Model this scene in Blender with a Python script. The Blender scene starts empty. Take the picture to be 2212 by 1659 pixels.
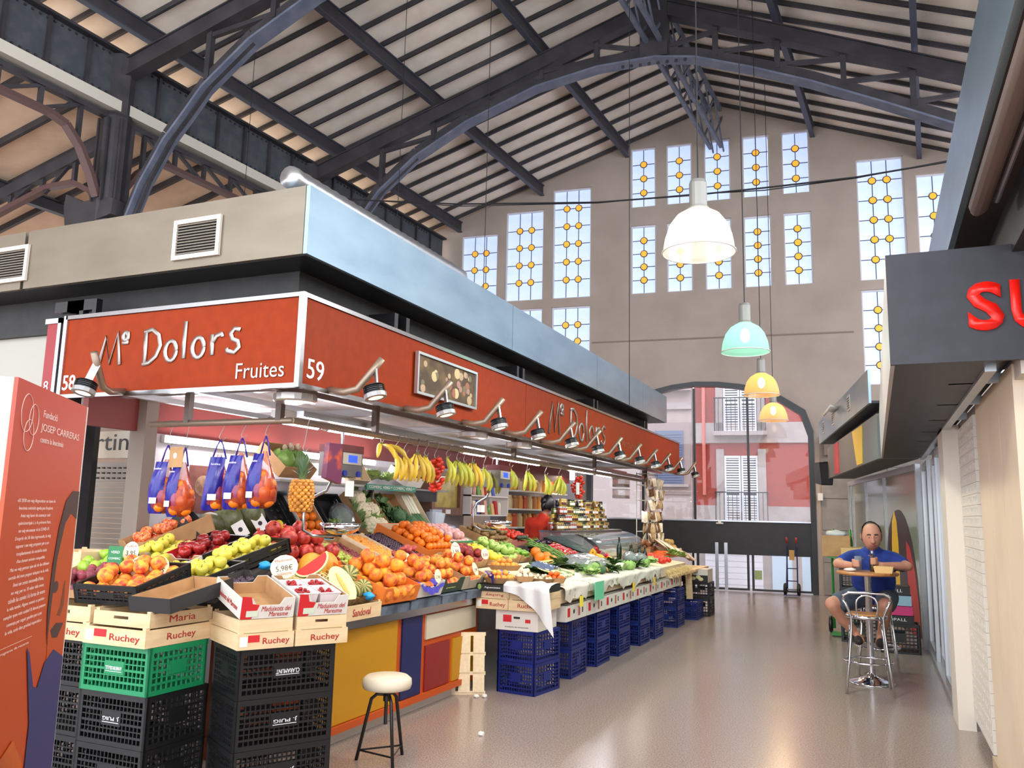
import bpy, bmesh, math, random
from mathutils import Vector, Matrix, Euler
random.seed(7)
SC = bpy.context.scene
COL = SC.collection
# ------------------------------------------------------------------ camera
cam_d = bpy.data.cameras.new('camera')
cam_d.sensor_width = 36.0
cam_d.lens = 1788.0 / 2212.0 * 36.0
cam_d.clip_end = 200
cam = bpy.data.objects.new('camera', cam_d)
COL.objects.link(cam)
cam.matrix_world = Matrix.Translation((0, 0, 1.55)) @ Matrix((
    (0.9175270654, 0.0411461093, 0.3955389766),
    (0.3970626918, -0.1498869820, -0.9054695530),
    (0.0220295943, 0.9878465925, -0.1538629476))).to_4x4()
SC.camera = cam
# ------------------------------------------------------------------ world, exposure
w = bpy.data.worlds.new('overcast_sky')
SC.world = w
w.use_nodes = True
bg = w.node_tree.nodes['Background']
bg.inputs[0].default_value = (0.86, 0.91, 1.0, 1)
bg.inputs[1].default_value = 3.4
SC.view_settings.view_transform = 'Standard'
SC.view_settings.look = 'None'
SC.view_settings.gamma = 1.0
SC.view_settings.use_curve_mapping = False
SC.view_settings.exposure = 0.42
SC.cycles.use_denoising = True
SC.cycles.max_bounces = 5
SC.cycles.diffuse_bounces = 3
SC.cycles.glossy_bounces = 3
SC.cycles.use_adaptive_sampling = True
SC.cycles.adaptive_threshold = 0.05
SC.cycles.transparent_max_bounces = 8
SC.cycles.sample_clamp_indirect = 6.0
SC.cycles.caustics_reflective = False
SC.cycles.caustics_refractive = False

# ------------------------------------------------------------------ helpers
def lin(c):
    return tuple(((v / 255.0) / 12.92 if v <= 10 else ((v / 255.0 + 0.055) / 1.055) ** 2.4) for v in c[:3]) + (1.0,)

MATS = {}
def mat(name, rgb=(200, 200, 200), rough=0.6, metal=0.0, var=None, bump=None, emit=0.0, trans=0.0, alpha=1.0,
        coat=0.0, spec=0.5, sss=0.0, ecol=None):
    """procedural principled material; var=(scale, rgb2, low, high[, stretch]); bump=(scale, strength)"""
    if name in MATS:
        return MATS[name]
    m = bpy.data.materials.new(name)
    m.use_nodes = True
    nt = m.node_tree
    b = nt.nodes['Principled BSDF']
    b.inputs['Base Color'].default_value = lin(rgb)
    b.inputs['Roughness'].default_value = rough
    b.inputs['Metallic'].default_value = metal
    b.inputs['Alpha'].default_value = alpha
    b.inputs['Transmission Weight'].default_value = trans
    b.inputs['Coat Weight'].default_value = coat
    b.inputs['Specular IOR Level'].default_value = spec
    if sss:
        b.inputs['Subsurface Weight'].default_value = sss
        b.inputs['Subsurface Radius'].default_value = (0.02, 0.01, 0.005)
    if emit:
        b.inputs['Emission Color'].default_value = lin(ecol or rgb)
        b.inputs['Emission Strength'].default_value = emit
    tc = None
    if var or bump:
        tc = nt.nodes.new('ShaderNodeTexCoord')
    if var:
        sc, rgb2, lo, hi = var[:4]
        n = nt.nodes.new('ShaderNodeTexNoise')
        n.inputs['Scale'].default_value = sc
        n.inputs['Detail'].default_value = 4
        if len(var) > 4:
            mp = nt.nodes.new('ShaderNodeMapping')
            mp.inputs['Scale'].default_value = var[4]
            nt.links.new(tc.outputs['Object'], mp.inputs['Vector'])
            nt.links.new(mp.outputs['Vector'], n.inputs['Vector'])
        else:
            nt.links.new(tc.outputs['Object'], n.inputs['Vector'])
        r = nt.nodes.new('ShaderNodeValToRGB')
        r.color_ramp.elements[0].position = lo
        r.color_ramp.elements[1].position = hi
        r.color_ramp.elements[0].color = lin(rgb)
        r.color_ramp.elements[1].color = lin(rgb2)
        nt.links.new(n.outputs['Fac'], r.inputs['Fac'])
        nt.links.new(r.outputs['Color'], b.inputs['Base Color'])
    if bump:
        n2 = nt.nodes.new('ShaderNodeTexNoise')
        n2.inputs['Scale'].default_value = bump[0]
        n2.inputs['Detail'].default_value = 5
        nt.links.new(tc.outputs['Object'], n2.inputs['Vector'])
        bp = nt.nodes.new('ShaderNodeBump')
        bp.inputs['Strength'].default_value = bump[1]
        bp.inputs['Distance'].default_value = 0.02
        nt.links.new(n2.outputs['Fac'], bp.inputs['Height'])
        nt.links.new(bp.outputs['Normal'], b.inputs['Normal'])
    MATS[name] = m
    return m

def fruit_mat(name, c1, c2, rough=0.4, scale=6.0, lo=0.35, hi=0.65, c3=None, coat=0.0):
    """skin colour that varies over a fruit and from one fruit to the next"""
    if name in MATS:
        return MATS[name]
    m = mat(name, c1, rough, var=(scale, c2, lo, hi), coat=coat)
    nt = m.node_tree
    oi = nt.nodes.new('ShaderNodeObjectInfo')
    tc = [n for n in nt.nodes if n.type == 'TEX_COORD'][0]
    no = [n for n in nt.nodes if n.type == 'TEX_NOISE'][0]
    ad = nt.nodes.new('ShaderNodeVectorMath')
    ad.operation = 'ADD'
    ml = nt.nodes.new('ShaderNodeMath')
    ml.operation = 'MULTIPLY'
    ml.inputs[1].default_value = 37.0
    nt.links.new(oi.outputs['Random'], ml.inputs[0])
    nt.links.new(tc.outputs['Object'], ad.inputs[0])
    nt.links.new(ml.outputs[0], ad.inputs[1])
    nt.links.new(ad.outputs[0], no.inputs['Vector'])
    hs = nt.nodes.new('ShaderNodeHueSaturation')
    mr = nt.nodes.new('ShaderNodeMapRange')
    mr.inputs['To Min'].default_value = 0.8
    mr.inputs['To Max'].default_value = 1.15
    nt.links.new(oi.outputs['Random'], mr.inputs['Value'])
    nt.links.new(mr.outputs[0], hs.inputs['Value'])
    rp = [n for n in nt.nodes if n.type == 'VALTORGB'][0]
    nt.links.new(rp.outputs['Color'], hs.inputs['Color'])
    nt.links.new(hs.outputs['Color'], nt.nodes['Principled BSDF'].inputs['Base Color'])
    return m

def thin(name, rgb, fac=0.85, rough=0.1, tint=(255, 255, 255)):
    """thin clear film or glass: mostly see-through with mirror-like highlights"""
    if name in MATS:
        return MATS[name]
    m = bpy.data.materials.new(name)
    m.use_nodes = True
    nt = m.node_tree
    nt.nodes.clear()
    out = nt.nodes.new('ShaderNodeOutputMaterial')
    tr = nt.nodes.new('ShaderNodeBsdfTransparent')
    tr.inputs[0].default_value = lin(tint)
    gl = nt.nodes.new('ShaderNodeBsdfGlossy')
    gl.inputs['Roughness'].default_value = rough
    df = nt.nodes.new('ShaderNodeBsdfDiffuse')
    df.inputs[0].default_value = lin(rgb)
    fr = nt.nodes.new('ShaderNodeFresnel')
    fr.inputs[0].default_value = 1.5
    m1 = nt.nodes.new('ShaderNodeMixShader')
    m2 = nt.nodes.new('ShaderNodeMixShader')
    m1.inputs[0].default_value = fac
    nt.links.new(df.outputs[0], m1.inputs[1])
    nt.links.new(tr.outputs[0], m1.inputs[2])
    nt.links.new(fr.outputs[0], m2.inputs[0])
    nt.links.new(m1.outputs[0], m2.inputs[1])
    nt.links.new(gl.outputs[0], m2.inputs[2])
    nt.links.new(m2.outputs[0], out.inputs[0])
    MATS[name] = m
    return m

class G:
    """collects shapes into one mesh"""
    def __init__(s, M=None):
        s.v = []; s.f = []; s.mi = []; s.sm = []; s.M = M or Matrix(); s.m = 0; s.smooth = False
    def add(s, vs, fs):
        o = len(s.v)
        s.v += [tuple(s.M @ Vector(p)) for p in vs]
        s.f += [tuple(i + o for i in f) for f in fs]
        s.mi += [s.m] * len(fs)
        s.sm += [s.smooth] * len(fs)
        return s
    def box(s, x0, x1, y0, y1, z0, z1):
        return s.hexa([(x0, y0, z0), (x1, y0, z0), (x1, y1, z0), (x0, y1, z0), (x0, y0, z1), (x1, y0, z1), (x1, y1, z1), (x0, y1, z1)])
    def hexa(s, p):
        return s.add(p, [(3, 2, 1, 0), (4, 5, 6, 7), (0, 1, 5, 4), (1, 2, 6, 5), (2, 3, 7, 6), (3, 0, 4, 7)])
    def cbox(s, c, d):
        return s.box(c[0] - d[0] / 2, c[0] + d[0] / 2, c[1] - d[1] / 2, c[1] + d[1] / 2, c[2] - d[2] / 2, c[2] + d[2] / 2)
    def beam(s, a, b, w, h, up=(0, 0, 1)):
        a = Vector(a); b = Vector(b); d = (b - a).normalized(); u = Vector(up)
        r = d.cross(u)
        if r.length < 1e-4:
            r = d.cross(Vector((1, 0, 0)))
        r.normalize(); u = r.cross(d)
        r = r * w / 2; u = u * h / 2
        return s.hexa([a - r - u, a + r - u, b + r - u, b - r - u, a - r + u, a + r + u, b + r + u, b - r + u])
    def ibeam(s, a, b, w, h, t, up=(0, 0, 1)):
        a = Vector(a); b = Vector(b); d = (b - a).normalized(); u = Vector(up); r = d.cross(u).normalized(); u = r.cross(d)
        s.beam(a, b, t, h, up)
        for q in (1, -1):
            o = u * q * (h / 2 - t / 2)
            s.beam(a + o, b + o, w, t, up)
        return s
    def tube(s, pts, r, n=8, closed=False, cap=True, sx=1.0):
        P = [Vector(p) for p in pts]
        k = len(P)
        rs = r if isinstance(r, (list, tuple)) else [r] * k
        vs = []; fs = []
        ref = None
        for i in range(k):
            if closed:
                d = P[(i + 1) % k] - P[i - 1]
            else:
                d = P[min(i + 1, k - 1)] - P[max(i - 1, 0)]
            if d.length < 1e-9:
                d = Vector((0, 0, 1))
            d.normalize()
            if ref is None:
                ref = Vector((0, 0, 1)) if abs(d.z) < 0.9 else Vector((1, 0, 0))
            a = ref - d * ref.dot(d)
            if a.length < 1e-4:
                a = d.orthogonal()
            a.normalize(); ref = a
            b = d.cross(a)
            for j in range(n):
                t = 2 * math.pi * j / n
                vs.append(P[i] + (a * math.cos(t) + b * math.sin(t) * sx) * rs[i])
        m = k if closed else k - 1
        for i in range(m):
            for j in range(n):
                a0 = i * n + j; a1 = i * n + (j + 1) % n; i2 = (i + 1) % k
                fs.append((a0, a1, i2 * n + (j + 1) % n, i2 * n + j))
        if cap and not closed:
            fs.append(tuple(range(n - 1, -1, -1)))
            fs.append(tuple(range((k - 1) * n, k * n)))
        return s.add(vs, fs)
    def cyl(s, a, b, r, r2=None, n=16):
        return s.tube([a, b], [r, r if r2 is None else r2], n)
    def lathe(s, prof, n=16, c=(0, 0, 0), a0=0.0, a1=2 * math.pi, fn=None):
        full = abs(a1 - a0 - 2 * math.pi) < 1e-6
        k = n if full else n + 1
        vs = []; fs = []
        for (r, z) in prof:
            for j in range(k):
                t = a0 + (a1 - a0) * j / n
                rr = r if fn is None else r * fn(t, z)
                vs.append((c[0] + rr * math.cos(t), c[1] + rr * math.sin(t), c[2] + z))
        for i in range(len(prof) - 1):
            for j in range(n):
                j2 = (j + 1) % k
                fs.append((i * k + j, i * k + j2, (i + 1) * k + j2, (i + 1) * k + j))
        return s.add(vs, fs)
    def sphere(s, c, r, n=12, k=8, sc=(1, 1, 1), fn=None):
        vs = []; fs = []
        for i in range(k + 1):
            ph = math.pi * i / k
            for j in range(n):
                t = 2 * math.pi * j / n
                d = Vector((math.sin(ph) * math.cos(t), math.sin(ph) * math.sin(t), -math.cos(ph)))
                q = r if fn is None else r * fn(d)
                vs.append((c[0] + d.x * q * sc[0], c[1] + d.y * q * sc[1], c[2] + d.z * q * sc[2]))
        for i in range(k):
            for j in range(n):
                j2 = (j + 1) % n
                if i == 0:
                    fs.append((j, (i + 1) * n + j2, (i + 1) * n + j))
                elif i == k - 1:
                    fs.append((i * n + j, i * n + j2, (i + 1) * n + j))
                else:
                    fs.append((i * n + j, i * n + j2, (i + 1) * n + j2, (i + 1) * n + j))
        return s.add(vs, fs)
    def prism(s, poly, a, b, axis='y'):
        """extrude a 2-D polygon between a and b along an axis"""
        def p3(p, t):
            return {'x': (t, p[0], p[1]), 'y': (p[0], t, p[1]), 'z': (p[0], p[1], t)}[axis]
        n = len(poly)
        vs = [p3(p, a) for p in poly] + [p3(p, b) for p in poly]
        fs = [tuple(range(n - 1, -1, -1)), tuple(range(n, 2 * n))]
        fs += [(i, (i + 1) % n, n + (i + 1) % n, n + i) for i in range(n)]
        return s.add(vs, fs)
    def quad(s, a, b, c, d):
        return s.add([a, b, c, d], [(0, 1, 2, 3)])
    def surf(s, fn, nu, nv):
        vs = [fn(i / nu, j / nv) for i in range(nu + 1) for j in range(nv + 1)]
        fs = [(i * (nv + 1) + j, (i + 1) * (nv + 1) + j, (i + 1) * (nv + 1) + j + 1, i * (nv + 1) + j + 1) for i in range(nu) for j in range(nv)]
        return s.add(vs, fs)
    def mesh(s, name, mats):
        me = bpy.data.meshes.new(name)
        me.from_pydata(s.v, [], s.f)
        if not isinstance(mats, (list, tuple)):
            mats = [mats]
        for m in mats:
            me.materials.append(m)
        me.polygons.foreach_set('material_index', s.mi)
        me.polygons.foreach_set('use_smooth', s.sm)
        bm = bmesh.new(); bm.from_mesh(me)
        bmesh.ops.recalc_face_normals(bm, faces=bm.faces)
        bm.to_mesh(me); bm.free()
        me.update()
        return me
    def build(s, name, mats, parent=None, M=None):
        return add(name, s.mesh(name, mats), parent, M)

def add(name, me, parent=None, M=None):
    o = bpy.data.objects.new(name, me)
    COL.objects.link(o)
    if parent is not None:
        o.parent = parent
    if M is not None:
        o.matrix_local = M
    return o

def tag(o, label, cat, group=None, kind=None):
    o['label'] = label; o['category'] = cat
    if group: o['group'] = group
    if kind: o['kind'] = kind
    return o

def thing(name, label, cat, loc=(0, 0, 0), rz=0.0, group=None, M=None):
    o = bpy.data.objects.new(name, None)
    o.empty_display_size = 0.05
    COL.objects.link(o)
    o.matrix_world = M if M is not None else Matrix.Translation(loc) @ Matrix.Rotation(rz, 4, 'Z')
    return tag(o, label, cat, group)

def structure(o, label=None, cat=None):
    o['kind'] = 'structure'
    if label: o['label'] = label
    if cat: o['category'] = cat
    return o

def sempty(name, label, cat, loc=(0, 0, 0)):
    o = bpy.data.objects.new(name, None)
    COL.objects.link(o)
    o.location = loc
    return structure(o, label, cat)

def T(x, y, z): return Matrix.Translation((x, y, z))
def RX(a): return Matrix.Rotation(math.radians(a), 4, 'X')
def RY(a): return Matrix.Rotation(math.radians(a), 4, 'Y')
def RZ(a): return Matrix.Rotation(math.radians(a), 4, 'Z')
def SCL(x, y, z): return Matrix.Diagonal((x, y, z, 1))

TMP = bpy.data.scenes.new('workbench')
def baked(ob):
    """plain mesh from a curve or modified object, evaluated apart from the scene"""
    TMP.collection.objects.link(ob)
    with bpy.context.temp_override(scene=TMP, view_layer=TMP.view_layers[0]):
        dg = bpy.context.evaluated_depsgraph_get()
        me = bpy.data.meshes.new_from_object(ob.evaluated_get(dg))
    bpy.data.objects.remove(ob)
    return me
TXT = {}
def text_mesh(body, width=None, height=None, extrude=0.002, shear=0.0, offset=0.0, align='CENTER', m=None, space=1.0):
    key = (body, width, height, extrude, shear, offset, align, m.name if m else '', space)
    if key in TXT:
        return TXT[key]
    cu = bpy.data.curves.new('lettering', 'FONT')
    cu.body = body; cu.align_x = align; cu.align_y = 'CENTER'
    cu.extrude = 0.0; cu.shear = shear; cu.offset = offset; cu.space_character = space
    cu.resolution_u = 3
    ob = bpy.data.objects.new('lettering', cu)
    me = baked(ob)
    xs = [v.co.x for v in me.vertices]; ys = [v.co.y for v in me.vertices]
    w0 = max(xs) - min(xs); h0 = max(ys) - min(ys)
    sx = sy = 1.0
    if height: sx = sy = height / h0
    if width:
        sx = width / w0
        if not height: sy = sx
    bm = bmesh.new(); bm.from_mesh(me)
    for v in bm.verts:
        v.co.x *= sx; v.co.y *= sy
    r = bmesh.ops.extrude_face_region(bm, geom=bm.faces[:])
    for e in r['geom']:
        if isinstance(e, bmesh.types.BMVert):
            e.co.z += extrude
    bmesh.ops.recalc_face_normals(bm, faces=bm.faces)
    bm.to_mesh(me); bm.free()
    me.materials.clear()
    if m: me.materials.append(m)
    TXT[key] = me
    return me

def text(body, M, m, parent, name='lettering', **k):
    return add(name, text_mesh(body, m=m, **k), parent, M)

# orientation matrices for flat print: text lies in local XY, faces local +Z
def face_my(x, y, z):   # faces -Y (towards the front), reads along +X
    return T(x, y, z) @ RX(90)
def face_px(x, y, z):   # faces +X, reads along +Y
    return T(x, y, z) @ RZ(90) @ RX(90)
def face_mx(x, y, z):   # faces -X
    return T(x, y, z) @ RZ(-90) @ RX(90)

def look(p, d, up=(0, 0, 1)):
    """matrix with local +Z along d"""
    d = Vector(d).normalized(); u = Vector(up)
    x = u.cross(d)
    if x.length < 1e-4: x = Vector((1, 0, 0)).cross(d)
    x.normalize(); y = d.cross(x)
    return Matrix(((x.x, y.x, d.x, p[0]), (x.y, y.y, d.y, p[1]), (x.z, y.z, d.z, p[2]), (0, 0, 0, 1)))

def copy_tree(o, M=None, parent=None, label=None):
    c = o.copy(); COL.objects.link(c); c.parent = parent
    if M is not None:
        if parent is None: c.matrix_world = M
        else: c.matrix_local = M
    if label: c['label'] = label
    for ch in o.children:
        copy_tree(ch, ch.matrix_local.copy(), c)
    return c
# ================================================================== materials of the place
M_IRON = mat('dark_iron_paint', (50, 47, 50), 0.55, var=(3, (66, 62, 66), .4, .7))
M_IRONB = mat('blue_grey_iron_paint', (92, 98, 116), 0.5, var=(4, (112, 116, 130), .4, .7))
M_ROOF = mat('white_ceramic_roof_boards', (246, 234, 219), 0.8, var=(2.5, (230, 215, 198), .35, .7))
M_WALL = mat('beige_rendered_wall', (182, 166, 154), 0.9, var=(1.2, (170, 154, 142), .35, .7), bump=(40, .25))
M_WHITE = mat('white_paint', (232, 228, 220), 0.5)
M_BLACK = mat('black_enamel', (22, 21, 22), 0.35)
M_ALU = mat('brushed_aluminium', (196, 198, 200), 0.3, 0.9)
M_STEEL = mat('stainless_steel', (176, 178, 182), 0.25, 1.0)
M_CHROME = mat('chrome', (215, 215, 220), 0.08, 1.0)
M_ZINC = mat('sky_tinted_zinc_sheet', (152, 174, 186), 0.34, 0.7, var=(1.6, (134, 157, 171), .35, .7, (1, 1, 3)))  # blue sky reflection is put into the zinc colour
M_GLASS = thin('clear_glass', (200, 215, 220), 0.96, 0.02)
# ================================================================== floor
mf = mat('polished_terrazzo', (172, 153, 143), 0.2, var=(90, (136, 121, 113), .42, .62), spec=0.6)
nt = mf.node_tree
b = nt.nodes['Principled BSDF']
tc = [n for n in nt.nodes if n.type == 'TEX_COORD'][0]
n2 = nt.nodes.new('ShaderNodeTexNoise'); n2.inputs['Scale'].default_value = 0.9; n2.inputs['Detail'].default_value = 6
nt.links.new(tc.outputs['Object'], n2.inputs['Vector'])
mr = nt.nodes.new('ShaderNodeMapRange'); mr.inputs['To Min'].default_value = 0.16; mr.inputs['To Max'].default_value = 0.26
nt.links.new(n2.outputs['Fac'], mr.inputs['Value']); nt.links.new(mr.outputs[0], b.inputs['Roughness'])
fl = G().box(-16, 7, -6, 19.6, -0.12, 0.0).build('floor', mf)
structure(fl, 'polished brown speckled terrazzo floor of the market hall', 'floor')
# ================================================================== end wall
def ywall(x): return 18.56 + 0.1 * (x + 3.22)
WALLM = Matrix(((0.995037, -0.0995037, 0, 0), (0.0995037, 0.995037, 0, ywall(0)), (0, 0, 1, 0), (0, 0, 0, 1)))
K = 1.0 / 0.995037     # metres along the wall per metre of x
def cutout(name, outer, holes, thick, m, parent=None, M=None):
    cu = bpy.data.curves.new(name, 'CURVE')
    cu.dimensions = '2D'; cu.fill_mode = 'BOTH'
    for pts in [outer] + holes:
        sp = cu.splines.new('POLY'); sp.points.add(len(pts) - 1); sp.use_cyclic_u = True
        for i, p in enumerate(pts): sp.points[i].co = (p[0], p[1], 0, 1)
    cu.extrude = thick / 2
    me = baked(bpy.data.objects.new(name, cu))
    me.materials.clear(); me.materials.append(m)
    me.transform(RX(90))        # curve XY -> wall XZ
    return add(name, me, parent, M)
def rect(x0, x1, z0, z1): return [(x0 * K, z0), (x1 * K, z0), (x1 * K, z1), (x0 * K, z1)]
WINS = []      # x0, x1, z0, z1, columns, rows, roundel columns/rows pattern
for c in (-5.04, -4.2, -3.33, -2.47, -1.61):
    WINS.append((c, c + .59, 8.80, 10.29, 'n'))
    WINS.append((c, c + .59, 6.68, 8.35, 'n'))
for (a, b_, z0, z1) in ((-9.32, -8.36, 6.68, 8.45), (-8.15, -7.18, 6.68, 8.97), (-6.95, -6.0, 6.68, 9.44), (-8.15, -7.18, 4.5, 6.47), (-6.95, -6.0, 4.4, 6.47), (-9.32, -8.36, 4.5, 6.47)):
    WINS.append((a, b_, z0, z1, 'w'))
    WINS.append((-6.07 - b_, -6.07 - a, z0, z1, 'w'))
ARC = [(-1.13, 0.0), (-1.13, 3.42), (-1.28, 3.88), (-1.83, 4.24), (-2.2, 4.38), (-2.61, 4.48), (-3.1, 4.545), (-3.61, 4.56), (-4.1, 4.5), (-4.6, 4.38), (-5.1, 4.18), (-5.6, 3.9), (-5.9, 3.6), (-6.05, 3.3), (-6.05, 0.0)]
arc_out = [(p[0] * K, p[1]) for p in ARC]
outer = [(-17 * K, 0), (-17 * K, 6.8), (-9.96 * K, 8.72), (-3.02 * K, 11.25), (3.95 * K, 8.72), (9 * K, 7), (9 * K, 0), arc_out[0]] + arc_out[1:-1] + [arc_out[-1]]
we = cutout('wall_end', outer, [rect(*q[:4]) for q in WINS], 0.30, M_WALL, None, WALLM @ T(0, .15, 0))
structure(we, 'tall beige gable end wall with leaded windows', 'wall')
# plaster string line and lower stone courses
sl = G().box(-5.95 * K, -.25 * K, -.012, .0, 5.54, 5.575).build('trim_1', mat('wall_line', (140, 124, 112), .9), None, WALLM @ T(0, 0, 0)); structure(sl, 'thin moulding line across the gable wall', 'moulding')
ms = mat('grey_stone_cladding', (150, 142, 134), 0.8, var=(3, (136, 128, 120), .4, .6))
cl = sempty('trim_2', 'grey stone cladding slabs on the end wall right of the arch', 'cladding')
cl.matrix_world = WALLM
for r in range(5):
    z0 = .02 + r * .66
    for c in range(3):
        x0 = -1.02 + c * 1.3
        G().box(x0, x0 + 1.285, -.03, -.001, z0, z0 + .645).build('slab', ms, cl)
# windows: pale textured panes, orange roundels, lead lines; lit by the sky outside
mp1 = mat('lit_rippled_glass', (190, 210, 250), 0.25, emit=0.5, var=(1.5, (226, 232, 255), .3, .7), bump=(60, .35))
mp2 = mat('lit_amber_glass', (255, 170, 60), 0.25, emit=0.60, ecol=(255, 168, 60))
ml_ = mat('lead_came', (70, 66, 70), 0.5, 0.3)
mfr = mat('window_reveal_paint', (225, 222, 226), 0.6)
PANEMESH = {}
def pane_mesh(w_, h_):
    k = (round(w_, 3), round(h_, 3))
    if k not in PANEMESH:
        PANEMESH[k] = G().box(-w_ / 2, w_ / 2, -.004, .004, -h_ / 2, h_ / 2).mesh('pane', mp1)
    return PANEMESH[k]
for i, (x0, x1, z0, z1, kind) in enumerate(WINS):
    x0 *= K; x1 *= K
    wn = sempty('window_%d' % (i + 1), None, None)
    wn.matrix_world = WALLM @ T(0, .12, 0)
    f = G()
    t = .03
    f.box(x0, x0 + t, -.06, .06, z0, z1).box(x1 - t, x1, -.06, .06, z0, z1).box(x0 + t, x1 - t, -.06, .06, z0, z0 + t).box(x0 + t, x1 - t, -.06, .06, z1 - t, z1)
    f.build('window_frame', mfr, wn)
    cols = 2 if kind == 'n' else 3
    rows = max(3, round((z1 - z0) / (.36 if kind == 'n' else .44)))
    cw = (x1 - x0 - 2 * t) / cols; rh = (z1 - z0 - 2 * t) / rows
    for c in range(cols):
        for r in range(rows):
            add('pane', pane_mesh(cw - .004, rh - .004), wn, T(x0 + t + cw * (c + .5), 0, z0 + t + rh * (r + .5)))
    L = G()
    for c in range(1, cols): L.box(x0 + t + cw * c - .008, x0 + t + cw * c + .008, -.012, .0, z0 + t, z1 - t)
    for r in range(1, rows): L.box(x0 + t, x1 - t, -.012, .0, z0 + t + rh * r - .008, z0 + t + rh * r + .008)
    for c in range(1, cols):
        for r in range(1, rows):
            cx = x0 + t + cw * c; cz = z0 + t + rh * r
            L.tube([(cx + .078 * math.cos(a), -.012, cz + .078 * math.sin(a)) for a in [2 * math.pi * q / 16 for q in range(16)]], .011, 5, closed=True)
            PM = PANEMESH.setdefault('rd', G().cyl((0, -.009, 0), (0, -.017, 0), .075, n=16).mesh('roundel', mp2))
            add('roundel', PM, wn, T(cx, 0, cz))
    L.build('lead_bars', ml_, wn)
# ================================================================== glazed arch with doors
da = sempty('door_1', 'black framed glazed arch with double doors to the street', 'door')
da.matrix_world = WALLM @ T(0, .1, 0)
ins = []
cxa = -3.59 * K
for (x, z) in arc_out:
    dx = (x - cxa); ins.append((cxa + dx * .955, z - (.10 if z > 3 else 0)))
f = G()
for a in range(len(arc_out) - 1):
    (x0, z0), (x1, z1) = arc_out[a], arc_out[a + 1]; (u0, v0), (u1, v1) = ins[a], ins[a + 1]
    f.hexa([(x0, -.14, z0), (x1, -.14, z1), (u1, -.14, v1), (u0, -.14, v0), (x0, .08, z0), (x1, .08, z1), (u1, .08, v1), (u0, .08, v0)])
f.build('arch_frame', M_BLACK, da)
for x in (-4.77, -3.63, -2.48): G().box(x * K - .025, x * K + .025, -.05, .05, 1.5, 4.42 if x < -3 else 4.36).build('mullion', M_BLACK, da)
G().box(-6.0 * K, -1.18 * K, -.10, .06, .77, 1.47).build('transom_panel', mat('black_laminate', (26, 25, 27), 0.45, var=(5, (36, 35, 36), .4, .7)), da)
G().box(-6.0 * K, -1.18 * K, -.13, -.09, 1.47, 1.50).build('transom_trim', M_STEEL, da)
gx = [-5.97, -4.77, -3.63, -2.48, -1.2]
def arch_top(x):
    for a in range(len(ins) - 1):
        (u0, v0), (u1, v1) = ins[a], ins[a + 1]
        if min(u0, u1) <= x <= max(u0, u1) and abs(u1 - u0) > 1e-6: return v0 + (v1 - v0) * (x - u0) / (u1 - u0)
    return 3.3
for a in range(4):
    x0, x1 = gx[a] * K + .025, gx[a + 1] * K - .025
    top = [(x0 + (x1 - x0) * q / 6, arch_top(x0 + (x1 - x0) * q / 6)) for q in range(6, -1, -1)]
    G().add([(x0, 0, 1.5), (x1, 0, 1.5)] + [(x, 0, z) for x, z in top], [tuple(range(2 + len(top)))]).build('pane', M_GLASS, da)
for a in range(4):
    x0, x1 = gx[a] * K + .025, gx[a + 1] * K - .025
    lf = G().box(x0, x0 + .05, -.04, .03, .02, .77).box(x1 - .05, x1, -.04, .03, .02, .77).box(x0 + .05, x1 - .05, -.04, .03, .02, .06).build('door_leaf', M_BLACK, da)
    G().add([(x0 + .05, 0, .06), (x1 - .05, 0, .06), (x1 - .05, 0, .77), (x0 + .05, 0, .77)], [(0, 1, 2, 3)]).build('pane', M_GLASS, lf)
for hx in (-3.17, -2.98):
    hg = G(); hg.cbox((hx * K, -.16, .52), (.07, .02, 1.0))
    for z in (.16, .86): hg.cyl((hx * K, -.15, z), (hx * K, -.0, z), .012, n=8)
    hg.build('pull_handle', M_STEEL, da)
G().box(-2.40 * K, -2.25 * K, -.012, -.004, .26, .45).build('door_sticker', mat('green_sticker', (170, 190, 130), .5), da)
G().cbox((-3.1 * K, -.18, 1.43), (.15, .06, .03)).cbox((-3.1 * K, -.15, 1.46), (.06, .05, .05)).build('door_sensor', M_WHITE, da)
# ================================================================== roof
def xr(y): return -3.02 + 0.059 * (y - 18.58)
def roofz(x, y): return 11.2 - 0.36 * abs(x - xr(y))
def yroofend(x): return ywall(x) + .28
roof = sempty('ceiling', 'pitched roof of white boards over dark rafters and purlins', 'ceiling')
RSP = .55
rows_ = [-2.4 + RSP * i for i in range(40)]
SK = .12
def roof_pt(s, y0):           # s metres from the ridge, y0 where the rafter meets the ridge
    y = y0 + SK * s
    x = xr(y0) + s + .059 * SK * s
    return x, y
for side in (-1, 1):
    smax = 7.75
    for i, y0 in enumerate(rows_):
        y1 = y0 + RSP
        if y0 > 18.9: continue
        pts = []
        for (s, yy) in ((0, y0), (side * smax, y0), (side * smax, y1), (0, y1)):
            x, y = roof_pt(s, yy)
            y = min(y, yroofend(x))
            pts.append((x, y, 11.2 - .36 * abs(s)))
        if abs(pts[0][1] - pts[3][1]) < .03 and abs(pts[1][1] - pts[2][1]) < .03: continue
        n = [(p[0], p[1], p[2] + .05) for p in pts]
        G().hexa(pts + n).build('roof_board', M_ROOF, roof)
        a = roof_pt(0, y0); b2 = roof_pt(side * smax, y0)
        if b2[1] < yroofend(b2[0]) - .1 and a[1] < yroofend(a[0]) - .1:
            G().beam((a[0], a[1], 11.2 - .05), (b2[0], b2[1], 11.2 - .36 * smax - .05), .045, .08).build('rafter', M_IRON, roof)
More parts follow.
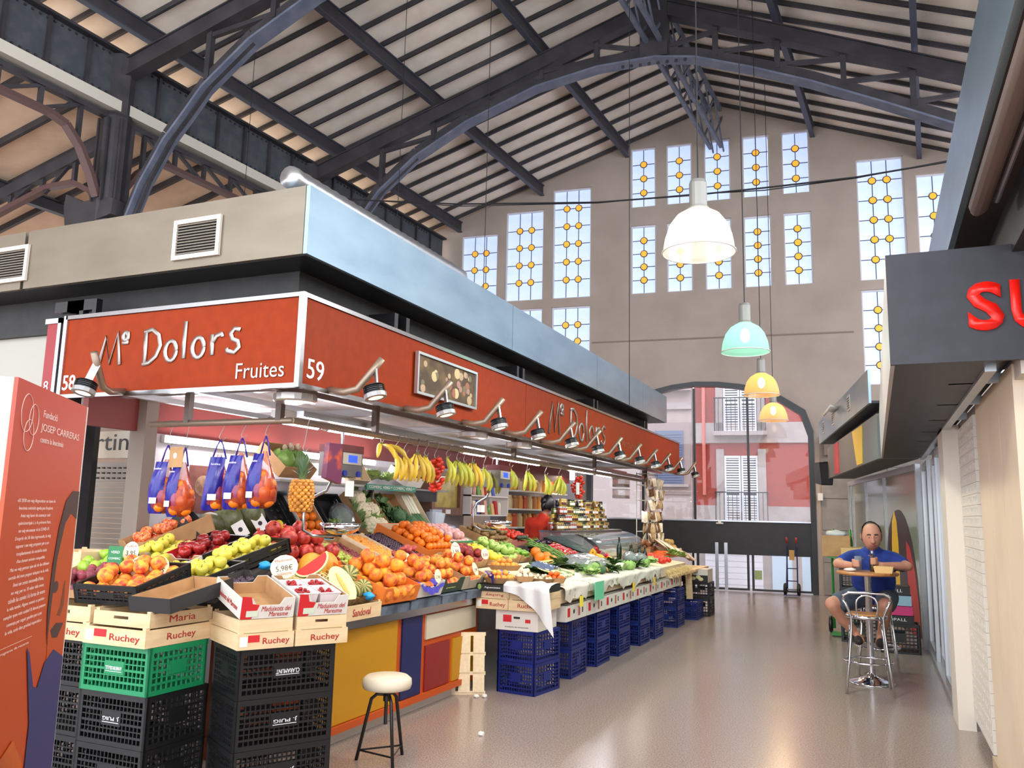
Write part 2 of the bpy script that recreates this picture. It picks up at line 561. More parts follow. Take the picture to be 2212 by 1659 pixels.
for s in (-6.3, -4.18, -2.08, 2.07, 4.2, 6.3):
    pr = G()
    y0_, y1_ = -2.4, ywall(xr(18.5) + s) + .1
    z = 11.2 - .36 * abs(s) - .10 - .14
    pr.m = 0
    A = (xr(y0_) + s, y0_, z); B = (xr(y1_) + s, y1_, z)
    pr.beam(A, B, .04, .26)
    pr.m = 1
    for q in (-1, 1):
        pr.beam((A[0], A[1], z + q * .125), (B[0], B[1], z + q * .125), .10, .025)
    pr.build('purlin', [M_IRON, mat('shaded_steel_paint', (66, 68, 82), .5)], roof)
# lattice ridge beam
rg = G()
for z, wd in ((10.02, .16), (10.93, .16)):
    for dx in (-.12, .12):
        rg.beam((xr(-2) + dx, -2, z), (xr(18.5) + dx, 18.4, z), .07, .09)
yy = -2
while yy < 18.0:
    for dx in (-.12, .12):
        rg.beam((xr(yy) + dx, yy, 10.02), (xr(yy + .9) + dx, yy + .9, 10.93), .05, .03, (1, 0, 0))
        rg.beam((xr(yy) + dx, yy, 10.93), (xr(yy + .9) + dx, yy + .9, 10.02), .05, .03, (1, 0, 0))
    yy += .9
rg.build('ridge_lattice', M_IRONB, roof)
# ================================================================== trusses
def truss(y0, label, s0=-6.4, s1=6.4):
    t = thing('roof_truss', label, 'truss', (xr(y0), y0, 8.0), group='arched iron roof trusses')
    sk = .14
    def p(s, z, o=0): return (s, sk * s + o, z - 8.0)
    zc = lambda s: 10.73 - .395 * abs(s)
    for sd in (-1, 1):
        e = 6.9 if sd < 0 else 6.9
        g = G(); g.m = 0
        g.hexa([p(sd * .2, zc(.2) - .13, -.08), p(sd * e, zc(e) - .13, -.08), p(sd * e, zc(e) - .13, .08), p(sd * .2, zc(.2) - .13, .08), p(sd * .2, zc(.2) + .13, -.08), p(sd * e, zc(e) + .13, -.08), p(sd * e, zc(e) + .13, .08), p(sd * .2, zc(.2) + .13, .08)])
        for dz in (-.14, .14):
            g.beam(p(sd * .2, zc(.2) + dz), p(sd * e, zc(e) + dz), .22, .02)
        g.build('top_chord', M_IRON, t)
    left = [(-6.55, 4.9), (-6.4, 5.6), (-6.15, 6.3), (-5.8, 6.95), (-5.53, 7.3), (-5.22, 7.72), (-4.5, 8.36), (-3.5, 8.95), (-2.16, 9.5), (-1.03, 9.74), (0, 9.80)]
    right = [(.7, 9.70), (1.64, 9.38), (2.6, 9.0), (3.68, 8.5), (4.76, 7.98), (5.5, 7.3), (6.1, 6.2), (6.4, 5.0)]
    pts = left + right
    g = G(); g.m = 0
    for a, b2 in zip(pts[:-1], pts[1:]):
        g.beam(p(a[0], a[1] + .02), p(b2[0], b2[1] + .02), .07, .22)
    g.m = 1
    for a, b2 in zip(pts[:-1], pts[1:]):
        g.beam(p(a[0], a[1] - .10), p(b2[0], b2[1] - .10), .26, .035)
    g.build('lower_arch', [M_IRON, M_IRONB], t)
    def low(s):
        for a, b2 in zip(pts[:-1], pts[1:]):
            if a[0] <= s <= b2[0]: return a[1] + (b2[1] - a[1]) * (s - a[0]) / (b2[0] - a[0])
        return 7
    kp = G(); kp.hexa([p(-.24, 9.72, -.12), p(.24, 9.72, -.12), p(.24, 9.72, .12), p(-.24, 9.72, .12), p(-.24, 11.0, -.12), p(.24, 11.0, -.12), p(.24, 11.0, .12), p(-.24, 11.0, .12)])
    for q in range(8):
        kp.cyl(p(-.55 + q * .157, 9.60, -.1), p(-.55 + q * .157, 9.56, -.1), .03, n=6)
    kp.build('king_post', M_IRON, t)
    vs = [-5.22, -4.18, -3.13, -2.08, -1.05]
    for sd in (-1, 1):
        prev = None
        for v in vs:
            s = v if sd < 0 else -v
            G().beam(p(s, zc(s) - .1), p(s, low(s) + .05), .09, .09, (0, 1, 0)).build('vertical_strut', M_IRON, t)
            s2 = (v + 1.05) * (1 if sd < 0 else -1)
            G().beam(p(s, zc(s) - .2), p(s2 if abs(s2) > .3 else s2 + (-.2 if sd < 0 else .2), low(s2) + .12), .07, .07, (0, 1, 0)).build('diagonal_strut', M_IRON, t)
    return t
truss(13.7, 'far arched iron truss in front of the gable windows')
truss(9.35, 'near arched iron truss springing from the octagonal column at the left')
# ================================================================== girder, columns and side aisle at the left
def xg(y, s=0): return -10.3 + .059 * (y - 8.5) + s
gd = thing('plate_girder', 'dark riveted plate girder along the left side of the nave', 'girder', (xg(8.5), 8.5, 7.5))
def gp(y, z, s=0): return (xg(y, s) - xg(8.5), y - 8.5, z - 7.5)
G().beam(gp(-2, 7.95), gp(17.7, 7.95), .05, .75).build('web_plate', mat('slate_iron_paint', (66, 70, 76), .6, var=(6, (82, 84, 88), .4, .7)), gd)
G().beam(gp(-2, 8.33), gp(17.7, 8.33), .3, .04).build('top_flange', M_IRON, gd)
y = -1.5
while y < 17.5:
    G().beam(gp(y, 7.6, .045), gp(y, 8.3, .045), .06, .05, (0, 1, 0)).build('stiffener', M_IRON, gd)
    y += .62
rv = G()
y = 5.5
while y < 17:
    for z in (7.64, 8.27): rv.cbox(gp(y, z, .035), (.03, .03, .03))
    y += .11
rv.build('rivets', M_IRON, gd)['kind'] = 'stuff'
G().beam(gp(-2, 7.46), gp(17.7, 7.46), .34, .17).build('white_fascia_strip', mat('off_white_board', (214, 206, 190), .7), gd)
lt = thing('lattice_beam', 'arched iron lattice beam below the white strip beside the column', 'lattice beam', (xg(8.3), 8.3, 7.0))
def lp(y, z, s=0): return (xg(y, s) - xg(8.3), y - 8.3, z - 7.0)
G().beam(lp(3.9, 7.3), lp(13, 7.3), .12, .08).build('top_chord', M_IRON, lt)
arch = lambda d: 6.95 - (0 if d > .95 else 1.5 * (0.95 - d) ** 2)
for sd in (-1, 1):
    g = G()
    ds = [.16, .3, .5, .75, 1.0, 1.6, 2.2, 2.9, 3.6, 4.3]
    for a, b2 in zip(ds[:-1], ds[1:]): g.beam(lp(8.35 + sd * a, arch(a)), lp(8.35 + sd * b2, arch(b2)), .14, .07)
    g.build('bottom_chord', mat('red_oxide_iron', (92, 66, 62), .6), lt)
    d = .55
    while d < 4.2:
        G().beam(lp(8.35 + sd * d, 7.28), lp(8.35 + sd * d, arch(d)), .06, .06, (1, 0, 0)).build('web_vertical', M_IRON, lt)
        G().beam(lp(8.35 + sd * d, 7.28), lp(8.35 + sd * (d + .6), arch(d + .6)), .05, .05, (1, 0, 0)).build('web_diagonal', M_IRON, lt)
        d += .6
def column(y, label):
    c = thing('iron_column', label, 'column', (xg(y), y, 0), group='octagonal iron columns')
    prof = [(.30, 0), (.30, .5), (.2, .6), (.17, 5.3), (.19, 5.5), (.22, 5.9), (.22, 7.3), (.2, 7.35), (.2, 8.3)]
    G().lathe(prof, 8).build('shaft', M_IRON, c)
    g = G()
    g.prism([(-.62, 5.55), (.30, 5.72), (.32, 5.95), (.1, 6.0), (-.3, 5.98), (-.68, 6.15), (-.7, 5.95)], -.2, .2, 'y')
    g.build('bracket', M_IRON, c)
    g = G()
    for a in range(8):
        g.cbox((.25 * math.cos(a * .785 + .39), .25 * math.sin(a * .785 + .39), 6.6), (.03, .03, 1.3))
    g.build('ribs', M_IRON, c)
    return c
column(8.4, 'dark octagonal iron column rising behind the orange corner sign')
column(12.75, 'dark octagonal iron column behind the zinc canopy')
# lower roof over the side aisle
aisle = sempty('ceiling_side', 'lower sloping roof over the left side aisle', 'ceiling')
M_ROOFW = mat('warm_lit_ceramic_roof_boards', (228, 198, 168), 0.8, var=(2.5, (210, 180, 150), .35, .7))  # white boards with the aisle's warm light put into the base colour
for i in range(30):
    y0 = -5 + .8 * i
    if y0 > 17: break
    a = Vector((xg(y0, -.1), y0, 7.38)); b2 = Vector((xg(y0, -6.2), y0 - .7, 5.25)); c2 = Vector((xg(y0 + .8, -6.2), y0 + .1, 5.25)); d2 = Vector((xg(y0 + .8, -.1), y0 + .8, 7.38))
    u = Vector((0, 0, .05))
    G().hexa([a, b2, c2, d2, a + u, b2 + u, c2 + u, d2 + u]).build('roof_board', M_ROOFW, aisle)
    G().beam(a - u, b2 - u, .06, .1).build('rafter', M_IRON, aisle)
for s, z in ((-2.2, 6.48), (-4.2, 5.78)):
    G().ibeam((xg(-5, s), -5, z), (xg(17, s), 17, z), .12, .22, .03).build('purlin', M_IRON, aisle)
def aisle_truss(y, label):
    t = thing('lean_to_truss', label, 'truss', (xg(y), y, 5.7), group='side aisle trusses')
    p = lambda s, z: (s, .11 * s, z - 5.7)
    G().beam(p(-.1, 7.0), p(-6, 4.95), .12, .18).build('top_chord', M_IRON, t)
    pts = [(-.15, 5.9), (-.35, 6.2), (-.7, 6.38), (-1.2, 6.35), (-1.9, 6.1), (-2.8, 5.75), (-4, 5.3), (-6, 4.6)]
    g = G()
    for a, b2 in zip(pts[:-1], pts[1:]): g.beam(p(*a), p(*b2), .1, .08)
    g.build('lower_arch', mat('red_oxide_iron', (92, 66, 62), .6), t)
    for s in (-.7, -1.3, -1.9, -2.6, -3.3, -4.0):
        zt = 7.0 + (s + .1) * .347
        zl = next(a[1] + (b2[1] - a[1]) * (s - a[0]) / (b2[0] - a[0]) for a, b2 in zip(pts[:-1], pts[1:]) if b2[0] <= s <= a[0])
        G().beam(p(s, zt), p(s, zl), .06, .06, (0, 1, 0)).build('vertical_strut', M_IRON, t)
        G().beam(p(s, zt), p(s - .55, zl - .12), .05, .05, (0, 1, 0)).build('diagonal_strut', M_IRON, t)
aisle_truss(8.4, 'iron lean-to truss of the side aisle left of the column')
wl = structure(G().box(-17, -16.7, -6, 19, 0, 3.4).build('wall_left', M_WALL), 'far left outer wall of the hall', 'wall')
wr = structure(G().box(6.6, 6.9, -2, 19.6, 0, 4.2).build('wall_right', M_WALL), 'far right outer wall of the hall', 'wall')
# ventilation duct above the canopy
dk = G(); dk.smooth = True
pts = [(-3.95, 4.75 + i * .06, 4.02) for i in range(48)] + [(-3.98, 7.66, 3.98), (-4.0, 7.72, 3.88), (-4.0, 7.74, 3.56)]
dk.tube(pts, [.085 + .006 * (i % 2) for i in range(len(pts))], 12)
tag(dk.build('ventilation_duct', mat('ribbed_aluminium_duct', (200, 200, 200), .3, .85)), 'shiny ribbed aluminium duct lying along the top of the zinc canopy', 'duct')
# cables and hanging wires
mc = mat('black_cable', (24, 22, 24), .6)
cb = G()
pp = [(-9.6, 12, 7.45), (-8.76, 12, 7.17), (-6.32, 12, 6.75), (-3.84, 12, 6.45), (-2.3, 12, 6.36), (-1.29, 12, 6.33), (-.04, 12, 6.31), (1.06, 12, 6.36), (2.6, 12, 6.55)]
cb.tube(pp, .014, 6)
cb.tube([(a[0], a[1] + .03, a[2] + .03 * math.sin(i * 2.1)) for i, a in enumerate(pp)], .009, 5)
tag(cb.build('overhead_cable', mc), 'sagging black cable strung across the hall in front of the gable', 'cable')
for (x, y, z, q) in ((-9.19, 10., 5.2, 'leftmost, left of the curved truss end'), (-6.27, 10., 4.6, 'above the middle of the zinc canopy'), (-4.83, 10., 3.9, 'above the far part of the zinc canopy'), (-2.76, 10., 2.9, 'left of the biggest lamp')):
    tag(G().cyl((x, y, z), (x, y, roofz(x, y) - .05), .005, n=5).build('hanging_wire', mc), 'thin vertical wire hanging from the roof, ' + q, 'wire', 'wires hanging from the roof')
# ================================================================== the street behind the arch
def FY(x): return 25.0 + .1 * (x + 3.2)
FM = Matrix(((0.995037, -0.0995037, 0, 0), (0.0995037, 0.995037, 0, FY(0)), (0, 0, 1, 0), (0, 0, 0, 1)))
structure(G().box(-30, 20, 19.6, 26, -.62, -.5).build('ground', mat('asphalt', (120, 118, 116), .9, var=(30, (100, 98, 98), .4, .6))), 'grey street paving outside the arch', 'ground')
mb = mat('red_brick_facade', (196, 92, 74), .85, var=(6, (178, 80, 66), .35, .7))
nt = mb.node_tree; bs = nt.nodes['Principled BSDF']
bt = nt.nodes.new('ShaderNodeTexBrick'); bt.inputs['Scale'].default_value = 6.0
bt.inputs['Color1'].default_value = lin((176, 70, 54)); bt.inputs['Color2'].default_value = lin((162, 62, 50)); bt.inputs['Mortar'].default_value = lin((140, 66, 56))
bt.inputs['Mortar Size'].default_value = .012
mpn = nt.nodes.new('ShaderNodeMapping'); tcn = nt.nodes.new('ShaderNodeTexCoord')
mpn.inputs['Rotation'].default_value = (math.radians(90), 0, 0)
nt.links.new(tcn.outputs['Object'], mpn.inputs['Vector']); nt.links.new(mpn.outputs[0], bt.inputs['Vector']); nt.links.new(bt.outputs['Color'], bs.inputs['Base Color'])
mstone = mat('pale_stone_trim', (186, 172, 168), .8, var=(4, (172, 158, 154), .4, .7))
msh = mat('pale_louvred_shutter', (226, 226, 232), .5)
mrail = mat('black_iron_railing', (40, 36, 40), .5)
bd = thing('apartment_building', 'red brick apartment house with white louvred shutters and balconies across the street', 'building', M=FM)
G().box(-4.87, 3.4, 0, .4, -.5, 9).build('wall', mb, bd)
for (x0, x1, z0, z1, d) in ((-4.9, 3.4, 3.73, 4.33, .05), (-4.9, 3.4, 1.3, 1.9, .04), (-4.9, 3.4, -.5, 1.3, .06)):
    G().box(x0, x1, -d, 0, z0, z1).build('stone_band', mstone, bd)
def balcony(x, z0, door_h, zb):
    w2 = .48
    G().box(x - w2 - .22, x - w2, -.05, 0, z0, z0 + door_h + .2).build('door_surround', mstone, bd)
    G().box(x + w2, x + w2 + .22, -.05, 0, z0, z0 + door_h + .2).build('door_surround', mstone, bd)
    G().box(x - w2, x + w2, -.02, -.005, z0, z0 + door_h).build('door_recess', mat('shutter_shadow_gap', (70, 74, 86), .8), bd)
    for sd in (-1, 1):
        cx = x + sd * w2 / 2
        fr = G()
        fr.box(cx - w2 / 2 + .01, cx - w2 / 2 + .06, -.07, -.03, z0, z0 + door_h).box(cx + w2 / 2 - .06, cx + w2 / 2 - .01, -.07, -.03, z0, z0 + door_h)
        for zz in (z0, z0 + door_h * .42, z0 + door_h - .07): fr.box(cx - w2 / 2 + .06, cx + w2 / 2 - .06, -.07, -.03, zz, zz + .07)
        sh = fr.build('shutter', msh, bd)
        zz = z0 + .1
        k = 0
        while zz < z0 + door_h - .1:
            if abs(zz - (z0 + door_h * .42 + .03)) > .07:
                G().hexa([(cx - w2 / 2 + .06, -.062, zz), (cx + w2 / 2 - .06, -.062, zz), (cx + w2 / 2 - .06, -.035, zz + .035), (cx - w2 / 2 + .06, -.035, zz + .035),
                          (cx - w2 / 2 + .06, -.062, zz + .012), (cx + w2 / 2 - .06, -.062, zz + .012), (cx + w2 / 2 - .06, -.035, zz + .047), (cx - w2 / 2 + .06, -.035, zz + .047)]).build('louvre', msh, sh)
            zz += .072; k += 1
    G().box(x - .75, x + .75, -.38, 0, zb - .12, zb).build('balcony_slab', mstone, bd)
    r = G()
    r.beam((x - .72, -.35, zb + .98), (x + .72, -.35, zb + .98), .04, .03)
    for sd in (-1, 1): r.beam((x + sd * .72, -.35, zb + .98), (x + sd * .72, 0, zb + .98), .04, .03)
    q = -.72
    while q <= .73:
        r.cyl((x + q, -.35, zb), (x + q, -.35, zb + .98), .009, n=5); q += .12
    for sd in (-1, 1):
        for yy in (-.23, -.12): r.cyl((x + sd * .72, yy, zb), (x + sd * .72, yy, zb + .98), .009, n=5)
    r.build('railing', mrail, bd)
balcony(-3.55, 4.05, 2.0, 4.05)
balcony(-3.55, 1.25, 2.1, 1.3)
G().cyl((-4.6, -.06, 2.2), (-4.6, -.06, 9), .05, n=8).build('drain_pipe', mat('salmon_pipe', (214, 120, 104), .6), bd)
# street level: white roller door and bright shop front
G().box(-4.6, -3.0, -.09, -.05, -.5, .85).build('roller_door_panel', mat('white_roller_door', (235, 232, 238), .5), bd)
for k in range(8): G().box(-4.6, -3.0, -.105, -.09, -.5 + k * .165, -.36 + k * .165).build('door_slat', mat('white_roller_door', (235, 232, 238), .5), bd)
G().box(-2.75, -1.3, -.09, -.05, -.5, .8).build('shop_door', mat('pale_blue_door', (205, 222, 238), .4), bd)
G().box(-2.2, -1.95, -.1, -.08, -.5, .8).build('door_mullion', mstone, bd)
b2 = thing('town_house', 'pale rendered town house with blue-grey shutter left of the red brick house', 'building', M=FM)
mpale = mat('pale_pink_render', (190, 172, 166), .85, var=(3, (178, 160, 154), .4, .7))
G().box(-14, -4.95, -.05, .4, -.5, 9).build('wall', mpale, b2)
G().box(-6.35, -5.0, -.08, -.05, 2.2, 4.35).build('window_surround', mat('taupe_render', (170, 150, 146), .85), b2)
sg = G().box(-6.05, -5.2, -.11, -.07, 2.5, 4.1).build('shutter', mat('blue_grey_shutter', (112, 122, 150), .6), b2)
zz = 2.55
while zz < 4.05:
    G().box(-6.0, -5.25, -.125, -.11, zz, zz + .04).build('louvre', mat('blue_grey_shutter', (112, 122, 150), .6), sg); zz += .075
G().box(-6.2, -5.05, -.18, -.05, 2.42, 2.5).build('window_sill', mstone, b2)
G().box(-6.7, -4.95, -.12, -.05, 4.75, 4.95).build('cornice', mstone, b2)
G().box(-14, -4.95, -.3, -.05, 5.3, 5.5).build('balcony_slab', mstone, b2)
r = G(); q = -7.0
while q < -5.0:
    r.cyl((q, -.28, 5.5), (q, -.28, 6.4), .01, n=5); q += .12
r.beam((-7, -.28, 6.4), (-4.97, -.28, 6.4), .03, .03)
r.build('railing', mrail, b2)
G().box(-8, -6.5, -.075, -.05, 1.2, 4.4).build('stone_pilaster', mat('grooved_stone', (205, 190, 186), .85, bump=(8, .5)), b2)
# ================================================================== fruit stall: canopy and signs
M_DARK = mat('charcoal_panel', (38, 36, 35), .6, var=(8, (48, 46, 44), .4, .7))
M_SIGN = mat('orange_red_laminate', (148, 50, 8), .45, var=(14, (136, 44, 7), .35, .7), spec=.12)
M_SILV = mat('silver_lettering', (158, 150, 144), .3, .85)
XF, YF = -3.2, 4.06
cn = thing('zinc_canopy', 'long brushed zinc canopy band above the orange fruit stall sign', 'canopy', (XF, YF, 3.13))
yb = [0, 3.25, 6.0, 8.3, 9.92]
for a, b2 in zip(yb[:-1], yb[1:]):
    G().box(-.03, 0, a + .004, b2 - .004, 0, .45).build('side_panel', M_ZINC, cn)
for a, b2 in ((-2.6, 0), (-5.2, -2.6)):
    G().box(a + .002, b2 - .032, 0, .03, 0, .45).build('front_panel', mat('warm_lit_zinc_sheet', (136, 125, 108), .4, .6, var=(1.5, (122, 112, 97), .35, .7, (1, 1, 3))), cn)  # same zinc as the sides; the front's different light is put into the colour
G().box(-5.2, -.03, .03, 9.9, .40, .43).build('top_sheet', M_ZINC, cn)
G().box(-5.2, -.03, .03, 9.9, -.005, .02).build('soffit', M_BLACK, cn)
G().box(-5.2, -.28, .3, 9.7, -.28, -.005).build('recessed_wall', M_DARK, cn)
for (x0, x1, q) in ((-4.31, -3.90, 'right of the pair, above the orange sign'), (-6.17, -5.76, 'cut by the left edge')):
    v = thing('air_vent', 'white louvred air vent in the canopy, ' + q, 'air vent', ((x0 + x1) / 2, YF - .002, 3.33), group='air vents in the canopy front')
    w2 = (x1 - x0) / 2
    f = G().box(-w2, w2, -.02, 0, -.14, -.11).box(-w2, w2, -.02, 0, .11, .14).box(-w2, -w2 + .03, -.02, 0, -.11, .11).box(w2 - .03, w2, -.02, 0, -.11, .11)
    f.build('frame', mat('cream_metal', (226, 216, 198), .5), v)
    G().box(-w2 + .03, w2 - .03, -.004, 0, -.11, .11).build('backing', M_BLACK, v)
    for k in range(11):
        G().hexa([(-w2 + .03, -.016, -.105 + k * .02), (w2 - .03, -.016, -.105 + k * .02), (w2 - .03, -.004, -.095 + k * .02), (-w2 + .03, -.004, -.095 + k * .02),
                  (-w2 + .03, -.016, -.099 + k * .02), (w2 - .03, -.016, -.099 + k * .02), (w2 - .03, -.004, -.089 + k * .02), (-w2 + .03, -.004, -.089 + k * .02)]).build('slat', mat('dusty_slat', (120, 110, 96), .6), v)
sg = thing('stall_sign', 'orange-red stall sign wrapping the corner with silver hand lettering and numbers 58 and 59', 'sign', (XF, YF, 2.28))
XL = -2.08; YE = 10.9; HS = .6
G().box(XL, -.0, 0, .03, .03, HS - .03).build('front_panel', M_SIGN, sg)
for a, b2 in ((.03, 3.62), (3.63, YE)):
    G().box(-.03, 0, a, b2, .03, HS - .03).build('side_panel', M_SIGN, sg)
M_TRIM = mat('polished_trim', (150, 148, 148), .22, 1.0)
for z in (0, HS - .028):
    G().box(XL, .012, -.012, .02, z, z + .028).build('front_trim', M_TRIM, sg)
    G().box(-.02, .012, .02, YE, z, z + .028).build('side_trim', M_TRIM, sg)
G().box(-.022, .014, -.014, .022, .0, HS).build('corner_trim', M_TRIM, sg)
G().box(XL - .02, XL + .015, -.012, .03, 0, HS).build('end_trim', M_ALU, sg)
G().box(XL, -.04, .03, .06, .02, HS - .04).build('inner_lining', mat('maroon_lining', (128, 52, 46), .5), sg)
G().box(-.06, -.03, .06, YE, .02, HS - .04).build('inner_lining', mat('maroon_lining', (128, 52, 46), .5), sg)
for (x, y) in ((-.05, 1.15), (-.05, 1.32), (-.05, 3.5), (-.05, 3.65), (-.05, 6.0), (-.05, 6.15), (-.05, 8.6), (-.05, 8.75), (XL + .05, .08), (XL + .18, .08)):
    G().box(x - .04, x, y, y + .05, HS - .08, HS + .14).box(x - .3, x - .04, y, y + .05, HS + .06, HS + .14).build('support_bracket', M_BLACK, sg)
# hand drawn lettering as flat strokes
def circ(cx, cy, rx, ry, a0=0, a1=360, n=14):
    return [(cx + rx * math.cos(math.radians(a0 + (a1 - a0) * i / n)), cy + ry * math.sin(math.radians(a0 + (a1 - a0) * i / n))) for i in range(n + 1)]
GLY = {
 'M': [[(0, 0), (.22, .92), (.40, .12), (.64, 1.0), (.76, .05)]],
 'a_': [circ(.12, .82, .09, .12), [(.21, .95), (.22, .70)], [(.02, .62), (.25, .62)]],
 'D': [[(.05, .03), (.04, .95)], [(-.02, .93), (.25, .98), (.48, .80), (.55, .5), (.42, .2), (.2, .03), (-.02, .0)]],
 'o': [circ(.2, .3, .19, .29)],
 'l': [[(.06, 1.08), (.04, .5), (.05, 0)]],
 'r': [[(.03, .62), (.06, 0)], [(.06, .38), (.18, .58), (.36, .62), (.38, .52)]],
 's': [[(.40, .62), (.22, .68), (.10, .55), (.16, .38), (.34, .30), (.38, .14), (.24, .0), (.02, .05), (.0, .14)]],
}
def letters(seq, h, M, r, m, parent):
    for g_, x, y, sc in seq:
        q = G(); q.smooth = True
        for st in GLY[g_]:
            q.tube([((x + p[0] * sc) * h, (y + p[1] * sc) * h, 0) for p in st], r, 6)
        o = q.build('letter', m, parent, M @ SCL(1, 1, .35))
SEQ = [('M', 0, 0, .98), ('a_', .78, .12, .9), ('D', 1.55, 0, .98), ('o', 2.25, .02, .95), ('l', 2.82, .06, .95), ('o', 3.12, .04, .95), ('r', 3.70, .08, .9), ('s', 4.2, .10, .95)]
letters(SEQ, .235, T(-1.72, -.005, .20) @ RX(90) @ RZ(1.0) @ SCL(1.16, 1.04, 1), .016, M_SILV, sg)
letters(SEQ, .30, T(.005, 4.28, .13) @ RZ(90) @ RX(90) @ SCL(1.5, 1.25, 1), .017, M_SILV, sg)
text('Fruites', face_my(-.30, -.001, .115), M_SILV, sg, width=.38, height=.10, extrude=.006, shear=.0)
text('i verdures', face_px(.001, 7.45, .27), mat('tone_on_tone_lettering', (160, 84, 54), .4, .3), sg, width=.9, height=.10, extrude=.004)
text('58', face_my(XL + .085, -.001, .105), mat('white_enamel', (245, 242, 238), .4), sg, width=.125, height=.11, extrude=.004, offset=.012)
text('59', face_px(.001, .16, .125), mat('white_enamel', (245, 242, 238), .4), sg, width=.17, height=.125, extrude=.004)
# framed still life on the side of the sign
pf = thing('framed_picture', 'small framed dark still-life picture of fruit hung on the sign', 'picture', (XF + .012, 5.95, 2.60))
f = G()
f.box(0, .03, -.52, .52, -.165, -.145).box(0, .03, -.52, .52, .145, .165).box(0, .03, -.52, -.50, -.145, .145).box(0, .03, .50, .52, -.145, .145)
f.build('frame', M_ALU, pf)
G().box(0, .014, -.50, .50, -.145, .145).build('canvas', mat('dark_umber_canvas', (74, 58, 42), .7, var=(7, (120, 96, 62), .45, .75)), pf)
random.seed(3)
for k in range(26):
    y, z = random.uniform(-.44, .44), random.uniform(-.11, .11)
    c = random.choice([(176, 150, 120), (150, 96, 74), (196, 176, 130), (110, 104, 76), (160, 122, 110)])
    G().sphere((.014, y, z), random.uniform(.018, .045), 10, 6, (.08, 1.2, 1)).build('painted_fruit', mat('picture_tone_%d_%d' % (c[0], c[1]), c, .7), pf)
# ------------------------------------------------------------------ spotlights on bent arms
M_SPOTL = mat('spotlight_glow', (255, 246, 230), .4, emit=.7)
M_TUBE = mat('bronze_tube', (150, 130, 112), .4, .5)
def spotlight(M, label, first):
    s = thing('spotlight', label, 'spotlight', M=M, group='spotlights on bent arms along the sign')
    g = G(); g.smooth = True
    g.tube([(-.02, -.03, .0), (.12, -.02, -.02), (.20, .0, .0), (.27, .03, .10), (.34, .06, .20)], .024, 8)
    g.build('arm', M_TUBE, s)
    G().beam((.30, .045, .13), (.33, .02, .02), .012, .045).build('yoke', M_ALU, s)
    hd = G(T(.335, .0, -.035) @ RY(-16)); hd.smooth = False
    hd.lathe([(.0, .055), (.058, .055), (.062, .04), (.062, 0.0)], 14)
    for q in range(4): hd.lathe([(.062, .008 + .012 * q), (.070, .010 + .012 * q), (.062, .014 + .012 * q)], 14)
    hd.build('lamp_head', M_BLACK, s)
    G(T(.335, 0, -.035) @ RY(-16)).lathe([(.062, 0), (.072, -.002), (.072, -.03), (.05, -.032)], 14).build('rim', mat('grey_metal_rim', (150, 148, 146), .4, .4), s)
    G(T(.335, 0, -.035) @ RY(-16)).lathe([(.0, -.028), (.05, -.028)], 14).build('lens', M_SPOTL, s)
    l = bpy.data.lights.new('spotlight_beam', 'SPOT'); l.energy = 16; l.spot_size = 1.75; l.spot_blend = .6; l.color = (1, .93, .82); l.shadow_soft_size = .04
    lo = bpy.data.objects.new('spotlight_beam', l); COL.objects.link(lo); lo.parent = s
    lo.matrix_local = T(.335, 0, -.035) @ RY(-16) @ T(0, 0, -.05) @ RY(26)
    return s
spotlight(T(-4.62, YF, 2.31) @ RZ(-90) , 'spotlight on a bent arm below the number 58 on the front of the sign', True)
ORD = ['first', 'second', 'third', 'fourth', 'fifth', 'sixth', 'seventh', 'eighth', 'ninth', 'tenth', 'eleventh', 'last']
for i, y in enumerate((4.45, 5.40, 6.36, 7.25, 8.2, 9.1, 10.0, 10.95, 11.85, 12.7, 13.6, 14.75)):
    spotlight(T(XF, y - .05, 2.31), 'spotlight on a bent arm along the side of the sign, %s counted from the corner' % ORD[i], False)
# ------------------------------------------------------------------ stall interior
st = thing('stall_shell', 'fruit stall shell with white back wall, red upper band and slatted ceiling', 'stall', (-5.28, 4.9, 0))
G().box(-.05, 0, 0, 5.6, 0, 2.12).build('back_wall', mat('white_laminate', (222, 220, 222), .35), st)
G().box(-.05, .005, -.6, 10.0, 2.12, 2.42).build('upper_band', mat('maroon_lining', (128, 52, 46), .5), st)
G().box(-.03, 2.0, -.76, 10.0, 2.40, 2.44).build('ceiling_panel', mat('pale_grey_ceiling', (200, 192, 190), .6), st)
for k in range(7): G().box(.1, 1.9, -.4 + k * 1.45, -.34 + k * 1.45, 2.34, 2.40).build('ceiling_bar', M_ALU, st)
for x in (.45, 1.1, 1.75): G().box(x, x + .05, -.7, 9.9, 2.30, 2.34).build('ceiling_rail', M_ALU, st)
G().box(-.07, .09, -.14, -.02, 0, 2.4).build('corner_pillar', mat('taupe_pillar', (140, 126, 114), .6), st)
G().box(0, .5, 1.0, 9.4, .0, 1.18).build('back_counter', mat('grey_laminate', (150, 146, 146), .5), st)
G().box(.0, .55, .95, 9.45, 1.18, 1.21).build('back_worktop', M_STEEL, st)
sh = thing('wall_shelf', 'grey metal wall shelf with green edge sign above the vegetables', 'shelf', (-5.2, 7.3, 1.78))
G().box(0, .42, -1.4, 1.75, 0, .02).build('board', M_STEEL, sh)
G().box(.42, .435, -.05, .95, -.025, .035).build('edge_sign', mat('green_sign_strip', (40, 122, 96), .5), sh)
text('COMERÇ VERD ↑ COMERÇ VERD ↑'.replace('↑', '^'), face_px(.437, .45, .005), M_WHITE, sh, width=.92, height=.035, extrude=.002)
for y in (-1.2, .2, 1.6): G().box(0, .35, y, y + .02, -.12, 0).build('bracket', M_STEEL, sh)
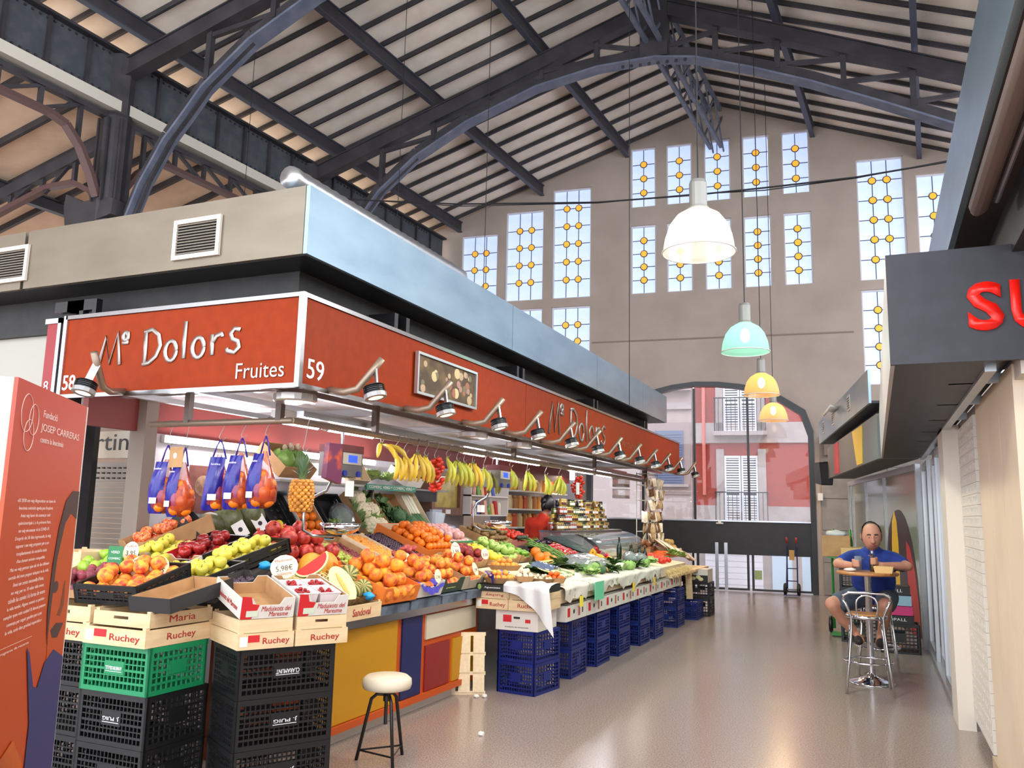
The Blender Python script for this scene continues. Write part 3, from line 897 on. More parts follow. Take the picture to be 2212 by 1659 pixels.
ws = thing('white_rack', 'white wall rack with two shelves of small packets', 'rack', (-5.23, 10.0, 1.50))
for z in (0, .26, .62): G().box(0, .3, 0, 1.25, z, z + .02).build('board', M_WHITE, ws)
for y in (0, 1.23): G().box(0, .3, y, y + .02, 0, .66).build('side', M_WHITE, ws)
random.seed(5)
cc = [(230, 190, 120), (190, 40, 40), (236, 226, 200), (60, 90, 170), (120, 60, 50), (230, 170, 150), (90, 150, 60)]
for k in range(18):
    z = .02 if k < 10 else .28
    y = .07 + (k % 10) * .12
    c = cc[k % 7]; h_ = random.uniform(.12, .2)
    o = G(); o.smooth = True
    if k % 3 == 0: o.lathe([(0, 0), (.035, 0), (.04, .02), (.04, h_ - .03), (.025, h_ - .01), (.025, h_), (0, h_)], 12)
    else:
        o.smooth = False; o.hexa([(-.04, -.045, 0), (.04, -.045, 0), (.04, .045, 0), (-.04, .045, 0), (-.015, -.045, h_), (.015, -.045, h_), (.015, .045, h_), (-.015, .045, h_)])
    tag(o.build('packet', mat('packet_tone_%d' % (k % 7), c, .4), None, T(-5.05, 10.0 + y, 1.50 + z)), 'small food packet or jar on the white wall rack', 'packet', 'packets on the white rack')
hb = thing('display_cabinet', 'brown wooden framed cabinet with yellowish glass on the back wall', 'cabinet', (-5.2, 9.45, 1.5))
f = G().box(0, .22, -.42, -.34, 0, .56).box(0, .22, .34, .42, 0, .56).box(0, .22, -.34, .34, 0, .1).box(0, .22, -.34, .34, .5, .56)
f.build('frame', mat('brown_wood', (120, 82, 62), .5, var=(8, (98, 66, 50), .4, .7, (1, 8, 1))), hb)
G().box(.0, .17, -.34, .34, .1, .5).build('pane', mat('amber_glass_panel', (196, 176, 96), .25, var=(6, (150, 132, 70), .4, .7)), hb)
G().box(.22, .235, -.07, .05, .02, .075).build('paper_tag', M_WHITE, hb)
# poster on the white wall
po = thing('wall_poster', 'faded maroon poster on the white wall behind the hanging orange bags', 'poster', (-5.27, 5.50, 1.69))
G().box(0, .006, -.17, .17, -.2, .2).build('sheet', mat('maroon_poster', (150, 96, 88), .5, var=(9, (120, 66, 62), .4, .7)), po)
G().sphere((.006, 0, .03), .1, 12, 8, (.03, 1, .9)).build('print_medallion', mat('tan_print', (196, 160, 130), .5, var=(14, (150, 110, 90), .4, .6)), po)
# ------------------------------------------------------------------ hanging rail, tubes
rl = thing('hanging_rail', 'bronze hanging rail running round the stall corner below the sign', 'rail', (-3.5, 4.4, 2.12))
g = G(); g.smooth = True
g.tube([(-1.25, 0, 0), (0, 0, 0), (0, .02, 0)], .022, 8)
g.build('front_bar', M_TUBE, rl)
G().tube([(0, 0, 0), (0, 9.6, 0)], .022, 8).build('side_bar', M_TUBE, rl)
for (x, y) in ((-.9, 0), (-.1, .0), (0, 1.0), (0, 3.7), (0, 6.5), (0, 9.3)):
    G().box(x - .022, x + .022, y - .022, y + .022, 0, .28).build('drop_post', mat('dark_bronze', (96, 80, 70), .5), rl)
G().box(-.12, -.06, .2, 9.6, .05, .09).build('aluminium_channel', M_ALU, rl)
M_FLUO = mat('fluorescent_glow', (250, 246, 255), .4, emit=40.0)
for i, (a, b2, q) in enumerate(((4.49, 5.00, 'nearest, left of the scale display'), (5.06, 5.73, 'second, above the hanging scale'), (7.3, 7.84, 'third, above the tomato bunch'), (8.0, 9.4, 'fourth, long one above the middle bananas'), (10.4, 11.5, 'fifth, above the dark haired seller'), (11.6, 12.4, 'farthest, near the end of the sign'))):
    t = thing('fluorescent_tube', 'glowing white fluorescent tube in the stall, ' + q, 'light tube', (-3.72, (a + b2) / 2, 2.14), group='fluorescent tubes in the stall')
    h_ = (b2 - a) / 2
    G().cyl((0, -h_ + .03, 0), (0, h_ - .03, 0), .02, n=10).build('glass_tube', M_FLUO, t)
    G().box(-.03, .03, -h_, h_, .025, .07).build('batten', M_WHITE, t)
    for s in (-1, 1): G().cyl((0, s * h_, 0), (0, s * (h_ - .03), 0), .022, n=10).build('end_cap', M_WHITE, t)
for (y, q) in ((5.75, 'left'), (7.35, 'right')):
    t = thing('fluorescent_tube', 'glowing tube fixed high on the white back wall, %s one' % q, 'light tube', (-5.24, y, 2.08), group='fluorescent tubes on the back wall')
    G().cyl((.03, -.72, 0), (.03, .72, 0), .016, n=10).build('glass_tube', M_FLUO, t)
    G().box(-.03, .01, -.75, .75, -.03, .03).build('batten', M_WHITE, t)
# round downlight drum at the corner
for (x, y, q) in ((-3.42, 4.32, 'under the corner of the sign'), (-3.4, 6.9, 'under the side of the sign near the fourth spotlight'), (-3.4, 8.0, 'under the side of the sign below the silver lettering')):
    tag(G().lathe([(0, 0), (.13, 0), (.14, .01), (.14, .05), (.12, .06), (0, .06)], 20).build('drum_light', mat('satin_drum', (190, 182, 176), .3, .6), None, T(x, y, 2.225)), 'shallow round metal drum light ' + q, 'light', 'drum lights under the sign')
# ------------------------------------------------------------------ counter with coloured panels
ct = thing('stall_counter', 'stall counter front with yellow, blue, white and maroon panels in an orange frame', 'counter', (-3.34, 4.6, 0))
M_OR = mat('orange_frame_laminate', (190, 78, 18), .5)
G().box(-.6, -.02, 0.0, 2.42, .08, .74).build('carcass', M_OR, ct)
G().box(-.6, -.05, .0, 2.4, 0, .08).build('plinth', mat('pale_plinth', (196, 188, 176), .7), ct)
G().box(-.65, .03, -.05, 2.46, .74, .80).build('steel_edge', M_STEEL, ct)
for (y0, y1, z0, z1, c, n) in ((.0, 1.0, .13, .73, (190, 134, 8), 'yellow'), (1.08, 1.38, .13, .74, (26, 34, 84), 'blue'), (1.45, 2.36, .53, .72, (208, 196, 170), 'cream'), (1.45, 1.86, .13, .48, (136, 34, 32), 'maroon'), (1.92, 2.36, .13, .48, (190, 134, 8), 'yellow')):
    G().box(-.02, -.004, y0, y1, z0, z1).build('panel', mat(n + '_laminate', c, .5), ct)
G().box(-.6, .02, 0, 2.46, .08, .125).build('kick_rail', M_OR, ct)
# orange-brown leg post of the front counter
tag(G().box(-.045, .045, -.045, .045, 0, .78).box(-.07, .07, -.07, .07, 0, .12).build('counter_post', mat('russet_post', (150, 66, 34), .6), None, T(-3.86, 4.30, 0)), 'russet square post between the two black crate stacks', 'post')
# sloping decks that carry the crates
tag(G().hexa([(-3.55, 4.9, .80), (-3.55, 9.95, .80), (-4.4, 9.95, .80), (-4.4, 4.9, .80), (-3.55, 4.9, .84), (-3.55, 9.95, .86), (-4.4, 9.95, 1.16), (-4.4, 4.9, 1.16)]).hexa([(-3.55, 9.95, .80), (-3.45, 14.6, .80), (-3.95, 14.6, .80), (-3.95, 9.95, .80), (-3.55, 9.95, .86), (-3.45, 14.6, .86), (-3.95, 14.6, .97), (-3.95, 9.95, .97)]).build('display_deck', mat('dark_deck', (52, 46, 44), .8)), 'dark sloping deck carrying the crates along the side of the stall', 'deck')
tag(G().hexa([(-5.15, 3.95, .78), (-3.62, 3.95, .78), (-3.9, 4.85, .78), (-5.15, 4.85, .78), (-5.15, 3.95, .98), (-3.62, 3.95, .98), (-3.9, 4.85, 1.20), (-5.15, 4.85, 1.20)]).build('display_deck', mat('dark_deck', (52, 46, 44), .8)), 'dark sloping deck carrying the crates at the front of the stall', 'deck')
# ------------------------------------------------------------------ neighbour stall seen at the far left
ns = thing('neighbour_sign', 'narrow red sign panel with aluminium frame at the left end of the orange sign', 'sign', (-5.66, 4.3, 2.35))
G().box(-.14, -.02, .0, .03, .02, .56).build('panel', mat('crimson_laminate', (150, 32, 36), .4), ns)
G().box(-.02, .015, -.01, .04, 0, .6).box(-.16, .015, -.01, .04, .56, .6).build('frame', M_ALU, ns)
text('8', face_my(-.09, -.001, .07), M_WHITE, ns, width=.05, height=.08)
tag(G().box(-5.56, -5.44, 4.25, 4.37, 0, 2.98).build('stall_post', M_DARK), 'dark square post between the red panel and the orange sign', 'post')
tag(G().box(-7.6, -5.82, 4.4, 4.44, 2.0, 2.95).build('awning_sheet', mat('grey_tarpaulin', (176, 172, 160), .7, bump=(3, .6))), 'grey tarpaulin sheet left of the red sign panel', 'tarpaulin')
sk = thing('roller_shutter', 'closed grey roller shutter of a stall at the far left', 'shutter', (-10.6, 9.0, 0))
msl = mat('galvanised_slat', (170, 170, 166), .4, .5)
for k in range(29):
    z = .0 + k * .075
    G().hexa([(-1.6, -.0, z), (1.0, -.0, z), (1.0, .03, z), (-1.6, .03, z), (-1.6, -.018, z + .068), (1.0, -.018, z + .068), (1.0, .03, z + .068), (-1.6, .03, z + .068)]).build('slat', msl, sk)
for r in range(3):
    g = G()
    for k in range(22): g.cbox((-1.5 + k * .11, -.02, 1.93 + r * .075), (.05, .02, .022))
    o = g.build('slot_row', M_BLACK, sk)
G().box(-1.7, 1.1, -.1, .05, 2.22, 2.62).build('shutter_box', mat('cream_fascia', (228, 220, 202), .5), sk)
text('amartin', face_my(-.15, -.102, 2.45), M_BLACK, sk, width=1.5, height=.24)
G().sphere((-1.28, -.1, 2.42), .12, 14, 8, (1, .1, .8)).build('emblem', mat('brown_emblem', (110, 96, 80), .6), sk)
tag(G().box(-11.45, -10.95, 8.95, 8.98, 1.65, 2.2).build('menu_board', M_BLACK), 'small black menu board hung on the roller shutter', 'menu board')
tag(G().box(-11, -5.5, 7.6, 7.75, 2.62, 2.95).box(-11, -5.5, 7.4, 7.45, 2.7, 2.74).build('stall_beam', mat('taupe_beam', (130, 120, 112), .6)), 'taupe beam with pipe above the roller shutter at the left', 'beam')
# ================================================================== right-hand stalls
M_BEIGE = mat('beige_panel', (226, 206, 180), .5, var=(2, (216, 196, 170), .4, .7))
rs = thing('shop_sign_box', 'big charcoal sign box with red letters at the right edge', 'sign', (.1, 4.35, 2.3))
M_CH = mat('charcoal_sign', (40, 40, 46), .5, var=(10, (48, 48, 54), .4, .7))
G().box(0, 2.6, 0, .03, 0, .55).build('front_panel', M_CH, rs)
G().box(0, .02, .03, 6.65, 0, .55).build('side_panel', mat('pale_zinc', (206, 200, 198), .35, .5), rs)
G().box(.02, .42, .03, 6.6, 0, .02).build('soffit', M_CH, rs)
G().box(.42, .47, .2, 6.6, -.02, .03).build('soffit_rail', M_ALU, rs)
G().box(.47, .55, .03, 6.6, .05, .07).build('soffit_slot', M_BLACK, rs)
for k in range(7): G().box(.30, .56, .7 + k * .9, .74 + k * .9, .0, .05).build('cross_rib', M_ALU, rs)
G().box(.55, .60, .05, 6.6, -.06, .04).build('lintel', mat('pale_lintel', (190, 178, 166), .5), rs)
text('S', face_my(.415, -.002, .245), mat('red_plastic_letter', (236, 26, 14), .4), rs, width=.15, height=.235, extrude=.012, offset=.035)
text('U', face_my(.60, -.002, .245), mat('red_plastic_letter', (236, 26, 14), .4), rs, width=.16, height=.235, extrude=.012, offset=.035)
cz = thing('zinc_canopy', 'zinc canopy band of the right-hand shop high at the right edge', 'canopy', (.44, -1.2, 3.07))
for a, b2 in ((0, 3.2), (3.2, 6.2), (6.2, 9.2)):
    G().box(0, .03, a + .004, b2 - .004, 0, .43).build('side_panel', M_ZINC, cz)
G().box(.03, 2.6, 0, 9.2, .0, .02).build('soffit', mat('dark_soffit', (70, 60, 56), .7), cz)
G().box(.2, 2.6, 0, 9.0, -.26, 0).build('recessed_wall', M_DARK, cz)
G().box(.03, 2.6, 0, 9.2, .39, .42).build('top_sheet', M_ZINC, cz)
pt = G(); pt.smooth = True; pt.tube([(.50, -1, 3.0), (.50, 4.2, 3.0)], .042, 12); pt.tube([(.5, 4.2, 3.0), (.5, 4.26, 3.0)], .03, 10)
tag(pt.build('service_pipe', mat('taupe_pipe', (120, 104, 96), .5)), 'thick taupe pipe under the zinc canopy at the right edge', 'pipe')
tag(G().cyl((.56, -1, 2.98), (.56, 4.1, 2.98), .012, n=8).build('conduit', M_ALU), 'thin shiny conduit beside the thick taupe pipe', 'pipe')
# beige wall, perforated shutter, white post
bw = thing('beige_partition', 'beige panelled partition at the right edge below the charcoal sign', 'partition', (.64, 4.6, 0))
for a, b2 in ((0, .55), (.56, 1.1), (1.11, 1.62)):
    G().box(0, .5, a, b2, 0, 2.32).build('panel', M_BEIGE, bw)
g = G(); g.smooth = True
g.lathe([(.08, 0), (.08, 2.3)], 20, (.08, 1.62, 0))
g.build('rounded_corner', mat('clear_coated_beige', (214, 198, 182), .15, coat=.6), bw)
G().box(-.02, .3, 0, 1.7, 0, .1).build('base_tile', mat('sand_tile', (190, 168, 140), .4), bw)
ps = thing('perforated_shutter', 'white perforated roller shutter panel beside the beige partition', 'shutter', (.63, 6.32, 0))
for k in range(29):
    z = .1 + k * .075
    g = G(); g.box(0, .025, 0, 1.09, z, z + .025); g.box(0, .025, 0, 1.09, z + .058, z + .073)
    for c in range(13): g.box(0, .025, c * .088, c * .088 + .04, z + .025, z + .058)
    g.build('slat', mat('cream_slat', (222, 214, 202), .45), ps)
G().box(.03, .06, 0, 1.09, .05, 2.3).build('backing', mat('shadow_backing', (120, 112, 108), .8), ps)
tag(G().box(.52, .64, 7.42, 7.93, 0, 2.32).build('shop_post', mat('warm_white_post', (226, 216, 202), .45)), 'tall warm-white post between the perforated shutter and the glass doors', 'post')
# sliding glass doors along the aisle
M_FR = mat('silver_frame', (190, 192, 196), .35, .6)
gd2 = thing('glass_doors', 'row of silver-framed sliding glass doors beside the man', 'glass doors', (.56, 7.95, 0))
for k, (a, b2) in enumerate(((0, 1.25), (1.27, 2.55), (2.57, 3.75))):
    xo = .05 * (k % 2)
    f = G().box(xo, xo + .04, a, a + .06, 0.04, 2.25).box(xo, xo + .04, b2 - .06, b2, .04, 2.25).box(xo, xo + .04, a + .06, b2 - .06, .04, .12).box(xo, xo + .04, a + .06, b2 - .06, 2.18, 2.25)
    lf = f.build('door_leaf', M_FR, gd2)
    G().box(xo - .004, xo, a + .06, a + .075, .12, 2.18).build('black_seal', M_BLACK, lf)
    G().quad((xo + .02, a + .06, .12), (xo + .02, b2 - .06, .12), (xo + .02, b2 - .06, 2.18), (xo + .02, a + .06, 2.18)).build('pane', M_GLASS, lf)
G().box(-.02, .12, 0, 3.8, 0, .04).build('floor_track', M_FR, gd2)
# inside of the shop behind the glass
tag(G().box(1.9, 1.95, 5, 17.4, 0, 2.3).build('shop_wall', mat('grey_green_shop_wall', (130, 134, 120), .7)), 'plain grey-green inner wall of the shop behind the glass doors', 'wall panel')
# angled glass front and its sign
A2 = Vector((.52, 11.75, 0)); B2 = Vector((-.42, 17.3, 0)); L2 = (B2 - A2).length; ang = math.atan2(B2.y - A2.y, B2.x - A2.x)
GM = T(*A2) @ Matrix.Rotation(ang, 4, 'Z')
gf = thing('glass_shopfront', 'angled glass shopfront behind the seated man', 'glass wall', M=GM)
M_GSH = mat('grey_green_glass', (146, 154, 140), .12, spec=.6)
xs = [0, 2.15, 3.75, 5.2, L2]
for a, b2 in zip(xs[:-1], xs[1:]):
    G().box(a + .03, b2 - .03, -.01, .01, .1, 2.2).build('pane', M_GSH, gf)
for x in xs: G().box(x - .03, x + .03, -.03, .03, 0, 2.28).build('mullion', M_FR, gf)
G().box(0, L2, -.035, .035, 2.2, 2.28).build('head_rail', M_FR, gf)
G().box(0, L2, -.03, .03, 0, .1).build('sill_rail', M_FR, gf)
# coloured window decal: dark dome with red flank and yellow band
def arcpoly(cx, w_, h_, n=16, z0=.1): return [(cx - w_, z0)] + [(cx - w_ * math.cos(math.pi * i / n), z0 + h_ * math.sin(math.pi * i / n) ** .8) for i in range(n + 1)] + [(cx + w_, z0)]
dc = G(); dc.prism(arcpoly(1.25, 1.08, 1.62), .0125, .0135, 'y'); dc.build('dark_decal', mat('maroon_black_decal', (56, 34, 36), .4), gf)
dc = G(); dc.prism([(.2, .1), (.2, .4), (.35, .9), (.6, 1.22), (.8, 1.3), (.8, .1)], .0138, .0145, 'y'); dc.build('red_decal', mat('red_decal', (206, 40, 32), .4), gf)
dc = G(); dc.prism([(1.3, .1), (1.3, 1.25), (1.36, 1.55), (1.5, 1.7), (1.68, 1.55), (1.76, 1.2), (1.76, .1)], .0138, .0145, 'y'); dc.build('yellow_decal', mat('yellow_decal', (240, 196, 20), .4), gf)
A3 = Vector((.12, 11.0, 0)); B3 = Vector((-.70, 16.3, 0)); ang3 = math.atan2(B3.y - A3.y, B3.x - A3.x); L3 = (B3 - A3).length
S3 = T(A3.x, A3.y, 2.3) @ Matrix.Rotation(ang3, 4, 'Z')
s3 = thing('angled_shop_sign', 'angled grey shop sign with yellow and red stripes above the glass shopfront', 'sign', M=S3)
G().box(0, L3, .0, .05, 0, .55).build('panel', mat('mid_grey_sign', (112, 112, 112), .5), s3)
G().prism([(1.25, .02), (1.75, .02), (2.1, .53), (1.15, .53)], .05, .058, 'y').build('yellow_stripe', mat('yellow_plastic', (246, 204, 14), .4), s3)
G().box(3.75, 4.35, .05, .058, .02, .53).build('red_stripe', mat('red_plastic', (214, 44, 36), .4), s3)
G().box(0, L3, -.4, .0, .0, .03).build('soffit', M_CH, s3)
c3 = thing('angled_canopy', 'zinc canopy band with small square vents above the striped sign', 'canopy', M=T(A3.x, A3.y, 2.98) @ Matrix.Rotation(ang3, 4, 'Z'))
for a, b2 in ((0, 2.6), (2.6, L3 + .6)): G().box(a + .003, b2 - .003, .1, .13, 0, .42).build('panel', M_ZINC, c3)
G().box(0, L3 + .6, -.8, .1, .0, .03).build('soffit', M_CH, c3); G().box(0, L3, -.5, -.1, -.13, 0).build('recessed_wall', M_CH, c3)
for x in (1.6, 3.5, 4.9):
    v = G().box(x, x + .26, .13, .14, .12, .34).build('vent', M_WHITE, c3)
    for q in range(5): G().box(x + .03, x + .23, .14, .146, .15 + q * .035, .165 + q * .035).build('vent_slat', mat('grey_slat', (110, 110, 110), .5), v)
bp = G(); bp.smooth = True
for k in range(4): bp.tube([(3.0 + k * .16, .14, .32), (3.0 + k * .16, .24, .36), (3.02 + k * .16, .30, .26)], .022, 7)
tag(bp.build('bracket_lamps', M_WHITE, None, T(A3.x, A3.y, 2.98) @ Matrix.Rotation(ang3, 4, 'Z')), 'cluster of small white bracket spotlights on the zinc canopy above the striped sign', 'lamps')
spk = thing('loudspeaker', 'black wedge loudspeaker hanging at the end of the striped sign', 'loudspeaker', M=T(-.82, 16.47, 2.38) @ RZ(20))
G().box(-.02, .4, -.03, .02, .2, .24).build('bracket', M_BLACK, spk)
G().hexa([(-.1, -.12, -.2), (.1, -.12, -.2), (.14, .12, -.16), (-.14, .12, -.16), (-.14, -.16, .22), (.14, -.16, .22), (.16, .12, .22), (-.16, .12, .22)]).build('body', M_BLACK, spk)
G().quad((-.1, -.125, -.18), (.1, -.125, -.18), (.13, -.165, .2), (-.13, -.165, .2)).build('grille', mat('dark_grille', (50, 50, 52), .7), spk)
# wall boxes near the arch at the right
tag(G().box(-.92, -.6, 18.6, 18.7, 2.9, 3.3).build('wall_cabinet', mat('taupe_cabinet', (130, 112, 100), .6)), 'small taupe cabinet on the end wall above the loudspeaker', 'cabinet')
tag(G().box(-1.08, -.98, 18.62, 18.68, 1.95, 2.1).build('wall_switch', M_WHITE), 'small white switch box on the end wall beside the arch', 'switch')
# ================================================================== pendant lamps over the aisle
def shade_mat(name, c, em):
    m = mat(name, c, .25, emit=em, trans=.0, alpha=1.0)
    nt = m.node_tree; b = nt.nodes['Principled BSDF']
    out = [n for n in nt.nodes if n.type == 'OUTPUT_MATERIAL'][0]
    tr = nt.nodes.new('ShaderNodeBsdfTransparent'); tl = nt.nodes.new('ShaderNodeBsdfTranslucent'); tl.inputs[0].default_value = lin(c)
    m1 = nt.nodes.new('ShaderNodeMixShader'); m1.inputs[0].default_value = .5
    m2 = nt.nodes.new('ShaderNodeMixShader'); m2.inputs[0].default_value = .30
    nt.links.new(b.outputs[0], m1.inputs[1]); nt.links.new(tl.outputs[0], m1.inputs[2])
    nt.links.new(m1.outputs[0], m2.inputs[1]); nt.links.new(tr.outputs[0], m2.inputs[2]); nt.links.new(m2.outputs[0], out.inputs[0])
    return m
SH = {'mint': (176, 246, 216), 'amber': (255, 204, 128), 'amber2': (255, 212, 146), 'white': (244, 242, 222)}
def pendant(x, y, zb, c, lc, em, label, energy):
    p = thing('pendant_lamp', label, 'lamp', (x, y, zb), group='bell pendant lamps over the aisle')
    g = G(); g.smooth = True
    g.lathe([(.285, -.005), (.275, .0), (.272, .05), (.26, .12), (.225, .22), (.17, .295), (.105, .335), (.075, .35)], 28)
    g.build('shade', shade_mat('acrylic_shade_' + lc, SH.get(lc, c), em * .8), p)
    g = G(); g.smooth = True; g.tube([(.283 * math.cos(a), .283 * math.sin(a), -.002) for a in [2 * math.pi * k / 28 for k in range(28)]], .007, 6, closed=True)
    g.build('rim', M_WHITE, p)
    g = G(); g.lathe([(.0, .35), (.085, .35), (.085, .36), (.07, .37), (.07, .56), (.06, .59), (.0, .60)], 18)
    g.build('ballast_housing', mat('grey_cast_housing', (150, 148, 140), .45, .4), p)
    G().sphere((0, 0, .2), .055, 12, 8, (1, 1, 1.6)).build('bulb', mat('bulb_' + lc, c, .4, emit=14), p)
    G().cyl((0, 0, .6), (0, 0, (roofz(x, y) if x > -10 else 7.38 + (x - xg(y)) * .35) - zb - .1), .006, n=6).build('suspension_cable', mat('black_cable', (24, 22, 24), .6), p)
    l = bpy.data.lights.new('lamp_light', 'SPOT'); l.energy = energy; l.spot_size = 2.9; l.spot_blend = .5; l.color = tuple(lin(c)[:3]); l.shadow_soft_size = .12
    o = bpy.data.objects.new('lamp_light', l); COL.objects.link(o); o.parent = p; o.location = (0, 0, -.03)
pendant(-1.18, 6.3, 3.60, (255, 250, 232), 'white', .55, 'big white bell pendant lamp nearest in the row over the aisle', 130)
pendant(-1.33, 9.95, 3.50, (214, 255, 236), 'mint', .5, 'mint-white bell pendant lamp second in the row', 110)
pendant(-1.58, 13.6, 3.50, (255, 222, 172), 'amber', .55, 'amber bell pendant lamp third in the row', 75)
pendant(-1.76, 17.0, 3.47, (255, 220, 170), 'amber2', .5, 'amber bell pendant lamp farthest in the row before the arch', 65)
pendant(-1.02, 2.6, 3.62, (255, 246, 226), 'white', .55, 'unseen white bell pendant lamp added for light at the near end of the aisle row', 80)  # extra lamp out of view, added to help light the roof
for i, (x, y, q) in enumerate(((-13.6, 4.0, 'first'), (-13.6, 8.6, 'second'), (-13.6, 13.0, 'third'))):
    pendant(x, y, 3.6, (255, 214, 160), 'amber', .5, 'amber bell pendant lamp added for light in the left side aisle, %s from the front' % q, 260)  # extra side-aisle lamps, added to brighten the roof with warm light
# ================================================================== crates, boxes, trays
def RS(x, y, z, a=19.3, yaw=0):   # crate on the side deck: local x = +Y, local y = up the slope (-X)
    c, s = math.cos(math.radians(a)), math.sin(math.radians(a))
    return T(x, y, z) @ RZ(yaw) @ Matrix(((0, -c, s, 0), (1, 0, 0, 0), (0, s, c, 0), (0, 0, 0, 1)))
def FS(x, y, z, a=19.3, yaw=0):   # crate on the front deck: local x = +X, local y = up the slope (+Y)
    return T(x, y, z) @ RZ(yaw) @ RX(a)
WOOD = mat('poplar_plywood', (226, 198, 156), .7, var=(5, (212, 180, 136), .35, .7, (1, 6, 6)))
WOODP = mat('pale_poplar_board', (232, 212, 178), .7, var=(5, (220, 196, 160), .35, .7, (6, 1, 6)))
CARD = mat('brown_cardboard', (186, 144, 98), .8, var=(9, (172, 130, 86), .4, .7))
CARDW = mat('white_cardboard', (214, 206, 196), .7)
CARDO = mat('orange_cardboard', (226, 118, 40), .6)
CARDK = mat('black_cardboard', (38, 36, 36), .7)
CARDG = mat('dark_green_cardboard', (52, 66, 50), .6)
CARDB = mat('blue_grey_cardboard', (96, 108, 122), .6, var=(7, (60, 68, 82), .45, .65))
CARDR = mat('red_print', (200, 30, 36), .6)
PBLK = mat('black_plastic', (20, 20, 21), .45)
PBLUE = mat('blue_plastic', (14, 36, 116), .4, var=(4, (10, 28, 92), .4, .7))
PGRN = mat('green_plastic', (24, 134, 84), .4)
INK = mat('ruchey_red_ink', (176, 44, 40), .7)
INKK = mat('black_ink', (40, 38, 38), .7)
LW = mat('white_ink', (235, 235, 235), .6)
LATT = {}
def lattice(w_, h_, t, nx, nz, m, plate=True):
    """moulded grid wall: lies in local XZ, 0..w by 0..h"""
    k = (round(w_, 3), round(h_, 3), nx, nz, m.name, plate)
    if k in LATT: return LATT[k]
    g = G()
    g.box(0, w_, 0, t, 0, .025).box(0, w_, 0, t * 1.3, h_ - .03, h_)
    g.box(0, .03, 0, t, .025, h_ - .03).box(w_ - .03, w_, 0, t, .025, h_ - .03)
    px0, px1, pz0, pz1 = w_ * .36, w_ * .64, h_ * .38, h_ * .66
    for i in range(1, nx):
        x = .03 + (w_ - .06) * i / nx
        if plate and px0 < x < px1:
            g.box(x - .003, x + .003, t * .2, t * .8, .025, pz0).box(x - .003, x + .003, t * .2, t * .8, pz1, h_ - .03)
        else:
            g.box(x - .003, x + .003, t * .2, t * .8, .025, h_ - .03)
    for j in range(1, nz):
        z = .025 + (h_ - .055) * j / nz
        q = .006 if j % 2 else .003
        g.box(.03, w_ - .03, t * .1, t * .9, z - q, z + q)
    if plate: g.box(px0, px1, 0, t * 1.1, pz0, pz1)
    LATT[k] = g.mesh('lattice_side', m)
    return LATT[k]
def plastic_crate(M, w_, l_, h_, m, label, group=None, nx=14, nz=6, txt=None, name='plastic_crate', low=False):
    c = thing(name, label, 'crate', M=M, group=group)
    t = .014
    add('lattice_side', lattice(w_, h_, t, nx, nz, m), c, T(-w_ / 2, 0, 0))
    add('lattice_side', lattice(w_, h_, t, nx, nz, m), c, T(-w_ / 2, l_ - t, 0))
    add('lattice_side', lattice(l_, h_, t, max(6, nx * 2 // 3), nz, m), c, T(-w_ / 2 + t, 0, 0) @ RZ(90))
    add('lattice_side', lattice(l_, h_, t, max(6, nx * 2 // 3), nz, m), c, T(w_ / 2, 0, 0) @ RZ(90))
    G().box(-w_ / 2 + .02, w_ / 2 - .02, .02, l_ - .02, .004, .012).build('base', m, c)
    if txt:
        text(txt, T(0, -.003, h_ * .52) @ RX(90) @ RZ(180), LW, c, width=w_ * .24, height=h_ * .09, extrude=.002)
        G().box(-w_ * .12, w_ * .12, -.004, -.001, h_ * .44, h_ * .45).build('printed_rule', LW, c)
    return c
BOXM = {}
def panel_hole(w_, h_, t, hole, m):
    k = ('ph', round(w_, 3), round(h_, 3), hole, m.name)
    if k in BOXM: return BOXM[k]
    g = G()
    if hole:
        a, b2 = w_ * .36, w_ * .62; z0, z1 = h_ * .5, h_ * .72
        g.box(0, a, 0, t, 0, h_).box(b2, w_, 0, t, 0, h_).box(a, b2, 0, t, 0, z0).box(a, b2, 0, t, z1, h_)
    else:
        g.box(0, w_, 0, t, 0, h_)
    BOXM[k] = g.mesh('side_panel', m)
    return BOXM[k]
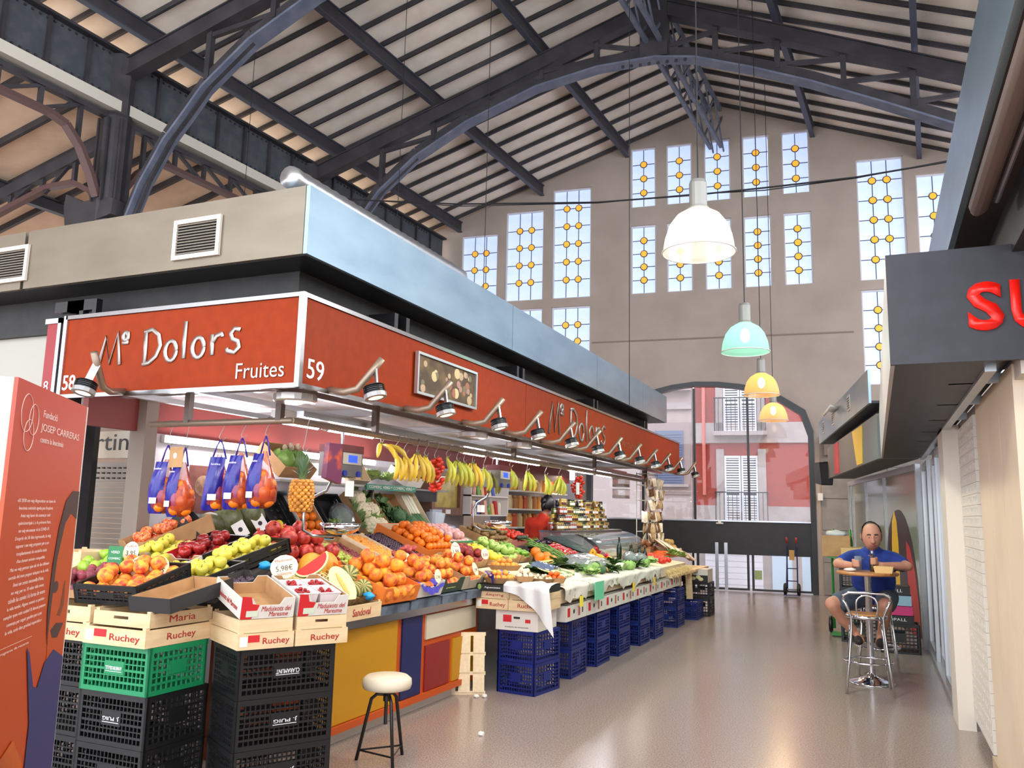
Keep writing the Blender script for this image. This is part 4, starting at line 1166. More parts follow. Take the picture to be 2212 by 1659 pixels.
def wood_box(M, w_, l_, h_, label, group=None, brand='Ruchey', side=None, hole=False, m=None, flip=False, cap=.55, red=False, cat='box', name='wooden_box', floor_=True):
    """thin plywood produce box, open top; brand lettering on the front (-local y) and on the side (+local x)"""
    m = m or WOOD
    b = thing(name, label, cat, M=M, group=group)
    t = .008
    add('side_panel', panel_hole(w_, h_, t, hole, m), b, T(-w_ / 2, 0, 0))
    add('side_panel', panel_hole(w_, h_, t, hole, m), b, T(-w_ / 2, l_ - t, 0))
    add('side_panel', panel_hole(l_ - 2 * t, h_, t, False, m), b, T(-w_ / 2 + t, t, 0) @ RZ(90))
    add('side_panel', panel_hole(l_ - 2 * t, h_, t, False, m), b, T(w_ / 2, t, 0) @ RZ(90))
    k = ('cp', h_, m.name)
    if k not in BOXM: BOXM[k] = G().prism([(0, 0), (.025, 0), (0, .025)], 0, h_ + .012, 'z').mesh('corner_post', m)
    for (x, y, r) in ((-w_ / 2 + t, t, 0), (w_ / 2 - t, t, 90), (w_ / 2 - t, l_ - t, 180), (-w_ / 2 + t, l_ - t, 270)): add('corner_post', BOXM[k], b, T(x, y, 0) @ RZ(r))
    if floor_: G().box(-w_ / 2 + t, w_ / 2 - t, t, l_ - t, 0, .006).build('base', m, b)
    if brand:
        text(brand, T(w_ * .17 if red else w_ * .05, -.0015, h_ * .48) @ RX(90) @ RZ(180 if flip else 0), INK, b, width=w_ * (.48 if red else cap), height=h_ * .5, extrude=.001, offset=.006 if 'M' not in brand else 0)
    if red:
        G().box(-w_ * .32, -w_ * .12, -.0015, -.0002, h_ * .45, h_ * .88).build('red_print_block', CARDR, b)
        G().box(-w_ * .46, -w_ * .33, -.0015, -.0002, h_ * .2, h_ * .8).build('paper_label', M_WHITE, b)
    if side:
        text(side, T(w_ / 2 + .001, l_ * .5, h_ * .5) @ RZ(90) @ RX(90), INK, b, width=l_ * .42, height=h_ * .5, extrude=.001, offset=.006 if 'M' not in side else 0)
    return b
def carton(M, w_, l_, h_, label, m, inner=None, group=None, notch=True, brand=None, ink=None, cat='carton', name='cardboard_tray', bw=.6, bh=.35, flaps=0.0, lid=False):
    """cardboard tray with a dipped front edge and folded rim"""
    inner = inner or CARD
    c = thing(name, label, cat, M=M, group=group)
    t = .006; d = h_ * .35 if notch else 0
    def wall(nm, p0, p1, ux, MM, ins):
        g = G(); g.m = 0
        L = p1
        pr = [(0, 0), (L, 0), (L, h_), (L * .8, h_), (L * .72, h_ - d), (L * .28, h_ - d), (L * .2, h_), (0, h_)] if ins else [(0, 0), (L, 0), (L, h_), (0, h_)]
        g.prism(pr, 0, t, 'y'); g.m = 1
        g.prism([(a[0] * .98 + L * .01, a[1] * .985) for a in pr], t, t + .002, 'y')
        return g.build(nm, [m, inner], c, MM)
    wall('front_wall', 0, w_, 0, T(-w_ / 2, 0, 0), True)
    wall('back_wall', 0, w_, 0, T(w_ / 2, l_, 0) @ RZ(180), True)
    wall('side_wall', 0, l_ - .014, 0, T(-w_ / 2, l_ - .007, 0) @ RZ(-90), False)
    wall('side_wall', 0, l_ - .014, 0, T(w_ / 2, .007, 0) @ RZ(90), False)
    G().box(-w_ / 2 + .006, w_ / 2 - .006, .006, l_ - .006, 0, .006).build('base', inner, c)
    if lid: G().box(-w_ / 2, w_ / 2, 0, l_, h_ - .004, h_).build('lid', m, c)
    if flaps:
        G().beam((w_ / 2, .02, h_), (w_ / 2 + flaps * .6, .02, h_ + flaps * .3), .002, .002)
        G().hexa([(w_ / 2 - .004, .02, h_), (w_ / 2 + flaps, .02, h_ - .01), (w_ / 2 + flaps, l_ - .02, h_ - .01), (w_ / 2 - .004, l_ - .02, h_), (w_ / 2 - .004, .02, h_ + .004), (w_ / 2 + flaps, .02, h_ - .006), (w_ / 2 + flaps, l_ - .02, h_ - .006), (w_ / 2 - .004, l_ - .02, h_ + .004)]).build('rim_flap', m, c)
    if brand:
        text(brand, T(0, -.001, (h_ - d) * .5) @ RX(90), ink or INKK, c, width=w_ * bw, height=h_ * bh, extrude=.001, offset=.008)
    return c
# ------------------------------------------------------------------ left front stack (aligned with the stall front)
LX = -3.81
plastic_crate(T(LX, 3.43, .545), .50, .42, .25, PGRN, 'green plastic crate under the printed wooden boxes at the front left', nx=15, nz=6, txt='A.MARTIN SOLA,S.L.')
for k, q in ((0, 'bottom'), (1, 'top')):
    plastic_crate(T(LX, 3.44, .0 + .272 * k), .50, .44, .27, PBLK, 'black plastic crate under the green crate, %s of the two' % q, 'black crates at the stall front', nx=16, nz=7, txt='J. PUIG')
for k, q in ((0, 'bottom'), (1, 'middle'), (2, 'top')):
    plastic_crate(T(-4.36, 3.50, .265 * k), .50, .44, .262, PBLK, 'black plastic crate beside the red display box, %s of its stack' % q, 'black crates at the stall front', nx=16, nz=7)
wood_box(T(-3.79, 3.39, .797), .46, .50, .092, 'pale wooden box on the green crate, printed on front and side, with paper label', 'printed wooden boxes at the stall front', side='Ruchey', red=True)
wood_box(T(-4.26, 3.41, .797), .46, .50, .092, 'pale wooden box left of the one on the green crate, red block on its front', 'printed wooden boxes at the stall front', red=True)
wood_box(T(-4.73, 3.44, .797), .46, .50, .092, 'pale wooden box half hidden behind the red display box, lower layer', 'printed wooden boxes at the stall front', red=True)
wood_box(T(-3.80, 3.44, .892), .42, .46, .075, 'smaller wooden box with a hand hole and flowery script on its side, upper layer', 'handled wooden boxes at the stall front', brand=None, side='Maria', hole=True)
wood_box(T(-4.25, 3.44, .892), .42, .46, .085, 'smaller wooden box with hand hole and red mark, upper layer left', 'handled wooden boxes at the stall front', brand=None, hole=True, red=True)
wood_box(T(-4.72, 3.50, .892), .44, .46, .105, 'wooden box of mandarins half hidden behind the red display box', 'handled wooden boxes at the stall front')
# ------------------------------------------------------------------ corner stack turned 30 degrees
CM = T(-3.15, 3.63, 0) @ RZ(60)      # local x along the front face, local y into the stall
for k, q in ((0, 'bottom'), (1, 'middle'), (2, 'top')):
    plastic_crate(CM @ T(.30, .03, .262 * k), .56, .42, .26, PBLK, 'black plastic crate in the corner stack by the white stool, %s of three' % q, 'black crates at the stall corner', nx=18, nz=7, txt='CLARAMUNT' if k == 2 else 'J. PUIG')
for k in range(2):
    x = .155 + .325 * k
    q = ('left', 'right')[k]
    wood_box(CM @ T(x, 0, .79), .315, .50, .085, 'printed wooden box in the lower layer of the corner stack, %s one' % q, 'printed wooden boxes at the corner', side='Ruchey', red=(k == 0))
    wood_box(CM @ T(x, .01, .877), .30, .47, .07, 'unprinted handled wooden box in the middle layer of the corner stack, %s one' % q, 'handled wooden boxes at the corner', brand=None, hole=(k == 1), red=False)
    c = carton(CM @ T(x, .012, .95) @ RX(11), .30, .46, .11, ('empty red and white strawberry carton on the corner stack', 'red and white strawberry carton holding punnets of berries')[k], CARDW, CARD)
    text('Maduixots del', T(.045, -.0015, .052) @ RX(90), INK, c, width=.17, height=.028, shear=.25, extrude=.001)
    text('Maresme', T(.06, -.0015, .022) @ RX(90), INK, c, width=.11, height=.026, shear=.25, extrude=.001)
    G().prism([(-.15, 0), (-.09, 0), (-.06, .05), (-.05, .075), (-.09, .082), (-.1, .12), (-.15, .125)], -.0015, -.0002, 'y').build('red_print_corner', CARDR, c)
    G().box(-.12, -.055, -.003, -.0016, .012, .045).build('paper_label', mat('pale_green_label', (206, 214, 190), .6), c)
    text('Maduixots del Maresme', T(-.151, .23, .045) @ RZ(-90) @ RX(90), INK, c, width=.34, height=.03, shear=.25, extrude=.001)
# ------------------------------------------------------------------ crates leaning on the front deck
M_PEACH = FS(-4.02, 3.52, .985, 14, 6); plastic_crate(M_PEACH, .44, .46, .11, PBLK, 'low black plastic crate of peaches at the front', nx=12, nz=4)
carton(FS(-3.62, 3.46, .975, 10, 0), .30, .48, .08, 'dark empty cardboard tray right of the peach crate', CARDK, CARD, notch=False)
M_GPEAR = FS(-4.82, 4.02, 1.0, 18, 4); carton(M_GPEAR, .36, .44, .09, 'grey-green tray of green pears behind the mandarins', mat('olive_card', (150, 146, 116), .7))
M_PLUM = FS(-4.40, 3.56, 1.0, 10); carton(M_PLUM, .30, .40, .07, 'brown tray of purple plums between mandarins and peaches', CARD)
M_YAP = FS(-4.36, 4.0, 1.0, 18, -4); carton(M_YAP, .36, .44, .09, 'white rimmed tray of yellow apples behind the peach crate', CARDW)
M_YAP2 = FS(-4.00, 4.0, 1.0, 15, -6); plastic_crate(M_YAP2, .36, .44, .09, PBLK, 'black crate of yellow apples nearest the dark grapes', nx=10, nz=3)
M_RAP = FS(-4.44, 4.44, 1.09, 19, -12); plastic_crate(M_RAP, .40, .50, .10, PBLK, 'black crate of dark red apples on the front deck', nx=10, nz=3)
M_YAP3 = FS(-4.08, 4.42, 1.09, 17, -14); plastic_crate(M_YAP3, .34, .52, .10, PBLK, 'black crate of yellow apples beside the dark red ones', nx=10, nz=3)
M_YAP0 = FS(-4.76, 4.42, 1.09, 19, -10); carton(M_YAP0, .30, .46, .09, 'red rimmed tray of yellow apples left of the dark red ones', CARDR)
M_BIC = FS(-5.02, 4.62, 1.16, 22, -16); carton(M_BIC, .38, .56, .13, 'brown and red tilted carton of two-tone red apples at the back left', CARD, flaps=.0)
wood_box(FS(-5.18, 4.12, 1.09, 0), .40, .36, .13, 'pale wooden box with a hand hole and dark red name at the far left', None, brand='Magua', hole=True)
M_BGR = FS(-3.68, 4.02, 1.0, 12, -10); carton(M_BGR, .30, .34, .08, 'black printed tray of dark grapes by the pomegranates', CARDK, mat('shadow_card', (60, 54, 50), .8))
# ------------------------------------------------------------------ side deck, front row
W1 = wood_box(RS(-3.22, 4.88, .815, 4), .54, .44, .10, 'pale wooden box carrying the melon baskets on the steel counter edge', None, brand='Sandoval', hole=False, cap=.4)
for (y0, y1) in ((5.16, 5.60), (5.62, 6.10), (6.12, 6.55), (6.57, 6.98)):
    carton(RS(-3.25, (y0 + y1) / 2, .805, 4), y1 - y0 - .01, .5, .065, 'blue-grey speckled tray under the peach cartons, %s' % {5.16: 'nearest', 5.62: 'second', 6.12: 'third', 6.57: 'farthest'}[y0], CARDB, CARDB, 'blue-grey trays on the steel counter', notch=False, name='under_tray', lid=True)
M_OC = RS(-3.23, 5.41, .885, 20); carton(M_OC, .50, .50, .12, 'orange printed carton of big orange peaches', CARDO, CARDO)
M_WC = RS(-3.26, 5.90, .885, 20); WCo = carton(M_WC, .42, .50, .12, 'white carton of yellow-orange peaches with purple film', CARDW)
M_GC = RS(-3.30, 6.34, .885, 20); carton(M_GC, .42, .50, .12, 'dark green printed carton of peaches', CARDG, brand='premium', ink=mat('olive_ink', (190, 190, 110), .6), bw=.4, bh=.15)
M_CC = RS(-3.30, 6.77, .885, 20); carton(M_CC, .42, .50, .12, 'grey cardboard carton of peaches beside the purple bag', mat('grey_brown_card', (176, 160, 136), .8))
# purple film edge
g = G(); g.smooth = True
def film(u, v):
    y = 5.72 + .40 * u; q = math.sin(u * math.pi)
    return (-3.235 - .16 * v + .01 * math.sin(u * 19), y, .975 + .02 * (1 - q) - .02 * q + .05 * v + .012 * math.sin(u * 23 + v * 4))
g.surf(film, 16, 5); g.surf(lambda u, v: (-3.235 + .01 + .004 * math.sin(u * 30), 5.72 + .40 * u, .975 - .035 * v * (.5 + math.sin(u * math.pi)) + .02 * (1 - 2 * math.sin(u * math.pi)) + .008 * math.sin(u * 25)), 16, 3)
tag(g.build('purple_film', mat('purple_plastic_film', (78, 72, 190), .35)), 'crumpled purple film along the front of the white peach carton', 'film')
# ------------------------------------------------------------------ side deck, back row
M_POM = RS(-3.74, 5.06, 1.06, 17, -14); carton(M_POM, .66, .56, .07, 'straw-filled low carton of pomegranates at the corner', CARD, notch=False)
M_GPL = RS(-3.86, 5.68, 1.06, 22); carton(M_GPL, .30, .50, .07, 'brown tray of small green plums', CARD)
M_DGR = RS(-3.86, 6.00, 1.06, 22); carton(M_DGR, .30, .50, .07, 'brown tray of dark red grapes', CARD)
M_APR = RS(-3.80, 6.33, 1.05, 22); wood_box(M_APR, .30, .56, .08, 'long pale wooden box of apricots', None, brand=None, m=WOODP)
M_DPL = RS(-3.80, 6.68, 1.05, 22); carton(M_DPL, .36, .60, .07, 'black tray of small dark plums', CARDK, CARDK)
M_ORA = RS(-3.86, 7.22, 1.08, 22); carton(M_ORA, .66, .62, .12, 'big orange carton of oranges and mandarins', CARDO, WOODP, notch=False)
M_FPE = RS(-3.66, 6.34, 1.02, 20); M_RPE = RS(-3.66, 7.58, 1.0, 20); carton(M_RPE, .44, .44, .10, 'brown carton of dark red peaches', CARD)
M_LEM = RS(-3.62, 8.02, .98, 20); carton(M_LEM, .40, .46, .09, 'brown carton of lemons', CARD)
M_PIN = RS(-4.05, 7.95, 1.16, 20); carton(M_PIN, .60, .44, .09, 'carton of pink tissue wrapped fruit', mat('green_printed_card', (70, 150, 110), .6), WOODP, notch=False)
M_GAP = RS(-3.68, 8.50, 1.0, 20); carton(M_GAP, .46, .50, .09, 'brown carton of pale green apples', CARD)
M_KIW = RS(-4.02, 8.98, 1.15, 20); carton(M_KIW, .56, .46, .09, 'brown carton of kiwis', CARD)
M_LIM = RS(-3.70, 8.98, 1.0, 20); carton(M_LIM, .36, .46, .08, 'brown carton of limes', CARD)
M_TOV = RS(-4.05, 9.68, 1.15, 20); carton(M_TOV, .62, .42, .08, 'pink printed carton of vine tomatoes at the back', mat('salmon_card', (204, 120, 110), .7))
M_PEP = RS(-3.56, 10.15, .96, 20); carton(M_PEP, .60, .40, .09, 'brown carton of red peppers', CARD)
M_ZUC = RS(-3.62, 11.05, .96, 18); plastic_crate(M_ZUC, .60, .60, .09, PBLK, 'black crate of courgettes in front of the red-shirted seller', nx=12, nz=3)
# ------------------------------------------------------------------ boxes and crates along the aisle beyond the counter
AV = mat('black_avocado_card', (36, 38, 34), .6)
M_B0 = T(-3.08, 6.93, 0)
carton(T(-2.91, 6.88, .535), .40, .46, .17, 'white carton with red square and hand holes on the first blue crate', CARDW, CARDW, notch=False, name='white_carton', lid=True)
cw = bpy.data.objects['white_carton']
G().box(-.13, -.05, -.0015, -.0002, .07, .13).build('red_square', CARDR, cw); G().box(-.03, .03, -.0015, -.0002, .10, .118).build('hand_hole', CARDK, cw); G().box(.08, .13, -.0015, -.0002, .07, .1).build('red_mark', CARDR, cw)
text('producto de temporada', T(0, -.0015, .03) @ RX(90), INKK, cw, width=.22, height=.014, extrude=.001)
for k, (x, q) in enumerate(((-3.135, 'left'), (-2.82, 'right'))):
    wood_box(T(x, 6.84, .708), .31, .48, .088, 'printed wooden box above the white carton, upright lettering, %s' % q, 'printed wooden boxes on the blue crates', red=(k == 0), side=None)
    wood_box(T(x, 6.86, .798), .31, .46, .06, 'printed wooden box above the white carton, lettering upside down, %s' % q, 'upturned printed wooden boxes', flip=True, side=None)
    c = carton(T(x, 6.84, .862), .315, .46, .062, 'black avocado carton with green fruit print on the wooden boxes, %s' % q, AV, CARD, notch=False, brand='Aguacates', ink=LW, bw=.5, bh=.3, lid=True)
    for s in (-1, 1):
        G().sphere((s * .125, -.001, .034), .022, 12, 8, (.8, .05, 1.1)).build('avocado_print', mat('avocado_green', (150, 176, 90), .6), c)
# blue crate stacks
def blue_stack(x, y, n, q, yaw=0):
    for k in range(n):
        plastic_crate(T(x, y, .268 * k) @ RZ(yaw), .38, .46, .265, PBLUE, 'blue plastic crate %s, %s' % (q, ('bottom of the stack', 'second from the floor', 'third from the floor')[k]), 'blue crates along the aisle', nx=13, nz=7)
NM = ['in the nearest stack on the aisle', 'in the second stack', 'in the third stack', 'in the fourth stack', 'in the fifth stack', 'in the sixth stack', 'in the stack before the black crates']
for i, (y, n) in enumerate(((6.90, 2), (7.76, 2), (8.50, 2), (9.24, 2), (10.10, 2), (10.75, 2), (12.0, 2))):
    blue_stack(-2.92 + .02 * i, y, n, NM[i], -8 if i == 0 else 0)
blue_stack(-2.72, 13.05, 1, 'low by the far trestle legs')
# leaning slatted wooden lid
pl = thing('wooden_tray', 'slatted wooden tray standing on end against the counter', 'tray', M=T(-3.30, 6.66, .0) @ RZ(32) @ RX(-7))
for k in range(3):
    for j in range(3): G().box(-.17 + j * .125, -.17 + j * .125 + .1, 0, .008, .02 + k * .16, .165 + k * .16).build('slat', WOODP, pl)
for z in (0, .16, .32, .485): G().box(-.19, .19, .008, .02, z, z + .03).build('cross_batten', WOODP, pl)
G().box(-.2, -.19, -.03, .06, 0, .52).build('black_end_board', CARDK, pl)
text('Valladona', T(-.2015, .015, .25) @ RZ(-90) @ RX(90) @ RZ(90), mat('lime_ink', (190, 200, 70), .6), pl, width=.36, height=.05, extrude=.001)
# little wooden boxes stacked between the blue stacks
for k in range(5):
    wood_box(T(-2.80, 7.42, .11 * k) @ RZ(90), .30, .28, .10, 'small poplar box in the pile after the first blue crates, number %s from the floor' % ('one', 'two', 'three', 'four', 'five')[k], 'poplar boxes between the blue crates', brand=None, hole=True, m=WOODP)
for k in range(6):
    wood_box(T(-2.80, 8.26, .088 * k) @ RZ(90), .20, .3, .084, 'printed poplar box in the pile after the second blue stack, number %s from the floor' % ('one', 'two', 'three', 'four', 'five', 'six')[k], 'printed poplar boxes between the blue crates')
# white cartons with red marks along the aisle front, above the blue crates
for k in range(8):
    y = 7.45 + k * .62
    c = carton(T(-2.66, y + .31, .56) @ RZ(90), .60, .34, .15, 'white carton with red block and round hole facing the aisle, %s from the near end' % ORD[k], CARDW, CARDW, 'white cartons along the aisle', notch=False, name='white_carton', lid=True)
    G().box(-.26, -.19, -.0015, -.0002, .04, .12).build('red_block', CARDR, c)
    G().cyl((-.08, -.002, .08), (-.08, -.0005, .08), .022, n=10).build('round_hole', CARDK, c)
    G().box(.05, .10, -.0015, -.0002, .03, .12).build('red_block', mat('rust_print', (176, 96, 84), .6), c)
    G().box(.16, .19, -.0015, -.0002, .05, .1).build('black_mark', CARDK, c)
# shelf board under the aisle produce and draped printed paper
tag(G().hexa([(-3.62, 7.35, .85), (-2.68, 7.35, .735), (-2.68, 12.9, .735), (-3.62, 12.9, .85), (-3.62, 7.35, 1.0), (-2.68, 7.35, .86), (-2.68, 12.9, .86), (-3.62, 12.9, 1.0)]).build('produce_board', WOODP), 'long sloping board under the vegetables along the aisle', 'board')
g = G(); g.smooth = True
random.seed(11)
hem = [random.uniform(.0, .10) for _ in range(60)]
def drape(u, v):
    i = min(58, int(u * 58)); h2 = hem[i] + (hem[i + 1] - hem[i]) * (u * 58 - i)
    y = 7.35 + 3.9 * u
    if v < .35: return (-3.0 + .36 * v / .35, y, .925 + .008 * math.sin(u * 60 + v * 9) - .045 * v / .35)
    t = (v - .35) / .65
    return (-2.635 + .006 * math.sin(u * 41 + t * 3) + .006 * math.sin(u * 17), y, .88 - t * (.06 + hem[i] * .5 + h2 * .6))
g.surf(drape, 90, 12)
mp = mat('printed_white_paper', (214, 206, 194), .7, var=(9, (150, 158, 124), .60, .66))
tag(g.build('printed_paper_cover', mp), 'crumpled white printed paper draped over the aisle edge under the vegetables', 'paper')
g = G(); g.smooth = True
def drape2(u, v):
    y = 6.80; x = -3.0 + .42 * u
    if v < .3: return (x, 6.80 + .28 * (1 - v / .3), .94 + .015 * math.sin(u * 14 + v * 8))
    t = (v - .3) / .7
    return (x + .05 * t * u, y - .02 - .012 * math.sin(u * 17), .93 - t * (.06 + .36 * u ** 2))
g.surf(drape2, 22, 12)
tag(g.build('white_plastic_sheet', mat('milky_plastic', (206, 204, 202), .4)), 'white plastic sheet hanging over the corner of the avocado cartons', 'plastic sheet')
for k, (y, c) in enumerate(((7.70, (236, 220, 60)), (9.6, (236, 200, 60)), (10.6, (226, 196, 80)))):
    tag(G().box(-2.610, -2.604, y, y + .09, .68, .78).build('price_card', mat('yellow_card_%d' % k, c, .6)), 'small yellow card on the printed paper, %s from the near end' % ORD[k], 'card', 'yellow cards on the paper')
tag(G().box(-2.606, -2.60, 8.15, 8.45, .70, .88).build('green_bag', mat('mint_green_plastic', (110, 206, 160), .35)), 'mint green printed bag hanging on the front of the aisle display', 'bag')
# trestle legs and black crates at the far end
tr = thing('trestle', 'wooden trestle legs under the straw-covered tomato table', 'trestle', (-2.72, 12.6, 0))
for (x, y) in ((0, 0), (.05, .55), (-.3, 0), (-.3, .55)): G().beam((x, y, .3), (x - .02, y, .72), .05, .09).build('leg', WOOD, tr)
G().box(-.45, .1, -.9, 1.9, .70, .735).build('top_board', WOOD, tr)
plastic_crate(T(-2.66, 13.6, 0), .42, .44, .27, PBLK, 'black plastic crate at the far end of the display, lower', 'black crates at the far end', nx=9, nz=5)
plastic_crate(T(-2.66, 13.6, .272), .42, .44, .25, PBLK, 'black plastic crate at the far end of the display, upper', 'black crates at the far end', nx=9, nz=5)
wk = carton(T(-2.68, 13.58, .525), .42, .44, .20, 'white and black printed carton on top of the far black crates', CARDW, CARDW, notch=False, lid=True)
G().box(-.21, .21, -.002, -.0005, 0, .11).build('black_print', CARDK, wk)
for (x, z) in ((-.02, .06), (.06, .08), (.1, .05)): G().sphere((x, -.002, z), .04, 10, 6, (1, .03, .7)).build('printed_fruit', mat('cream_print', (220, 206, 150), .6), wk)
# ================================================================== fruit and vegetables
def fmesh(name, build, m):
    g = G(); g.smooth = True; build(g)
    return g.mesh(name, m)
def apple_(g):
    g.lathe([(.0, -.72), (.18, -.80), (.45, -.82), (.78, -.5), (.97, .0), (.98, .3), (.80, .68), (.5, .84), (.22, .76), (.0, .58)], 14)
    g.m = 1; g.tube([(0, 0, .58), (.03, 0, .8), (.09, .02, 1.0)], .045, 5); g.m = 0
def peach_(g): g.sphere((0, 0, 0), 1, 16, 10, (1, 1, .96), lambda d: 1 - .10 * math.exp(-((math.atan2(d.y, d.x)) / .22) ** 2) * (1 - abs(d.z)) ** .3 - .14 * math.exp(-((1 - d.z) / .06)))
def orange_(g): g.sphere((0, 0, 0), 1, 14, 9, (1, 1, .95), lambda d: 1 - .07 * math.exp(-((1 - d.z) / .03)))
def flat_(g): g.lathe([(0, -.3), (.3, -.42), (.7, -.42), (1, -.05), (.95, .22), (.65, .42), (.3, .36), (.0, .1)], 14)
def plum_(g): g.sphere((0, 0, 0), 1, 12, 8, (.88, .88, 1.08))
def pear_(g): g.lathe([(0, -.95), (.4, -.98), (.85, -.6), (.95, -.15), (.8, .3), (.55, .7), (.38, 1.0), (.15, 1.2), (0, 1.15)], 14)
def lemon_(g): g.lathe([(0, -1.28), (.12, -1.2), (.3, -1.0), (.75, -.6), (.92, 0), (.75, .6), (.3, 1.0), (.14, 1.18), (0, 1.22)], 14)
def pome_(g): g.sphere((0, 0, 0), 1, 14, 9, (1, 1, .92), lambda d: 1 + .03 * math.cos(6 * math.atan2(d.y, d.x)) * (1 - abs(d.z))); g.lathe([(.12, .85), (.2, 1.0), (.24, 1.22), (.16, 1.2), (.1, .98)], 10, fn=lambda t, z: 1 + .15 * math.cos(6 * t))
def tom_(g):
    g.sphere((0, 0, 0), 1, 18, 9, (1, 1, .82), lambda d: 1 + .03 * math.cos(6 * math.atan2(d.y, d.x)) * (1 - d.z * d.z) - .1 * math.exp(-((1 - d.z) / .06)))
    g.m = 1
    for k in range(5):
        a = k * 1.257
        g.add([(.05 * math.cos(a + 1), .05 * math.sin(a + 1), .78), (.05 * math.cos(a - 1), .05 * math.sin(a - 1), .78), (.42 * math.cos(a), .42 * math.sin(a), .82)], [(0, 1, 2)])
    g.m = 0
def kiwi_(g): g.sphere((0, 0, 0), 1, 12, 8, (.85, .85, 1.15))
def pep_(g):
    g.lathe([(0, -1.1), (.35, -1.2), (.62, -1.0), (.82, -.2), (.92, .5), (.8, .85), (.4, .9), (.12, .72)], 18, fn=lambda t, z: 1 + .11 * math.cos(3 * t + .4))
    g.m = 1; g.tube([(0, 0, .65), (.02, 0, 1.0), (.12, 0, 1.3)], [.16, .1, .1], 6); g.m = 0
def potato_(g): g.sphere((0, 0, 0), 1, 12, 8, (1.25, .9, .8), lambda d: 1 + .06 * math.sin(5 * d.x + 2) * math.cos(4 * d.y))
M_STEM = mat('brown_stem', (96, 70, 40), .7)
M_GST = mat('green_calyx', (70, 120, 40), .6)
FM_ = {
 'yapple': fmesh('yellow_apple', apple_, [fruit_mat('yellow_apple_skin', (226, 198, 62), (206, 206, 84), .35, 3), M_STEM]),
 'rapple': fmesh('red_apple', apple_, [fruit_mat('dark_red_apple_skin', (120, 14, 22), (176, 40, 34), .28, 3), M_STEM]),
 'bapple': fmesh('two_tone_apple', apple_, [fruit_mat('two_tone_apple_skin', (206, 62, 40), (232, 170, 90), .35, 3, .4, .7), M_STEM]),
 'gapple': fmesh('green_apple', apple_, [fruit_mat('green_apple_skin', (178, 204, 110), (150, 188, 80), .35, 3), M_STEM]),
 'peach': fmesh('peach', peach_, fruit_mat('peach_skin', (246, 164, 52), (204, 66, 44), .6, 1.3, .40, .62)),
 'opeach': fmesh('orange_peach', peach_, fruit_mat('orange_peach_skin', (250, 158, 36), (214, 78, 44), .6, 1.2, .40, .64)),
 'rpeach': fmesh('red_peach', peach_, fruit_mat('red_peach_skin', (130, 34, 40), (206, 90, 50), .6, 1.6, .5, .75)),
 'mand': fmesh('mandarin', orange_, fruit_mat('mandarin_skin', (244, 118, 18), (226, 92, 16), .45, 6)),
 'orange': fmesh('orange', orange_, fruit_mat('orange_skin', (246, 136, 24), (234, 110, 18), .45, 6)),
 'plum': fmesh('purple_plum', plum_, fruit_mat('purple_plum_skin', (110, 36, 52), (150, 60, 66), .5, 2)),
 'dplum': fmesh('dark_plum', plum_, fruit_mat('dark_plum_skin', (44, 24, 42), (70, 40, 62), .35, 2)),
 'gplum': fmesh('green_plum', plum_, fruit_mat('green_plum_skin', (150, 170, 60), (186, 190, 80), .35, 2)),
 'flat': fmesh('flat_peach', flat_, fruit_mat('flat_peach_skin', (150, 50, 60), (196, 100, 80), .65, 1.6)),
 'gpear': fmesh('green_pear', pear_, fruit_mat('green_pear_skin', (142, 184, 46), (164, 196, 70), .35, 3)),
 'apricot': fmesh('apricot', peach_, fruit_mat('apricot_skin', (246, 176, 66), (238, 140, 60), .55, 2)),
 'lemon': fmesh('lemon', lemon_, fruit_mat('lemon_skin', (246, 222, 50), (236, 206, 36), .4, 4)),
 'pome': fmesh('pomegranate', pome_, fruit_mat('pomegranate_skin', (170, 34, 36), (214, 92, 62), .4, 2, .4, .75)),
 'tom': fmesh('tomato', tom_, [fruit_mat('tomato_skin', (206, 40, 26), (224, 62, 36), .22, 2), M_GST]),
 'kiwi': fmesh('kiwi', kiwi_, fruit_mat('kiwi_skin', (136, 104, 60), (112, 84, 48), .8, 5)),
 'lime': fmesh('lime', lemon_, fruit_mat('lime_skin', (84, 142, 40), (140, 176, 60), .35, 3)),
 'rpep': fmesh('red_pepper', pep_, [fruit_mat('red_pepper_skin', (196, 20, 24), (170, 14, 20), .15, 2, coat=.5), M_GST]),
 'ypep': fmesh('yellow_pepper', pep_, [fruit_mat('yellow_pepper_skin', (246, 186, 20), (236, 150, 16), .15, 2, coat=.5), M_GST]),
 'potato': fmesh('potato', potato_, fruit_mat('potato_skin', (196, 160, 96), (170, 130, 74), .7, 4)),
 'sweet': fmesh('sweet_potato', potato_, fruit_mat('sweet_potato_skin', (170, 110, 66), (150, 90, 54), .7, 4)),
 'mush': fmesh('round_mushroom', plum_, fruit_mat('cream_mushroom_skin', (236, 220, 190), (222, 200, 166), .6, 4)),
 'pink': fmesh('wrapped_fruit', orange_, fruit_mat('pink_tissue', (226, 176, 170), (206, 110, 100), .7, 2, .5, .75)),
}
